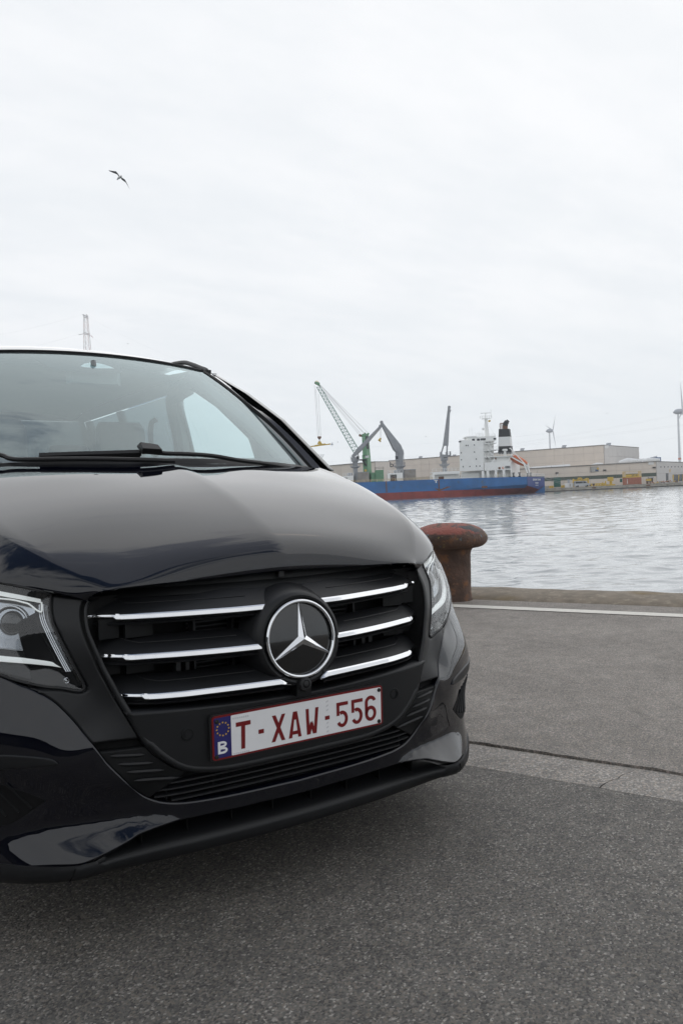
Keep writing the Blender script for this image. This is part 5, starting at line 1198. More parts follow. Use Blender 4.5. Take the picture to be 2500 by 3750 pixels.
# deck cranes
def deck_crane(cx, base, col0, col1, house_top, tip, w0, w1, face, boom_z, pr=.85, cr=1.85):
    d = DS + 5.5
    ped = ship.part('crane_pedestal', MB().lathe([(pr, base), (pr, col0 - .3), (pr * 1.05, col0), (cr, col1 - .3), (cr, col1), (pr * 1.1, col1 + .02), (pr * 1.1, col1 + 1.6), (.01, col1 + 1.6)], 24, (cx, d, 0)), M['ship_grey'], smooth=True, angle=35)
    ship.part('platform_rail', MB().lathe([(cr - .05 + .04 * math.cos(t), col1 + 1.0 + .04 * math.sin(t)) for t in np.linspace(0, 6.283, 7)[:-1]], 20, (cx, d, 0), closed=True).add([], []), M['ship_grey'], ped)
    pr_ = MB()
    for k in range(12): a = 6.283 * k / 12; pr_.box(cx + (cr - .05) * math.cos(a) - .04, cx + (cr - .05) * math.cos(a) + .04, d + (cr - .05) * math.sin(a) - .04, d + (cr - .05) * math.sin(a) + .04, col1, col1 + 1.0)
    ship.part('rail_post', pr_, M['ship_grey'], ped)
    s = face
    hs = ship.part('crane_house', MB().hull([(cx - 1.25, d - 1.3, col1 + 1.6), (cx + 1.25, d - 1.3, col1 + 1.6), (cx + 1.25, d + 1.3, col1 + 1.6), (cx - 1.25, d + 1.3, col1 + 1.6)], [(cx - 1.4 - .1 * s, d - 1.2, house_top), (cx + 1.4 - .1 * s, d - 1.2, house_top), (cx + 1.4 - .1 * s, d + 1.2, house_top), (cx - 1.4 - .1 * s, d + 1.2, house_top)]), M['ship_grey'], ped)
    ship.part('cab', MB().box(cx + s * 1.0 - .55, cx + s * 1.0 + .55, d - 1.9, d - .9, col1 + 1.9, col1 + 3.6), M['ship_grey'], hs)
    ship.part('cab_window', MB().box(cx + s * 1.0 - .4, cx + s * 1.0 + .4, d - 1.96, d - 1.85, col1 + 2.3, col1 + 3.4), M['window'], hs)
    ship.part('ladder', MB().box(cx - s * 1.6 - .04, cx - s * 1.6 + .04, d - .6, d - .5, col1 + .2, house_top + .8).box(cx - s * 1.6 - .04, cx - s * 1.6 + .04, d + .2, d + .3, col1 + .2, house_top + .8), M['ship_grey'], hs)
    p0 = Vector((cx - s * .9, d - .2, boom_z)); p1 = Vector((tip[0], d - 2.5, tip[1]))
    mid = p0.lerp(p1, .24)
    bo = ship.part('crane_jib', MB().beam(p0, mid, 1.2, w0 * .6, 1.8, w0).beam(mid, p1, 1.8, w0, .7, w1), M['ship_grey'], ped)
    ship.part('jib_head', MB().lathe([(.55, -.4), (.6, -.3), (.6, .3), (.55, .4), (.001, .4)], 14, p1 + Vector((0, 0, .3)), Matrix(((1, 0, 0), (0, 0, 1), (0, 1, 0)))), M['ship_grey'], bo)
    ship.part('luffing_ram', MB().tube([(cx + s * 1.1, d - 1.5, col1 + 1.9), p0.lerp(p1, .2) - Vector((0, 1.2, .9))], .2, 8), M['ship_grey'], bo)
    return ped, bo
(a0, a1), = [((15.44, 24.29))]
c1, j1 = deck_crane(5.77, 4.5, 9.9, 10.68, 13.9, ((15.37, 24.3)), 1.5, .9, 1, 14.0)
c2, j2 = deck_crane(21.93, 4.5, 9.27, 10.15, 15.22, ((15.88, 25.67)), 3.0, .8, -1, 13.93, 1.25, 2.15)
ship.part('hoist_hook', MB().tube([(15.35, DS + 3, 20.31), (15.35 - .55, DS + 3, 19.53), (15.31, DS + 3, 18.85)], [.3, .55, .12], 8), M['yellow'], j1)
ship.part('hoist_rope', MB().tube([(15.09, DS + 3, 23.25), (15.25, DS + 3, 20.32)], .035, 4).tube([(15.59, DS + 3, 23.62), (15.5, DS + 3, 20.3)], .035, 4), M['rope'], j1)
# third crane stands end-on with its jib up against the bridge front
cx3, d3 = 38.26, DS + 5.5
zc0, zc1 = 9.32, 10.0
p3 = ship.part('crane_pedestal', MB().lathe([(.85, 5), (.85, zc0 - .4), (2.0, zc1 - .2), (2.0, zc1), (.95, zc1 + .02), (.95, zc1 + 1.2), (.01, zc1 + 1.2)], 24, (cx3, d3, 0)), M['ship_grey'], smooth=True, angle=35)
zt = 14.39
h3 = ship.part('crane_house', MB().box(cx3 - 1.2, cx3 + 1.2, d3 - 1.2, d3 + 1.2, zc1 + 1.2, zt - 1.0).box(cx3 - 1.4, cx3 - .8, d3 - 1.3, d3 + 1.3, zt - 1.2, zt).box(cx3 + .7, cx3 + 1.3, d3 - 1.3, d3 + 1.3, zt - 1.2, zt).box(cx3 + 1.2, cx3 + 2.4, d3 - .5, d3 + .5, zt - 1.7, zt - 1.2).box(cx3 + 2.0, cx3 + 2.5, d3 - .5, d3 + .5, zt - 1.7, zt + .1), M['ship_grey'], p3)
ship.part('cab_window', MB().box(cx3 - .4, cx3 + .9, d3 - 1.68, d3 - 1.55, zc1 + 2.2, zt - 2.0), M['window'], p3)
zz3 = 16.62; tip3 = ((40.82, 30.52))
jx0, jx1 = 37.94, 39.85
ship.part('crane_jib', MB().hull([(jx0, d3 - .9, zz3), (jx1, d3 - .9, zz3), (jx1, d3 + .6, zz3), (jx0, d3 + .6, zz3)], [(tip3[0] - .45, d3 - .6, tip3[1]), (tip3[0] + .35, d3 - .6, tip3[1]), (tip3[0] + .35, d3 + .2, tip3[1]), (tip3[0] - .45, d3 + .2, tip3[1])]).beam((jx0 + .3, d3 - .2, zz3 + .2), (cx3 - 1.0, d3 - .2, zt - .3), .4, .5).beam((jx1 - .3, d3 - .2, zz3 + .2), (cx3 + 1.0, d3 - .2, zt - .3), .4, .5).beam((jx1 - .35, d3 - .6, zz3 + 9), (tip3[0] + .5, d3 - .6, tip3[1] - 1), .3, .3), M['ship_grey'], p3)
ship.part('jib_head', MB().lathe([(.55, -.4), (.6, 0), (.55, .4), (.001, .4)], 12, (tip3[0], d3 - .2, tip3[1]), Matrix(((1, 0, 0), (0, 0, 1), (0, 1, 0)))), M['ship_grey'], p3)
# forward part of the bridge front: low white house with rail
zl = 7.14
lh = ship.part('deck_house', MB().box(33.14, 43, DS + .6, DS + 1.0, zl - 1.0, zl).box(33.14, 33.14 + .8, DS + .6, DS + 9, 4.2, zl - 1).box(33.14, 43, DS + 1.0, DS + 9, zl - .3, zl).box(33.82, 43, DS + 2.2, DS + 9, 4.2, zl - .3), M['ship_white'])
ship.part('house_rail', railing(33.14, 43, DS + .7, DS + .7, zl, zl, 1.1, 1.3, .05), M['ship_white'], lh)
ship.part('hatch_vent', MB().box(35.52, 37.37, DS + 2.1, DS + 2.25, 4.42, 5.4), M['rust'], lh)
# accommodation block
def P2(x, d, z): return (shx(x, d - DS), d, z)
XA, XB, ZB, ZT = 42.8, 51.1, 6.95, 17.8
acc = ship.part('bridge_block', MB().hull([P2(XA, DS + .2, ZB), P2(XB, DS + .2, ZB), P2(XB, DS + 7, ZB), P2(XA, DS + 7, ZB)], [P2(XA + .25, DS + .2, ZT + .4), P2(XB + .25, DS + .2, ZT - .45), P2(XB + .25, DS + 7, ZT - .45), P2(XA + .25, DS + 7, ZT + .4)]), M['ship_white'])
for k in range(1, 9): x = XA + (XB - XA) * k / 9; ship.part('wall_rib', MB().box(x - .05, x + .05, DS + .12, DS + .22, ZB + .1, ZT - .2 - .85 * k / 9 + .4), M['ship_white'], acc)
for px, pz in (((45.55, 16.08)), ((46.18, 16.05)), ((48.51, 16.13)), ((43.72, 13.55)), ((48.44, 13.59)), ((43.67, 11.06)), ((48.96, 11.08)), ((44.16, 8.55)), ((46.57, 8.52)), ((48.93, 8.55)), ((50.14, 8.52))):
    ship.part('porthole', MB().box(px - .15, px + .15, DS + .10, DS + .25, pz - .22, pz + .22), M['window'], acc)
ship.part('vent_slot', MB().box(42.95, 43.8, DS + .1, DS + .3, 17.3, 17.75), M['window'], acc)
# wheelhouse
bx0, bz0 = (46.27, 17.61); bx1, bz1 = (56.27, 18.86)
wh = ship.part('wheelhouse', MB().box(bx0, bx1, DS + 1.2, DS + 8, 17.2, bz1 + .25).box(bx0 - .5, 49.61, DS + .8, DS + 8.2, bz1 + .2, bz1 + .5), M['ship_white'])
for xq in (48.4, 50.16, 51.42, 52.3, 56.11): ship.part('bridge_window', MB().box(xq - .48, xq + .48, DS + 1.1, DS + 1.25, bz1 - 1.2, bz1 - .45), M['window'], wh)
for xq, zq, hh in ((47.39, bz1 + .4, 3.), (48.32, bz1 + .4, 3.6), (bx0 + 3.2, bz1 + .4, 1.6), (bx0 + 4.6, bz1 + .4, 1.9), (bx0 + 5.6, bz1 + .4, 1.4)): ship.part('aerial', MB().tube([(xq, DS + 3, zq), (xq, DS + 3, zq + hh)], .05, 5), M['ship_white'], wh)
ship.part('bridge_rail', railing(bx0 + 3.3, bx1, DS + 1.0, DS + 1.0, bz1 + .3, bz1 - .1, 1.0, 1.1, .05), M['ship_white'], wh)
# mast with radar
mx0, mz0 = (53.9, 18.57); mx1, mz1 = (53.66, 25.51)
ms = ship.part('mast', MB().hull([(mx0 - .75, DS + 3, mz0), (mx0 + .7, DS + 3, mz0), (mx0 + .7, DS + 4.4, mz0), (mx0 - .75, DS + 4.4, mz0)], [(mx1 - .45, DS + 3.3, mz1), (mx1 + .45, DS + 3.3, mz1), (mx1 + .45, DS + 4, mz1), (mx1 - .45, DS + 4, mz1)]).box(mx1 - 1.4, mx1 + 1.5, DS + 2.9, DS + 4.4, mz1, mz1 + .22), M['ship_white'])
ship.part('mast_rail', railing(mx1 - 2.2, mx1 + 2.0, DS + 3, DS + 3, mz1 + .2, mz1 + .2, .9, .8, .05), M['ship_white'], ms)
ship.part('radar_bar', MB().box(mx1 - 1.9, mx1 + 1.7, DS + 3.4, DS + 3.7, mz1 + 2.05, mz1 + 2.25).tube([(mx1 - .1, DS + 3.5, mz1), (mx1 - .1, DS + 3.5, mz1 + 2.1)], .18, 6).tube([(mx1 + 1.9, DS + 3.5, mz1), (mx1 + 1.9, DS + 3.5, mz1 + 3.4)], .07, 5), M['ship_white'], ms)
ship.part('radome', MB().lathe([(.01, -.5), (.42, -.3), (.5, .1), (.35, .45), (.01, .55)], 12, (52.45, DS + 3, 21.85)), M['ship_white'], ms, smooth=True)
ship.part('signal_flag', MB().add([(54.34, DS + 3, 24.98), (55.22, DS + 3.1, 25.04), (55.2, DS + 3, 24.45), (54.41, DS + 3.1, 24.2)], [(0, 1, 2, 3)]), M['yellow'], ms)
for q in ((-2.2, 0), (2.4, 0)): ship.part('stay', MB().tube([(mx1, DS + 3.5, mz1 - .5), (mx0 + q[0] * 1.3, DS + 3.5, mz0)], .035, 4), M['ship_white'], ms)
# aft decks with stairs
for k, (pz, x0, x1) in enumerate(((16.67, 50.6, 56.6), (14.21, 50.6, 57.2), (11.78, 50.6, 62.6), (9.48, 50.6, 56.5))):
    dk = ship.part('aft_deck', MB().box(x0, x1, DS + .6, DS + 6, pz - .25, pz), M['ship_white'])
    ship.part('deck_rail', railing(x0, x1, DS + .65, DS + .65, pz, pz, 1.05, .9, .045), M['ship_white'], dk)
    if k < 3: ship.part('stair', MB().beam((53.2, DS + .9, pz), (55.4, DS + .9, pz - 2.35), .7, .14), M['ship_white'], dk)
ship.part('aft_wall', MB().box(51.2, 55.4, DS + 3.2, DS + 6, ZB, 17.0), M['ship_white'])
for k in range(4):
    for x in (52.2, 53.4): ship.part('porthole', MB().box(x - .18, x + .18, DS + 3.1, DS + 3.25, 8.6 + 2.4 * k, 9.1 + 2.4 * k), M['window'])
xe = 61.17
low = ship.part('aft_house', MB().box(51.9, xe, DS + .5, DS + 9, 6.74, 9.66).hull([(xe, DS + .5, 4.2), (xe + 5.2, DS + 9, 4.2), (xe + 5.2, DS + 9.2, 4.2), (xe, DS + 9.2, 4.2)], [(xe, DS + .5, 10.0), (xe + 5.2, DS + 9, 10.0), (xe + 5.2, DS + 9.2, 10.0), (xe, DS + 9.2, 10.0)]).box(55.4, xe, DS + 2, DS + 8, 9.66, 11.78), M['ship_white'])
wz0, wz1 = 7.24, 8.12
for k in range(4): ship.part('port_window', MB().box(59.31 + .46 * k, 59.31 + .46 * k + .30, DS + .4, DS + .55, wz0, wz1), M['window'], low)
ship.part('lifebuoy', MB().lathe([(.32 + .08 * math.cos(t), .08 * math.sin(t)) for t in np.linspace(0, 6.283, 8)[:-1]], 14, (58.47, DS + .45, 7.52), Matrix(((1, 0, 0), (0, 0, 1), (0, 1, 0))), closed=True), M['orange'], low)
ship.part('fire_locker', MB().box(56.85, 57.54, DS + .35, DS + .5, 7.09, 7.87), M['rust'], low)
for xq in ((51.21), (52.96), (55.89), (58.73)):
    ship.part('arch_pillar', MB().box(xq - .45, xq + .45, DS + .5, DS + 1.3, 4.1, 6.83), M['ship_white'], low)
ship.part('recess_wall', MB().box(44, xe, DS + 3.6, DS + 4, 4.1, 6.83), M['ship_white'], low)
ship.part('side_door', MB().box(56.58, 57.21, DS + 3.4, DS + 3.65, 4.2, 6.1), M['yellow'], low)
ship.part('gangway', MB().box(42.78, 49.62, DS + .1, DS + .4, 4.5, 4.75).add([], []), M['ship_white'], low)
gk = railing(42.78, 49.62, DS + .2, DS + .2, 4.75, 4.75, 1.1, .55, .05); ship.part('gangway_rail', gk, M['ship_white'], low)
for xq in (61.65, 62.52, 64.67, 68.29, 69.75): ship.part('mooring_gear', MB().lathe([(.5, 0), (.55, .3), (.28, .5), (.28, 1.2), (.5, 1.4), (.5, 1.6), (.01, 1.7)], 12, (xq, DS + 2.2 + max(0, xq - 66) * 1.2, 4.0 - max(0, xq - 66) * .06)), M['fun_black'])
# small provision crane
pc = ship.part('provision_crane', MB().tube([(52.78, DS + .8, 7.49), (52.78, DS + .8, 8.46)], .35, 8).beam((52.88, DS + .8, 8.16), (55.82, DS + .8, 10.86), .5, .5), M['ship_white'])
ship.part('crane_tip', MB().box(55.72, 56.26, DS + .5, DS + 1.1, 10.66, 11.25), M['rust'], pc)
# funnel
fx = lambda px, py, d=0: None
f0, f1, f2, f3 = ((58.01, 21.6)), ((61.74, 21.36)), ((62.1, 12.71)), ((57.39, 12.85))
def fl(t, side):                                       # funnel section at height t (0 top, 1 foot)
    z = f0[1] + (f3[1] - f0[1]) * t; xl = f0[0] + (f3[0] - f0[0]) * t; xr = f1[0] + (f2[0] - f1[0]) * t
    return [(xl, DS + 3, z), (xr, DS + 3, z), (xr + 1.25 + .35 * t, DS + 6.5, z), (xl + 1.25, DS + 6.5, z)]
for nm, t0, t1, m_ in (('funnel_top', 0, .325, 'fun_black'), ('funnel_band', .325, .71, 'white'), ('funnel_base', .71, 1.02, 'fun_black')):
    fp = ship.part(nm, MB().hull(fl(t1, 0), fl(t0, 0)), M[m_])
for px0, r_ in (((58.74, 21.62), .16), ((59.34, 21.59), .16)):
    ship.part('exhaust_pipe', MB().tube(crv([(px0[0], DS + 4, f0[1] - .2), (px0[0], DS + 4, f0[1] + 1.7), (px0[0] + .18, DS + 4, f0[1] + 2.05), (px0[0] + .55, DS + 4, f0[1] + 2.2)], 3), r_, 8), M['rust'])
ex = (60.77, 21.4)
ship.part('main_uptake', MB().tube([(ex[0] - .1, DS + 4.5, f0[1] - .2), (ex[0] - .1, DS + 4.5, f0[1] + 1.4)], .95, 12), M['rust'])
ship.part('uptake_cowl', MB().tube(crv([(ex[0] - .1, DS + 4.5, f0[1] + 1.1), (ex[0] + .2, DS + 4.5, f0[1] + 2.1), (ex[0] + 1.1, DS + 4.5, f0[1] + 3.0)], 4), [.97] * 4 + [.9] * 3 + [.62] * 2, 12), M['fun_black'])
ship.part('vent_cowl', MB().lathe([(.42, 0), (.42, 1.5), (.95, 1.6), (.95, 2.15), (.7, 2.3), (.01, 2.3)], 14, (59.59, DS + 1.4, 11.97)), M['ship_white'], smooth=True, angle=40)
# lifeboat launching frame
lf0, lf1 = Vector(((61.59, 14.44))), Vector(((68.51, 8.58))); lg0, lg1 = Vector(((61.48, 11.51))), Vector(((67.15, 7.96)))
lv = lambda v, d: (v.x, DS + d, v.y)
fr_ = ship.part('lifeboat_davit', MB().beam(lv(lf0, 4.6), lv(lf1, 4.6), .4, .5).beam((lf0.x, DS + 1.4, lf0.y), (lf1.x - 1.2, DS + 1.4, lf1.y - .9), .25, .35).beam(lv(lg0, 1.2), lv(lg1, 1.2), .3, .42).beam((lg1.x - .9, DS + 1.2, lg1.y + .5), (67.34, DS + 1.4, 5.26), .4, .45).beam(lv(lf1, 4.6), (68.56, DS + 3.4, 5.2), .4, .45).beam((lg1.x, DS + 1.2, lg1.y), (68.51, DS + 3.4, 5.21), .35, .35).beam((lf0.x + 1.4, DS + 1.4, lf0.y - 1.2), (lg0.x, DS + 1.2, lg0.y), .3, .3).beam((lg0.x, DS + 1.2, lg0.y), (lg0.x - 1.4, DS + 1.4, lg0.y - 2.6), .3, .3).beam((lf0.x, DS + 1.4, lf0.y), (lf0.x, DS + 4.6, lf0.y), .3, .3), M['ship_white'])
lb0, lb1 = Vector(((62, 11.49))), Vector(((67.51, 8.41)))
boat = Far('lifeboat', 'orange enclosed lifeboat tilted on white launching ramp at ship stern', 'lifeboat', (lb0.x + lb1.x) / 2, DS + 2.8, (lb0.y + lb1.y) / 2)
ax = Vector((lb1.x - lb0.x, 0, lb1.y - lb0.y)); L_ = ax.length; ax.normalize(); upv = Vector((-ax.z, 0, ax.x))
if upv.z < 0: upv = -upv
def ring_b(t, k):                                      # boat section along its tilted axis
    w = math.sin(math.pi * min(1, max(0.0, .10 + t * .82))) ** .45
    c = Vector((lb0.x, DS + 2.8, lb0.y)) + ax * (L_ * t)
    return [tuple(c + Vector((0, 1.45 * w * math.cos(a), 0)) + upv * (1.40 * w * math.sin(a))) for a in np.linspace(k[0], k[1], 9)]
ts = np.linspace(0, 1, 15)
boat.part('hull', MB().grid([ring_b(t, (math.pi, 2 * math.pi)) for t in ts]), M['orange'], smooth=True)
boat.part('canopy', MB().grid([ring_b(t, (0, math.pi)) for t in ts]), M['orange'], smooth=True)
boat.part('fender_strip', MB().tube([tuple(Vector((lb0.x, DS + 2.8, lb0.y)) + ax * (L_ * t) + Vector((0, -1.48 * math.sin(math.pi * min(1, .10 + t * .82)) ** .45, 0))) for t in ts], .08, 5), M['rope'])
boat.part('cockpit', MB().box(lb1.x - 1.3, lb1.x - .5, DS + 2.2, DS + 3.4, lb1.y + .55, lb1.y + 1.35), M['orange'])

# ensign at the stern, mooring lines, fender
fl_ = Far('ensign_flag', 'small red and white ensign on a staff at ship stern', 'flag', 72.46, DS + 9, 4.0)
fx0, fz0 = (72.92, 6.07); fx1, fz1 = (72.41, 5.05)
fl_.part('staff', MB().tube([(72.26, DS + 9, 3.9), (fx0, DS + 9, fz0)], .05, 5), M['rope'])
fl_.part('cloth', MB().add([(fx0, DS + 9, fz0 - .2), (fx0 - .55, DS + 9.1, fz0 - 1.0), (fx1, DS + 9, fz1), (fx1 + .45, DS + 9, fz1 + .75)], [(0, 1, 2, 3)]), M['signal'])
for i, ((x0, z0), (x1, z1)) in enumerate((((76.22, 3.63), (89.64, 2.32)), ((76.28, 3.14), (88.38, 1.17)), ((76.35, 3), (86.05, 0.83)))):
    pts = [(x0 + (x1 - x0) * t, 292 + 10 * t, z0 + (z1 - z0) * t - 1.2 * t * (1 - t)) for t in np.linspace(0, 1, 9)]
    solo('mooring_line', MB().tube(pts, .06, 5), M['rope'], ['upper mooring line running from ship stern across to the yellow frame', 'middle mooring line running from ship stern towards white crate', 'lowest mooring line running from ship stern to the drums by green door'][i], 'rope', x0, 292, z0, 'mooring lines at the stern')
ty_ = solo('dock_fender', MB().lathe([(.55, -.35), (.85, -.3), (.9, 0), (.85, .3), (.55, .35), (.5, 0)], 16, ((76.81, -1.25)[0] if False else 76.76, 299.3, -1.26), Matrix(((1, 0, 0), (0, 0, 1), (0, 1, 0))), closed=True), M['rubber'], 'black tyre fender hanging on dock wall beside ship stern', 'fender', 76.76, 299.3, -1.26)

# ---- green harbour crane
DC = 315.
gc = Far('harbour_crane', 'tall green mobile harbour crane with lattice boom behind the ship', 'crane', 10.24, DC, QZ)
def AT(v, d=0): return (v[0], DC + d, v[1])
t0, t1, t2, t3 = ((9.58, 24.5)), ((10.84, 24.44)), ((11.53, 8.48)), ((9.48, 8.58))
zb = QZ; k_ = lambda a, b, z: a[0] + (b[0] - a[0]) * (z - a[1]) / (b[1] - a[1])
xl, xr = k_(t0, t3, zb), k_(t1, t2, zb)
tw = gc.part('tower', MB().hull([(xl, DC, zb), (xr, DC, zb), (xr + 1.5, DC + 4, zb), (xl + 1, DC + 4, zb)], [(t0[0], DC, t0[1]), (t1[0], DC, t1[1]), (t1[0] + 1.6, DC + 3.2, t1[1]), (t0[0] + 1, DC + 3.2, t0[1])]), M['crane_green'])
gc.part('tower_recess', MB().hull([(t1[0] + .45, DC + .3, t1[1] - 6.), (t1[0] + 1.45, DC + 2.3, t1[1] - 6.), (t1[0] + 1.5, DC + 2.2, t1[1] - 6.), (t1[0] + .5, DC + .2, t1[1] - 6.)], [(t1[0] + .25, DC + .3, t1[1] - .8), (t1[0] + 1.25, DC + 2.3, t1[1] - .8), (t1[0] + 1.3, DC + 2.2, t1[1] - .8), (t1[0] + .3, DC + .2, t1[1] - .8)]), M['fun_black'], tw)
for xq, zq in (((10.88, 24.59)), ((12.14, 24.47))): gc.part('tower_sheave', MB().lathe([(.42, -.4), (.48, 0), (.42, .4), (.001, .4)], 12, (xq, DC + 1, zq), Matrix(((1, 0, 0), (0, 0, 1), (0, 1, 0)))), M['crane_green'], tw)
wq = (8.86, 23.94)
gc.part('winch_wheel', MB().lathe([(.5, -.3), (.55, 0), (.5, .3), (.2, .35), (.001, .35)], 16, (wq[0], DC, wq[1]), Matrix(((1, 0, 0), (0, 0, 1), (0, 1, 0)))).beam((wq[0], DC + .6, wq[1]), (t0[0] + .6, DC + .6, t0[1] - 1.0), .6, .8), M['rust'], tw)
text('GOTTWALD', 'crane_lettering', 1.5, (10.25, DC - .08, 21.39), (.02, 0, -1), (1, 0, .02), M['white'], tw, gc.o, 1.1) if False else None
nm_ = 'GOTTWALD'; ls = [((10.2, 22.94)), ((10.2, 19.68))]
for i, ch_ in enumerate(nm_[:6]):
    t = i / 5; text(ch_, 'crane_letter', .62, (ls[0][0] + (ls[1][0] - ls[0][0]) * t, DC - .06, ls[0][1] + (ls[1][1] - ls[0][1]) * t), (1, 0, 0), (0, 0, 1), M['white'], tw, gc.o, .9)
text('40', 'crane_number', 1.0, (10.49, DC - .12, 12.15), (1, 0, 0), (0, 0, 1), M['fun_black'], tw, gc.o)
eq = (10.43, 9.75)
gc.part('round_emblem', MB().lathe([(.5, -.1), (.5, .0), (.001, .0)], 18, (eq[0], DC - .05, eq[1]), Matrix(((1, 0, 0), (0, 0, 1), (0, 1, 0)))), M['yellow'], tw)
cb0, cb1 = ((9.28, 15.94)), ((10.84, 14.19))
cab = gc.part('operator_cab', MB().box(cb0[0], cb1[0], DC - 3, DC - .1, cb1[1], cb0[1]), M['crane_green'], tw)
gc.part('cab_window', MB().box(cb0[0] + .4, cb0[0] + 2., DC - 3.08, DC - 2.95, cb1[1] + 1.2, cb0[1] - .3), M['window'], cab)
gc.part('cab_panel', MB().box(cb0[0] + 2.6, cb1[0] - .4, DC - 3.08, DC - 2.95, cb1[1] + .5, cb0[1] - .3), M['white'], cab)
gc.part('cab_platform', MB().box(cb0[0] - 1.2, cb1[0] + .2, DC - 3.4, DC - .1, cb1[1] - .4, cb1[1]).beam((cb0[0], DC - 2, cb1[1] - .4), (cb1[0], DC - .3, cb1[1] - 2.6), .4, .4), M['fun_black'], cab)
ml0, ml1 = ((12.51, 9.07)), ((17.41, 5.59))
mh = gc.part('machinery_house', MB().box(14.24, ml1[0], DC - 4, DC + 4, QZ, 9.58), M['crane_green'])
gc.part('machinery_annex', MB().box(ml0[0], 14.13, DC - 3, DC + 3, QZ, 8.73), M['crane_green'], mh)
gc.part('house_rail', railing(14.24, ml1[0], DC - 3.9, DC - 3.9, 9.58, 9.58, 1.1, 4, .06), M['fun_black'], mh)
# lattice boom
ba, bb = ((6.27, 16.5)), ((8.17, 17.99)); ta, tb_ = ((-7.62, 43.86)), ((-6.45, 44.5))
ch_pts = []
boom = MB(); WB = .9
def bq(side, t, dd):
    a, b = (ba, ta) if side == 0 else (bb, tb_)
    return Vector((a[0] + (b[0] - a[0]) * t, DC - 1 + dd * (1 - .5 * t), a[1] + (b[1] - a[1]) * t))
for side in (0, 1):
    for dd in (-WB, WB): boom.tube([bq(side, 0, dd), bq(side, 1, dd)], [.15, .12], 5)
bp_ = gc.part('boom', boom, M['lattice'])
brace = MB(); NB = 22
for k in range(NB):
    a, b = k / NB, (k + 1) / NB
    for dd in (-WB, WB):
        brace.tube([bq(0, a, dd), bq(1, (a + b) / 2, dd)], .065, 4, False); brace.tube([bq(1, (a + b) / 2, dd), bq(0, b, dd)], .065, 4, False)
    for s_ in (0, 1): brace.tube([bq(s_, a, -WB), bq(s_, b, WB)], .04, 4, False); brace.tube([bq(s_, a, -WB), bq(s_, a, WB)], .04, 4, False)
tag(gc.part('boom_lattice', brace, M['lattice'], bp_), kind='stuff')
hd = ((-7.42, 45.01))
hdp = gc.part('boom_head', MB().hull([(-8.49, DC - 2.2, 45.46), (-6.45, DC - 2.2, 44.27), (-6.31, DC - 2.2, 45.47), (-8.04, DC - 2.2, 45.98)], [(-8.49, DC + .2, 45.46), (-6.45, DC + .2, 44.27), (-6.31, DC + .2, 45.47), (-8.04, DC + .2, 45.98)]), M['crane_green'], bp_)
wh_ = ((-7.59, 45.68))
sv = MB().lathe([(0.68 + .09 * math.cos(t), .09 * math.sin(t)) for t in np.linspace(0, 6.283, 7)[:-1]], 20, (wh_[0], DC - 1, wh_[1]), Matrix(((1, 0, 0), (0, 0, 1), (0, 1, 0))), closed=True)
for k in range(8): a = 6.283 * k / 8; sv.tube([(wh_[0], DC - 1, wh_[1]), (wh_[0] + .68 * math.cos(a), DC - 1, wh_[1] + .68 * math.sin(a))], .06, 4)
gc.part('sheave', sv, M['yellow'], bp_)
rp = MB()
for (a, b) in ((((-6.43, 44.96)), ((11.85, 25.07))), (((-6.32, 44.64)), ((10.68, 24.7))), (((-5.11, 42.56)), ((9.1, 24.67))), (((-5.13, 42.29)), ((8.56, 24.27))), (((-5.68, 43.88)), ((10.16, 24.83)))):
    rp.tube([AT(a, -1), AT(b, .5)], .05, 4)
gc.part('pendant_rope', rp, M['rope'], bp_)
hr = MB()
for (a, b) in ((((-8.48, 44.63)), ((-8.09, 24.4))), (((-8.03, 43.15)), ((-7.46, 24.47))), (((-7.06, 41.22)), ((-6.83, 24.34)))): hr.tube([AT(a, -1), AT(b, -1)], .045, 4)
gc.part('hoist_rope', hr, M['rope'], bp_)
# spreader hanging from the crane
s0, s1, sm = ((-12.15, 19.96)), ((-2.54, 20.64)), ((-7.55, 20.7))
spd = Far('container_spreader', 'yellow container spreader hanging level from the green crane ropes', 'spreader', sm[0], DC - 1, sm[1])
hk = ((-7.49, 23.84))
spd.part('beam', MB().beam((s0[0] + .6, DC - 1, s0[1] + .3), (s1[0] - .6, DC - 1, s1[1] + .3), .5, .42).beam((s0[0] + 2.6, DC - 1, s0[1] + .5), (s1[0] - 2.6, DC - 1, s1[1] + .35), .7, .62), M['yellow'])
spd.part('yoke', MB().hull([(sm[0] - .9, DC - 1.5, sm[1] + .4), (sm[0] + 1.1, DC - 1.5, sm[1] + .4), (sm[0] + 1.1, DC - .5, sm[1] + .4), (sm[0] - .9, DC - .5, sm[1] + .4)], [(hk[0] - .4, DC - 1.3, hk[1] - 1.6), (hk[0] + .4, DC - 1.3, hk[1] - 1.6), (hk[0] + .4, DC - .7, hk[1] - 1.6), (hk[0] - .4, DC - .7, hk[1] - 1.6)]), M['yellow'])
spd.part('hook_block', MB().box(hk[0] - .75, hk[0] + .75, DC - 1.6, DC - .4, hk[1] - .35, hk[1] + .35).hull([(hk[0] - .6, DC - 1.4, hk[1] - .35), (hk[0] + .6, DC - 1.4, hk[1] - .35), (hk[0] + .6, DC - .6, hk[1] - .35), (hk[0] - .6, DC - .6, hk[1] - .35)], [(hk[0] - .2, DC - 1.2, hk[1] - .9), (hk[0] + .2, DC - 1.2, hk[1] - .9), (hk[0] + .2, DC - .8, hk[1] - .9), (hk[0] - .2, DC - .8, hk[1] - .9)]).tube([(hk[0], DC - 1, hk[1] - .9), (hk[0], DC - 1, hk[1] - 1.7)], .15, 6), M['rust'])
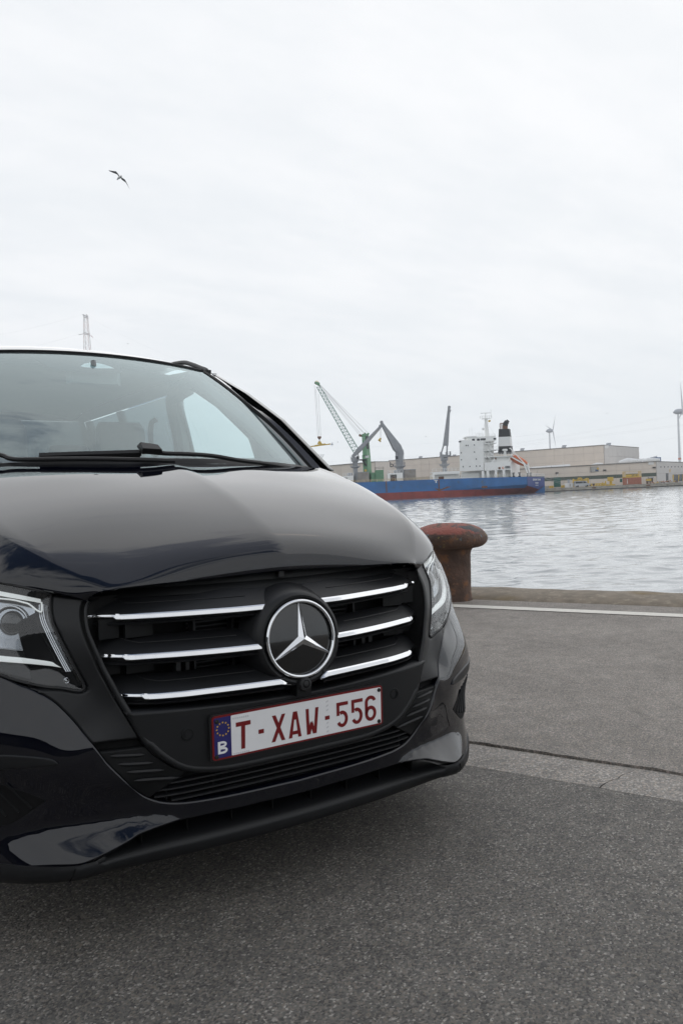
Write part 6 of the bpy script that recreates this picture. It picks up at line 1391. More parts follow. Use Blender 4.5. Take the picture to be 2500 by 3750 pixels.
for e in (s0, s1): spd.part('end_frame', MB().box(e[0] - .35, e[0] + .35, DC - 2.2, DC + .2, e[1] - .15, e[1] + .3).beam((e[0], DC - 1, e[1] + .2), (e[0] + (.2 if e is s1 else -.1), DC - 1, e[1] + 1.0), .15, .25).beam((e[0] + (.4 if e is s0 else -.4), DC - 1, e[1] + .2), (e[0] + (.8 if e is s0 else -.9), DC - 1, e[1] + .6), .15, .15), M['nac'])

# distant plant just past the van's pillar
fm = Far('lattice_mast_head', 'dark lattice platform on a mast rising behind the van pillar', 'mast', -10.67, 330, QZ)
fa, fb = ((-11.76, 17.84)), ((-9.67, 15.55))
mb = MB()
for k in range(7): z = fb[1] + (fa[1] - fb[1]) * k / 6; mb.beam((fa[0], 330, z), (fb[0], 330, z + .2 * (k % 2)), .25, .25); mb.beam((fa[0] + k * .7, 330, fb[1]), (fa[0] + k * .9, 330, fa[1]), .22, .22); mb.beam((fa[0] + 3, 329 + .4 * k, fb[1]), (fb[0], 329 + .4 * k, fa[1] - 1), .25, .25)
fm.part('cage', mb, M['nac']); fm.part('pole', MB().box((fa[0] + fb[0]) / 2 - .3, (fa[0] + fb[0]) / 2 + .3, 329.7, 330.3, QZ, fb[1]), M['nac'])

# ---- warehouses: every wall panel is a piece
def panels(b, name, P0, P1, zs, n, m, th=.14, gap=.07):
    """wall between two ground points split into n columns and the rows given by zs (pairs at each end)"""
    P0, P1 = Vector(P0), Vector(P1); u = (P1 - P0); Ln = u.length; u.normalize(); nrm = Vector((u.y, -u.x)) * th
    for k in range(n):
        a, c = P0 + u * (Ln * k / n + gap / 2), P0 + u * (Ln * (k + 1) / n - gap / 2)
        for (z0a, z0b), (z1a, z1b) in zip(zs[:-1], zs[1:]):
            L = lambda q0, q1, t: q0 + (q1 - q0) * t
            za, zb2 = L(z0a, z0b, k / n) + gap / 2, L(z0a, z0b, (k + 1) / n) + gap / 2; zc, zd = L(z1a, z1b, k / n) - gap / 2, L(z1a, z1b, (k + 1) / n) - gap / 2
            A_ = [(a.x, a.y, za), (c.x, c.y, zb2), (c.x, c.y, zd), (a.x, a.y, zc)]
            B_ = [(x + nrm.x, y + nrm.y, z) for x, y, z in A_]
            b.part(name, MB().hull(A_, B_), m)
def shed(name, label, pts, z0, za, zb, zc, mcore='joint', deep=None):
    """core of a hall: front-left, front-right, right-back in plan with roof heights at those corners"""
    (x0, d0), (x1, d1), (x2, d2) = pts
    b = Far(name, label, 'warehouse', x0, d0, z0)
    x3, d3 = x0 + (x2 - x1), d0 + (d2 - d1)
    b.part('wall_core', MB().hull([(x0, d0, z0), (x1, d1, z0), (x2, d2, z0), (x3, d3, z0)], [(x0, d0, za), (x1, d1, zb), (x2, d2, zc), (x3, d3, za)]), M[mcore])
    b.part('roof_edge', MB().beam((x0, d0 - .25, za + .08), (x1, d1 - .25, zb + .08), .6, .28).beam((x1, d1, zb + .08), (x2, d2, zc + .08), .6, .28), M['roofm'])
    return b
def roof_vent(b, x, d, z, w=1.6):
    b.part('roof_vent', MB().hull([(x - w * .5, d - .8, z), (x + w * .5, d - .8, z), (x + w * .5, d + .8, z), (x - w * .5, d + .8, z)], [(x - w * .2, d - .8, z + 1.5), (x + w * .9, d - .8, z + 1.5), (x + w * .9, d + .8, z + 1.5), (x - w * .2, d + .8, z + 1.5)]), M['nac'])
# hall left of the ship cranes
lx0, lz0 = (-9.3, 13.43); lx1, lz1 = (15.55, 14.16); lx2, lz2 = (23.65, 14.93)
w1 = shed('warehouse', 'low beige warehouse behind the green crane tower', [(lx0 - 20, 345), (lx1, 345), (lx2, 372)], QZ, lz0 - 1.2, lz1, lz2)
panels(w1, 'wall_panel', (lx0 - 20, 344.95), (lx1, 344.95), [(QZ, QZ), (4.2, 4.2), (lz0 - 1.2, lz1)], 9, M['beige'])
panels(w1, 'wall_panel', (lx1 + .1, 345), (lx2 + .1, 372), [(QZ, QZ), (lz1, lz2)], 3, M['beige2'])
roof_vent(w1, -7.36, 346, lz0 - .3); 
# tall hall
hx0, hz0 = (25.17, 16.41); hx1, hz1 = (118.89, 17.24); hx2, hz2 = (153.67, 17.45)
w2 = shed('warehouse', 'large tall beige warehouse with a dark letter b beside the deck crane', [(hx0, 400), (hx1, 352), (hx2, 402)], QZ, hz0, hz1, hz2)
rowz = lambda f: (QZ + (hz0 - QZ) * f, QZ + (hz1 - QZ) * f)
panels(w2, 'wall_panel', (hx0, 399.9), (hx1, 351.9), [rowz(.46), rowz(.64), rowz(.82), rowz(1.0)], 24, M['beige'])
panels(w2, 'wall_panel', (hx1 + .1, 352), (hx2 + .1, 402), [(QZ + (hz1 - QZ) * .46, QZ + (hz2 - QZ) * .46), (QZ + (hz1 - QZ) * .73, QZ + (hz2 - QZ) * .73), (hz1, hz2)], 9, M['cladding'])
for px in (1535, 1612, 1657, 1908, 2062): 
    pass
for (x, z), d in ((((40.75, 17.01)), 396), (((50.74, 17.15)), 391), (((56.7, 16.78)), 389), (((87.61, 17.78)), 376), (((104.51, 17.8)), 365), (((122.48, 17.51)), 357)): roof_vent(w2, x, d, z - .6)
lt = (26.42, 14.21); u_ = Vector((hx1 - hx0, -48)).normalized()
text('b', 'wall_letter', 3.6, (lt[0], 396.6, lt[1]), (u_.x, u_.y, 0), (0, 0, 1), M['fun_black'], w2.root, w2.o, 1.25)
sg = (120.38, 16.5)
w2.part('sign_panel', MB().box(sg[0] - .9, sg[0] + .9, 352.2, 352.6, sg[1] - .65, sg[1] + .65), M['white'])
for px in (2061.5, 2085):
    x, z = float(np.interp(px, [2061.5, 2085], [103.17, 106.14])), 10.01
    w2.part('loading_door', MB().box(x - .48, x + .48, 360.0, 360.6, z - .3, z + .95), M['white'])
# lower hall along the quay with the green band
gx0, gz0 = (61.03, 7.47); gx1, gz1 = (128.34, 8.05); gx2, gz2 = (166.41, 7.49)
w3 = shed('warehouse', 'long low beige warehouse with dark green band along the far quay', [(gx0, 326), (gx1, 318), (gx2, 362)], QZ, gz0, gz1, gz2)
bz0, bz1 = 2.15, 3.59
panels(w3, 'wall_panel', (gx0, 325.95), (gx1, 317.95), [(bz1 - .1, bz1), ((gz0 + bz1) / 2 - .6, (gz1 + bz1) / 2 - .6), (gz0, gz1)], 13, M['beige'])
panels(w3, 'wall_panel', (gx0, 325.95), (gx1, 317.95), [(QZ, QZ), (bz0, bz0)], 13, M['beige'])
panels(w3, 'band_panel', (gx0, 325.95), (gx1, 317.95), [(bz0, bz0), (bz1 - .1, bz1)], 13, M['band'])
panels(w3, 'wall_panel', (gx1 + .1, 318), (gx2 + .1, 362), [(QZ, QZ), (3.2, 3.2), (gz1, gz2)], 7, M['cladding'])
D3 = lambda x: 325.95 + (317.95 - 325.95) * (x - gx0) / (gx1 - gx0) - .16
def on3(name, a, c, m, th=.1, **k):
    x0, x1 = sorted((a[0], c[0])); z0, z1 = sorted((a[1], c[1])); d = D3((x0 + x1) / 2)
    return w3.part(name, MB().box(x0, x1, d - th, d + .3, z0, z1), m, **k)
dz = (87.28, -0.25)
on3('green_gate', ((87.91, 3.57)), ((91.38, -0.42)), M['green_door'])
on3('green_gate', ((114.05, 1.77)), ((114.98, 0.4)), M['green_door'])
pb = on3('picture_board', ((102.69, 7.12)), ((106.02, 5)), M['roofm'], .15)
on3('picture', ((102.84, 7.01)), ((105.9, 5.13)), M['mirror_sign'], .20, parent=pb)
on3('picture_patch', ((105.15, 6.77)), ((105.85, 5.95)), M['star_yellow'], .22, parent=pb); on3('picture_patch', ((104.47, 6.01)), ((105.7, 5.4)), M['blue_tank'], .215, parent=pb)
on3('sign_panel', ((125.36, 8.03)), ((127.49, 6.94)), M['white'], .15)
on3('small_sign', ((89.15, 4.78)), ((89.64, 4.15)), M['white'], .12)
for a in (((89.23, 5.37)), ((108.15, 5.56)), ((127.45, 5.73))): w3.part('wall_lamp', MB().box(a[0] - .5, a[0] + .5, D3(a[0]) - .7, D3(a[0]), a[1] - .2, a[1] + .25), M['fun_black'])
on3('side_door', ((126.36, 1.57)), ((126.87, -0.28)), M['fun_black'], .1); on3('door_canopy', ((124.99, 1.89)), ((127, 1.54)), M['nac'], 1.2)
# skylights on its roof
for k in range(3):
    x0, z0 = ((80.4, 7.73), (88.69, 7.97), (97.91, 7.92))[k]; x1, z1 = ((88.48, 7.98), (96.66, 8.17), (105.61, 7.85))[k]
    if k == 2: continue
    w3.part('skylight', MB().hull([(x0, 328, z0 - .2), (x1, 328, z1 - .2), (x1, 332, z1 - .2), (x0, 332, z0 - .2)], [(x0, 328.6, z0 + .75), (x1, 328.6, z1 + .75), (x1, 331.4, z1 + .75), (x0, 331.4, z0 + .75)]), M['skylight'])
for a, w_, h in ((((107.78, 8.19)), 3.5, .7), (((120.84, 8.78)), 6., 1.6), (((123.61, 8.57)), 5., 1.2), (((129.45, 8.76)), 8., 1.2)):
    w3.part('skylight', MB().tube([(a[0] - w_ / 2, 330, a[1] - .2), (a[0], 328, a[1] + .1), (a[0] + w_ / 2, 326, a[1] + .2)], [h * .5, h, h * .5], 10), M['skylight'])
tk = ((135.84, 10.2)), ((136.7, 8.48))
w3.part('roof_tank', MB().box(134.9, tk[1][0], 333, 337, tk[1][1] - 1, tk[0][1]), M['blue_tank'])
w3.part('roof_plant', MB().box(132.96, 135.18, 334, 338, 9.3, 10.12).tube([(132.96, 335, 9.83), (135.79, 335, 10.4)], .5, 8), M['nac'])
for px in (2345, 2360): pass
w3.part('roof_plant', MB().box(131.94, 136.28, 343, 350, 9.41 - 1, 10.17), M['skylight'])
# openings in its end wall
def on_end(name, u0, u1, z0, z1, m, th=.12, parent=None):
    p = lambda u, o_: (gx1 + .1 + (gx2 - gx1) * u + o_, 318 + 44 * u - o_ * .5)
    a, c = p(u0, .16), p(u1, .16)
    return w3.part(name, MB().hull([(a[0], a[1], z0), (c[0], c[1], z0), (c[0] - 1, c[1] + .4, z0), (a[0] - 1, a[1] + .4, z0)], [(a[0] + th, a[1], z1), (c[0] + th, c[1], z1), (c[0] - 1, c[1] + .4, z1), (a[0] - 1, a[1] + .4, z1)]), m, parent)
on_end('end_door', .185, .235, QZ + .4, 3.2, M['window'])
og = on_end('open_gate', .33, .60, QZ + .3, 2.6, M['window'])
for u0, u1 in ((.325, .345), (.45, .465), (.55, .565)): on_end('gate_post', u0, u1, QZ + .3, 2.5, M['yellow'], .25, og)
for k in range(9): on_end('wall_louvre', .08 + .075 * k, .093 + .075 * k, 5.6, 6.1, M['fun_black'])
on_end('notice', .26, .29, 3.6, 4.9, M['deck_yel'])

# ---- things on the far quay
def wheel_mb(x, d, z, r): return MB().lathe([(r * .6, -.13), (r * .95, -.13), (r, -.08), (r, .08), (r * .95, .13), (r * .6, .13), (r * .55, 0)], 16, (x, d, z), Matrix(((1, 0, 0), (0, 0, 1), (0, 1, 0))))
vx0, vz0 = (91.29, -0.55); vx1, _ = (97.38, -0.72); vz1 = (93.25, 1.61)[1]
vz0 = QZ
fv = Far('parked_van', 'silver minibus parked in front of the yellow frame on far quay', 'van', (vx0 + vx1) / 2, 306, QZ)
Lv = vx1 - vx0; X = lambda t: vx0 + Lv * t; Hh = vz1 - QZ; Z = lambda t: QZ + Hh * t
body = [(X(0), Z(.16)), (X(0), Z(.55)), (X(.02), Z(.93)), (X(.06), Z(1)), (X(.62), Z(1)), (X(.70), Z(.94)), (X(.83), Z(.58)), (X(.97), Z(.44)), (X(1), Z(.30)), (X(1), Z(.14)), (X(.5), Z(.12))]
fb_ = fv.part('body', MB().prism(body, 304.9, 306.8), M['silver'])
fv.part('side_window', MB().box(X(.05), X(.50), 304.82, 304.95, Z(.60), Z(.90)), M['window'], fb_)
fv.part('door_window', MB().prism([(X(.53), Z(.60)), (X(.53), Z(.90)), (X(.66), Z(.90)), (X(.76), Z(.60))], 304.82, 304.95), M['window'], fb_)
fv.part('windscreen', MB().hull([(X(.715), 305.0, Z(.90)), (X(.715), 306.7, Z(.90)), (X(.82), 306.7, Z(.61)), (X(.82), 305, Z(.61))], [(X(.73), 305.0, Z(.90)), (X(.73), 306.7, Z(.90)), (X(.835), 306.7, Z(.61)), (X(.835), 305, Z(.61))]), M['window'], fb_)
fv.part('bumper', MB().box(X(.93), X(1.01), 304.85, 306.85, Z(.13), Z(.28)), M['trim'], fb_)
for t in (.19, .79):
    for d in (305.0, 306.7): fv.part('wheel', wheel_mb(X(t), d, QZ + .34, .34), M['rubber'])
def frame_thing(name, label, cat, x, d, bars, m, group=None, w=.35):
    f = Far(name, label, cat, x, d, QZ, group)
    for nm, a, c in bars: f.part(nm, MB().beam(a, c, w, w), m)
    return f
ya, yb2 = ((92.22, -0.31)), ((98.1, 0.52)); yt = (92.33, 2.55)[1]
frame_thing('lifting_frame', 'tall yellow portal lifting frame standing behind silver minibus', 'frame', ya[0], 310, [('post', (ya[0], 310, QZ), (ya[0], 310, yt)), ('post', (yb2[0], 310, QZ), (yb2[0], 310, (98.18, 2.59)[1])), ('cross_beam', (ya[0], 310, (92.31, 1.99)[1]), (yb2[0], 310, (98.15, 1.76)[1])), ('brace', (ya[0] + .3, 310, yt - 1.6), (ya[0] + 1.8, 310, (92.31, 1.99)[1] + .2)), ('brace', (yb2[0] - .2, 310, (98.18, 2.49)[1]), (yb2[0] - 2.4, 310, (98.15, 1.76)[1])), ('top_rail', (94.25, 310, 2.75), (95.44, 310, 2.7)), ('rail_post', (94.25, 310, 2.75), (94.25, 310, 2.0)), ('rail_post', (95.44, 310, 2.7), (95.44, 310, 1.94))], M['yellow'], w=.5)
a, c = ((98.12, -0.12)), ((104.35, -0.09))
bars = [('lower_beam', (a[0], 308, QZ + .25), (c[0], 308, QZ + .25)), ('upper_beam', (a[0], 308, QZ + .95), (c[0], 308, QZ + .95)), ('post', (c[0], 308, QZ), (c[0], 308, QZ + 1.9)), ('post', (c[0] - 1.2, 308, QZ), (c[0] - 1.2, 308, QZ + 1.4))] + [('brace', (a[0] + (c[0] - a[0]) * k / 6, 308, QZ + .25), (a[0] + (c[0] - a[0]) * (k + 1) / 6, 308, QZ + .95)) for k in range(6)]
frame_thing('spreader_beam', 'long yellow spreader beam lying on far quay right of minibus', 'beam', a[0], 308, bars, M['yellow'])
a = ((106.64, -0.39)); zt_ = (106.5, 2.61)[1]
ys = Far('yellow_stand', 'narrow yellow upright stand with boxy head on far quay', 'stand', a[0], 309, QZ)
ys.part('foot', MB().box(a[0] - 1.5, a[0] + 1.5, 308, 310, QZ, QZ + .5), M['yellow'])
ys.part('column', MB().box(a[0] - .35, a[0] + .45, 308.6, 309.4, QZ + .5, zt_ - 1.5), M['yellow']); ys.part('head', MB().box(a[0] - 1.0, a[0] + .9, 308.3, 309.7, zt_ - 1.6, zt_), M['yellow'])
a, c = ((111.23, -0.11)), ((117.69, -0.3)); zt_ = (114.66, 2.05)[1]
ct = Far('shipping_container', 'weathered red shipping container standing on far quay under yellow frame', 'container', a[0], 307, QZ)
ctb = ct.part('body', MB().box(a[0] + .1, c[0] - .1, 306.1, 308.5, QZ + .1, zt_ - .1), M['container'])
for k in range(16): x = a[0] + .35 + (c[0] - a[0] - .7) * k / 15; ct.part('corrugation', MB().box(x - .09, x + .09, 306.02, 306.12, QZ + .3, zt_ - .3), M['container'], ctb)
ct.part('top_rail', MB().box(a[0], c[0], 306, 308.6, zt_ - .22, zt_), M['container']); ct.part('corner_post', MB().box(a[0], a[0] + .22, 306, 308.6, QZ, zt_), M['container']); ct.part('corner_post', MB().box(c[0] - .22, c[0], 306, 308.6, QZ, zt_), M['container'])
ct.part('door_mark', MB().prism([(a[0] + .75, QZ + .5), (a[0] + 1.05, QZ + .5), (a[0] + .95, zt_ - .4), (a[0] + .85, zt_ - .4)], 305.95, 306.05), M['white'])
z2 = (114.75, 4.55)[1]
yf = Far('work_platform', 'pale yellow open steel cage stacked on top of red container', 'platform', a[0], 307, zt_)
yf.part('floor_frame', MB().box(a[0] - .2, c[0] + .1, 306.1, 308.5, zt_, zt_ + .3), M['yellow'])
for x in (a[0], c[0] - .3): yf.part('corner_post', MB().box(x - .1, x + .45, 306.2, 306.7, zt_ + .3, z2), M['deck_yel']); yf.part('corner_post', MB().box(x - .1, x + .45, 307.9, 308.4, zt_ + .3, z2), M['deck_yel'])
yf.part('top_bar', MB().box(a[0] - .1, c[0] + .1, 306.2, 306.4, z2 - .2, z2), M['deck_yel']); yf.part('side_board', MB().box(a[0] + .3, a[0] + 2.9, 306.3, 306.5, zt_ + .4, zt_ + 1.2), M['yellow'])
for k in range(5): yf.part('cage_bar', MB().box(a[0] + 3.2 + .55 * k, a[0] + 3.45 + .55 * k, 306.3, 306.5, zt_ + .3, zt_ + 1.3), M['yellow'])
a, c = ((120.79, 1.24)), ((122.46, 0.4))
yx = Far('yellow_box', 'yellow steel box on legs beside small canopied door', 'box', a[0], 309, QZ)
yx.part('box_body', MB().box(a[0], c[0], 308.2, 309.8, c[1], a[1]), M['yellow'])
for x in (a[0] + .1, c[0] - .3): yx.part('leg', MB().box(x, x + .2, 308.4, 308.6, QZ, c[1]), M['rust']); yx.part('leg', MB().box(x, x + .2, 309.4, 309.6, QZ, c[1]), M['rust'])
a, c = ((88.32, 0.94)), ((91.21, -0.36))
wb = Far('white_crate', 'white boxed crate with open grey cage on top beside the minibus', 'crate', a[0], 308, QZ)
wb.part('box_body', MB().box(a[0], c[0], 307, 309, QZ, a[1]), M['white'])
wb.part('cage', MB().box(a[0] + .8, a[0] + 1.0, 307.1, 307.3, a[1], a[1] + 1.4).box(a[0] + 2.0, a[0] + 2.2, 307.1, 307.3, a[1], a[1] + 1.4).box(a[0] + .8, a[0] + 2.2, 307.1, 307.3, a[1] + 1.3, a[1] + 1.5).box(a[0] + 1.3, a[0] + 1.7, 307.2, 308.6, a[1], a[1] + 1.2), M['nac'])
wb.part('marking', MB().box((a[0] + c[0]) / 2 + .1, (a[0] + c[0]) / 2 + .3, 306.93, 307.02, QZ + .3, a[1] - .2), M['rust'])
for k, (px, lab) in enumerate(((83.27, 'yellow drums standing left of the green gate'), (87.92, 'yellow drums standing between green gate and white crate'))):
    dm_ = Far('drum_pair', 'two stubby ' + lab, 'drums', px, 309, QZ, 'yellow drums by the gate')
    for s_ in (-.48, .42): dm_.part('drum', MB().lathe([(.44, 0), (.44, .3), (.47, .33), (.44, .36), (.44, .9), (.40, .95), (.001, .93)], 16, (px + s_, 309, QZ)), M['yellow'])
a = ((81.37, 0.47))
solo('planter_wall', MB().box(a[0], 83.1, 311.5, 312.5, QZ, QZ + 1.0), M['quay_c'], 'low concrete block beside the ship stern on far quay', 'block', a[0], 312, QZ)
for i, (x, z) in enumerate((((97.28, -0.86)), ((118.1, -0.7)))):
    db = Far('mooring_bollard', ['small dark bollard on far quay in front of the yellow beam', 'small dark bollard on far quay in front of yellow box'][i], 'bollard', x, 300.9, QZ, 'mooring bollards')
    db.part('shaft', MB().lathe([(.34, 0), (.28, .1), (.28, .75), (.001, .75)], 14, (x, 300.9, QZ)), M['rust'], smooth=True, angle=40)
    db.part('cap', MB().lathe([(.28, .7), (.55, .85), (.56, 1.0), (.3, 1.1), (.001, 1.12)], 14, (x, 300.9, QZ)), M['fun_black'], smooth=True, angle=40)
    solo('rust_stain', MB().box(x - .9, x + .6, QD + .12, QD + .16, QZ - .75, QZ - .25), M['rust'], None, None, x, QD, QZ - .5, kind='structure')
a = ((128.13, -0.19))
sc_ = Far('scrap_pile', 'heap of rusty and yellow scrap pieces beside warehouse end wall', 'scrap', a[0], 313, QZ)
for k in range(26):
    x, d, h = a[0] + random.uniform(-3, 7), 313 + random.uniform(-1, 1), random.uniform(.1, .5)
    sc_.part('scrap_piece', MB().beam((x, d, QZ + h), (x + random.uniform(-1.4, 1.4), d + random.uniform(-.5, .5), QZ + h + random.uniform(0, .6)), .35, .3), M[('rust', 'yellow', 'deck_yel', 'container', 'nac')[k % 5]])
solo('marker_post', MB().lathe([(.35, 0), (.35, .08), (.22, .1), (.05, 1.2), (.001, 1.2)], 12, (127.0, 314, QZ)), M['white'], 'white marker post at the warehouse corner', 'post', 127.0, 314, QZ)

# ---- wind turbines
def turbine(label, x, d, hub_z, r_hub, rt, rb, blades, nac_dir):
    t = Far('wind_turbine', label, 'turbine', x, d, QZ, 'wind turbines on the horizon')
    t.part('tower', MB().lathe([(rb, QZ), (rt, hub_z - 1), (.001, hub_z - 1)], 20, (x, d, 0)), M['turbine'], smooth=True, angle=40)
    n_ = t.part('nacelle', MB().tube([(x - nac_dir * 5.5, d, hub_z - .6), (x - nac_dir * 3, d, hub_z), (x, d, hub_z + .4), (x + nac_dir * 3.5, d, hub_z + .5), (x + nac_dir * 5.2, d, hub_z + .5)], [.6, 2.6, 3.2, 3.0, 1.2], 12), M['nac'], smooth=True)
    hx = x + nac_dir * 5.0
    for (bx, bz) in blades:
        p0, p1 = Vector((hx, d - 1, hub_z + .5)), Vector((bx, d - 1, bz)); v = p1 - p0
        t.part('blade', MB().beam(p0, p0 + v * .2, 1.0, 1.2, .9, 3.0, up=(0, 1, 0)).beam(p0 + v * .2, p1, .9, 3.0, .15, .35, up=(0, 1, 0)), M['turbine'])
    return t
DT = 1200.
hq = (325.41, 81.7)
turbine('wind turbine with grey nacelle rising behind the tall warehouse roof', 323.36, DT, hq[1], 3, 1.0, 1.55, [((333.24, 105.57)), ((316.36, 91.3)), ((332.33, 55.04))], 1)
hq = (393.18, 76.73)
t2 = turbine('taller wind turbine with orange tower ring at the right picture edge', 390.79, 900., hq[1], 3, .95, 1.6, [((394.2, 110.47)), ((389.84, 66.54)), ((399.01, 63.93))], 1)
t2.part('tower_ring', MB().lathe([(1.64, 0), (1.64, 2.), (1.5, 2.), (1.5, 0)], 20, (390.79, 900, 21.93), closed=True), M['signal'])
# ---- pylon and overhead wires
DP = 420.
pyx, pyz = (-131.58, 102.48)
py = Far('transmission_pylon', 'slim lattice transmission pylon rising behind the van roof', 'pylon', pyx, DP, QZ)
def pw(z): return 1.1 + 2.9 * min(1., max(0, (pyz - z) / 24)) if z > pyz - 24 else 1.7 + 2.3 + .07 * (pyz - 24 - z)
leg = MB(); brc = MB(); Zs = [pyz - 2.9 * k for k in range(15)] + [pyz - 43 - 6 * k for k in range(11)]
Zs = [z for z in Zs if z > QZ] + [QZ]
hw = lambda z: .85 + (pyz - z) * .034
for sx, sy in ((-1, -1), (1, -1), (1, 1), (-1, 1)):
    leg.tube([(pyx + sx * hw(z), DP + sy * hw(z), z) for z in Zs], .075, 4)
for i in range(len(Zs) - 1):
    a, b = Zs[i], Zs[i + 1]
    for s1 in (-1, 1):
        brc.tube([(pyx - hw(a), DP + s1 * hw(a), a), (pyx + hw(b), DP + s1 * hw(b), b)], .035, 3, False); brc.tube([(pyx + hw(a), DP + s1 * hw(a), a), (pyx - hw(b), DP + s1 * hw(b), b)], .035, 3, False)
        brc.tube([(pyx + s1 * hw(a), DP - hw(a), a), (pyx + s1 * hw(b), DP + hw(b), b)], .035, 3, False)
        brc.tube([(pyx - hw(a), DP + s1 * hw(a), a), (pyx + hw(a), DP + s1 * hw(a), a)], .03, 3, False)
py.part('leg', leg, M['pylon']); tag(py.part('lattice', brc, M['pylon']), kind='stuff')
zA = 92.33
arm = MB()
for dz_ in (0, 1.0): arm.beam((pyx - 1.6, DP, zA + dz_ * .7), (pyx + 1.9, DP, zA - .9 + dz_ * .7), .22, .2)
arm.beam((pyx - 1.8, DP, zA), ((-135.78, 92.21)[0], DP, zA - .4), .18, .18); arm.beam((pyx + 2.2, DP, zA - 1.0), ((-128.32, 89.55)[0], DP, zA - 2.2), .22, .22); arm.beam((pyx - 1.6, DP, pyz), (pyx + 1.5, DP, pyz - 1.4), .3, .28).beam((pyx - 1.1, DP, pyz - 1.2), (pyx + 1.5, DP, pyz - 2.2), .2, .2)
py.part('cross_arm', arm, M['pylon'])
for i, (a, b, d0, d1) in enumerate(((((-130.49, 100.98)), ((-109.6, 103.34)), 420, 600), (((-128.32, 89.55)), ((-122.73, 91.45)), 420, 600), (((-133.32, 102.56)), ((-189.67, 92.32)), 420, 420), (((-135.92, 92.22)), ((-190.24, 82.17)), 420, 420))):
    pts = [(a[0] + (b[0] - a[0]) * t, d0 + (d1 - d0) * t, a[1] + (b[1] - a[1]) * t - 4 * t * (1 - t)) for t in np.linspace(0, 1, 9)]
    solo('power_line', MB().tube(pts, .014, 4), M['wire'], ['upper overhead wire running right from the pylon top', 'lower overhead wire running right from the pylon cross arm', 'upper overhead wire running left from the pylon top', 'lower overhead wire running left from the pylon cross arm'][i], 'wire', a[0], 420, a[1], 'wires at the pylon')
for i, (a, b) in enumerate(((((112.69, 31.51)), ((217.16, 41.37))), (((112.67, 30.79)), ((217.13, 40.55))), (((-31.92, 21.27)), ((216.91, 34.02))), (((-31.96, 20.38)), ((216.88, 33.2))), (((-20.06, 35.91)), ((130.85, 31.41))), (((167.46, 23.48)), ((216.68, 27.32))), (((-20.54, 25.67)), ((85.78, 24.53))))):
    pts = [(a[0] + (b[0] - a[0]) * t, 600 - 130 * t, a[1] + (b[1] - a[1]) * t - 6 * t * (1 - t)) for t in np.linspace(0, 1, 13)]
    solo('power_line', MB().tube(pts, .014, 4), M['wire'], ['topmost faint wire running past the nacelle of the taller turbine', 'faint wire just under the topmost one at the taller turbine nacelle', 'faint wire crossing the tower of the taller turbine halfway up', 'faint wire just under the one crossing the taller turbine tower', 'faint wire crossing behind the middle of the green crane boom', 'lowest faint wire on the right dipping towards the tall warehouse roof', 'lowest faint wire on the left passing behind the deck crane jibs'][i], 'wire', a[0], 600, a[1], 'high voltage wires over the dock')

# ---- birds
def bird(name, label, cat, c, d, pts_l, pts_r, body, m_w, m_b):
    g = Far(name, label, cat, c[0], d, c[1])
    for nm, P_ in (('wing', pts_l), ('wing', pts_r)):
        rows = []
        for i, ((x, z), wd) in enumerate(P_):
            t_ = .62 * wd; rows.append([(x, d - wd, z + t_), (x, d - wd * .4, z + t_ * .5 + .012), (x, d + wd * .5, z - t_ * .4 + .008), (x, d + wd, z - t_), (x, d, z - .006), (x, d - wd, z + t_)])
        g.part(nm, MB().grid(rows), m_w, smooth=True, angle=60)
    g.part('body', MB().tube([(x, d + dd, z) for (x, z), dd, r in body], [r for _, _, r in body], 8), m_b, smooth=True)
    return g
M['gull_wing'] = mat('gull_wing', (.16, .16, .165), .7, var=.1, vscale=6); M['gull_body'] = mat('gull_body', (.62, .62, .60), .7, var=.05)
DG = 40.
g_ = lambda: None
wl_ = [(((-10.45, 17.63)), .07), (((-10.58, 17.81)), .075), (((-10.77, 17.87)), .05), (((-10.97, 17.94)), .015)]
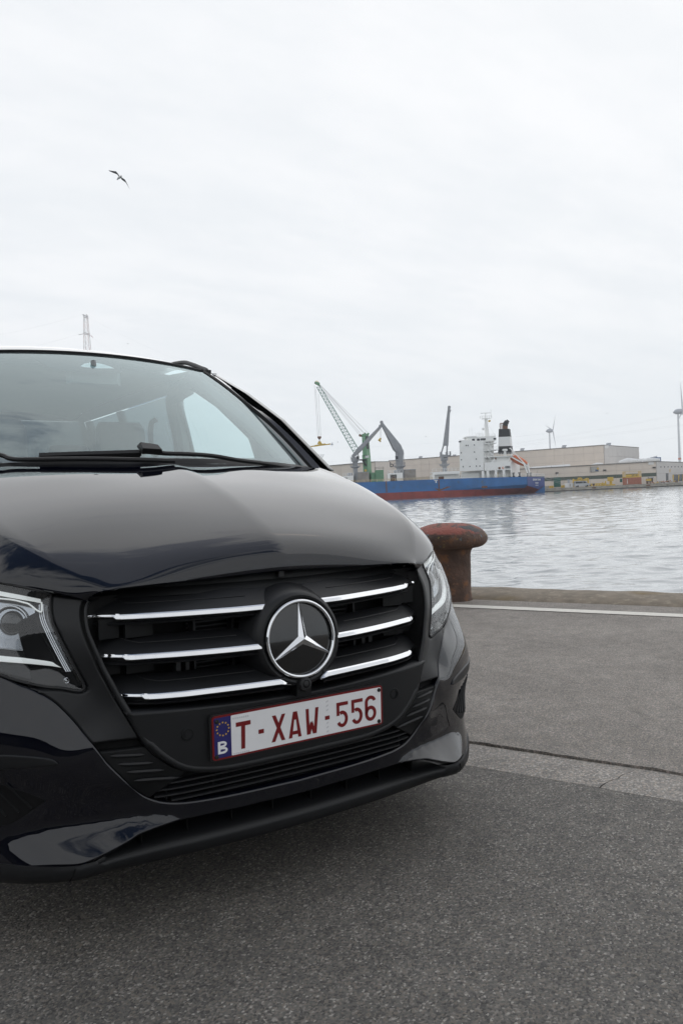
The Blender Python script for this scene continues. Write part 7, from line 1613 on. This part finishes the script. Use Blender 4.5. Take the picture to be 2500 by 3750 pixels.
wr_ = [(((-10.37, 17.54)), .07), (((-10.16, 17.38)), .08), (((-10.07, 17.21)), .06), (((-9.97, 16.98)), .015)]
bird('gull', 'grey winged gull gliding high in the pale sky above the van', 'bird', ((-10.41, 17.59)), DG, wl_, wr_, [(((-10.62, 17.51)), .12, .012), (((-10.52, 17.56)), .05, .05), (((-10.42, 17.59)), 0, .062), (((-10.34, 17.6)), -.08, .045), (((-10.3, 17.61)), -.13, .012)], M['gull_wing'], M['gull_body'])
for i, (a, lab) in enumerate(((((-0.12, 10.88)), 'tiny dark bird speck left of the green crane boom'), (((16.8, 11.16)), 'tiny dark bird speck between the two ship crane jibs'), (((51.52, 14.08)), 'tiny dark bird speck in sky above the tall warehouse'), (((-39.22, 31.41)), 'tiny dark bird speck in sky just above van roof'))):
    bd = Far('distant_bird', lab, 'bird', a[0], 150, a[1], 'distant birds over the dock')
    bd.part('body', MB().tube([(a[0] - .1, 150, a[1]), (a[0], 150, a[1]), (a[0] + .12, 150, a[1])], [.02, .06, .02], 6), M['gull_wing'])
    bd.part('wing', MB().add([(a[0] - .03, 150, a[1]), (a[0] + .05, 150, a[1]), (a[0] - .12, 149.8, a[1] + .12)], [(0, 1, 2)]), M['gull_wing']); bd.part('wing', MB().add([(a[0] - .03, 150, a[1]), (a[0] + .05, 150, a[1]), (a[0] + .14, 150.2, a[1] + .12)], [(0, 1, 2)]), M['gull_wing'])


# ------------------------------------------------------------------ thin sea haze between the near quay and the far dock
hz_m = bpy.data.materials.new('haze'); hz_m.use_nodes = True
hn, hlk = hz_m.node_tree.nodes, hz_m.node_tree.links
hn.clear()
pv = N(hn, 'ShaderNodeVolumePrincipled'); pv.inputs['Color'].default_value = (.93, .96, 1., 1); pv.inputs['Density'].default_value = .00020; pv.inputs['Anisotropy'].default_value = .2
ho = N(hn, 'ShaderNodeOutputMaterial'); hlk.new(pv.outputs[0], ho.inputs['Volume'])
hb_o = make('haze', MB().box(-1500, 1500, -1500, 1500, -9, 175), hz_m)
tag(hb_o, kind='stuff')
bpy.context.view_layer.update()
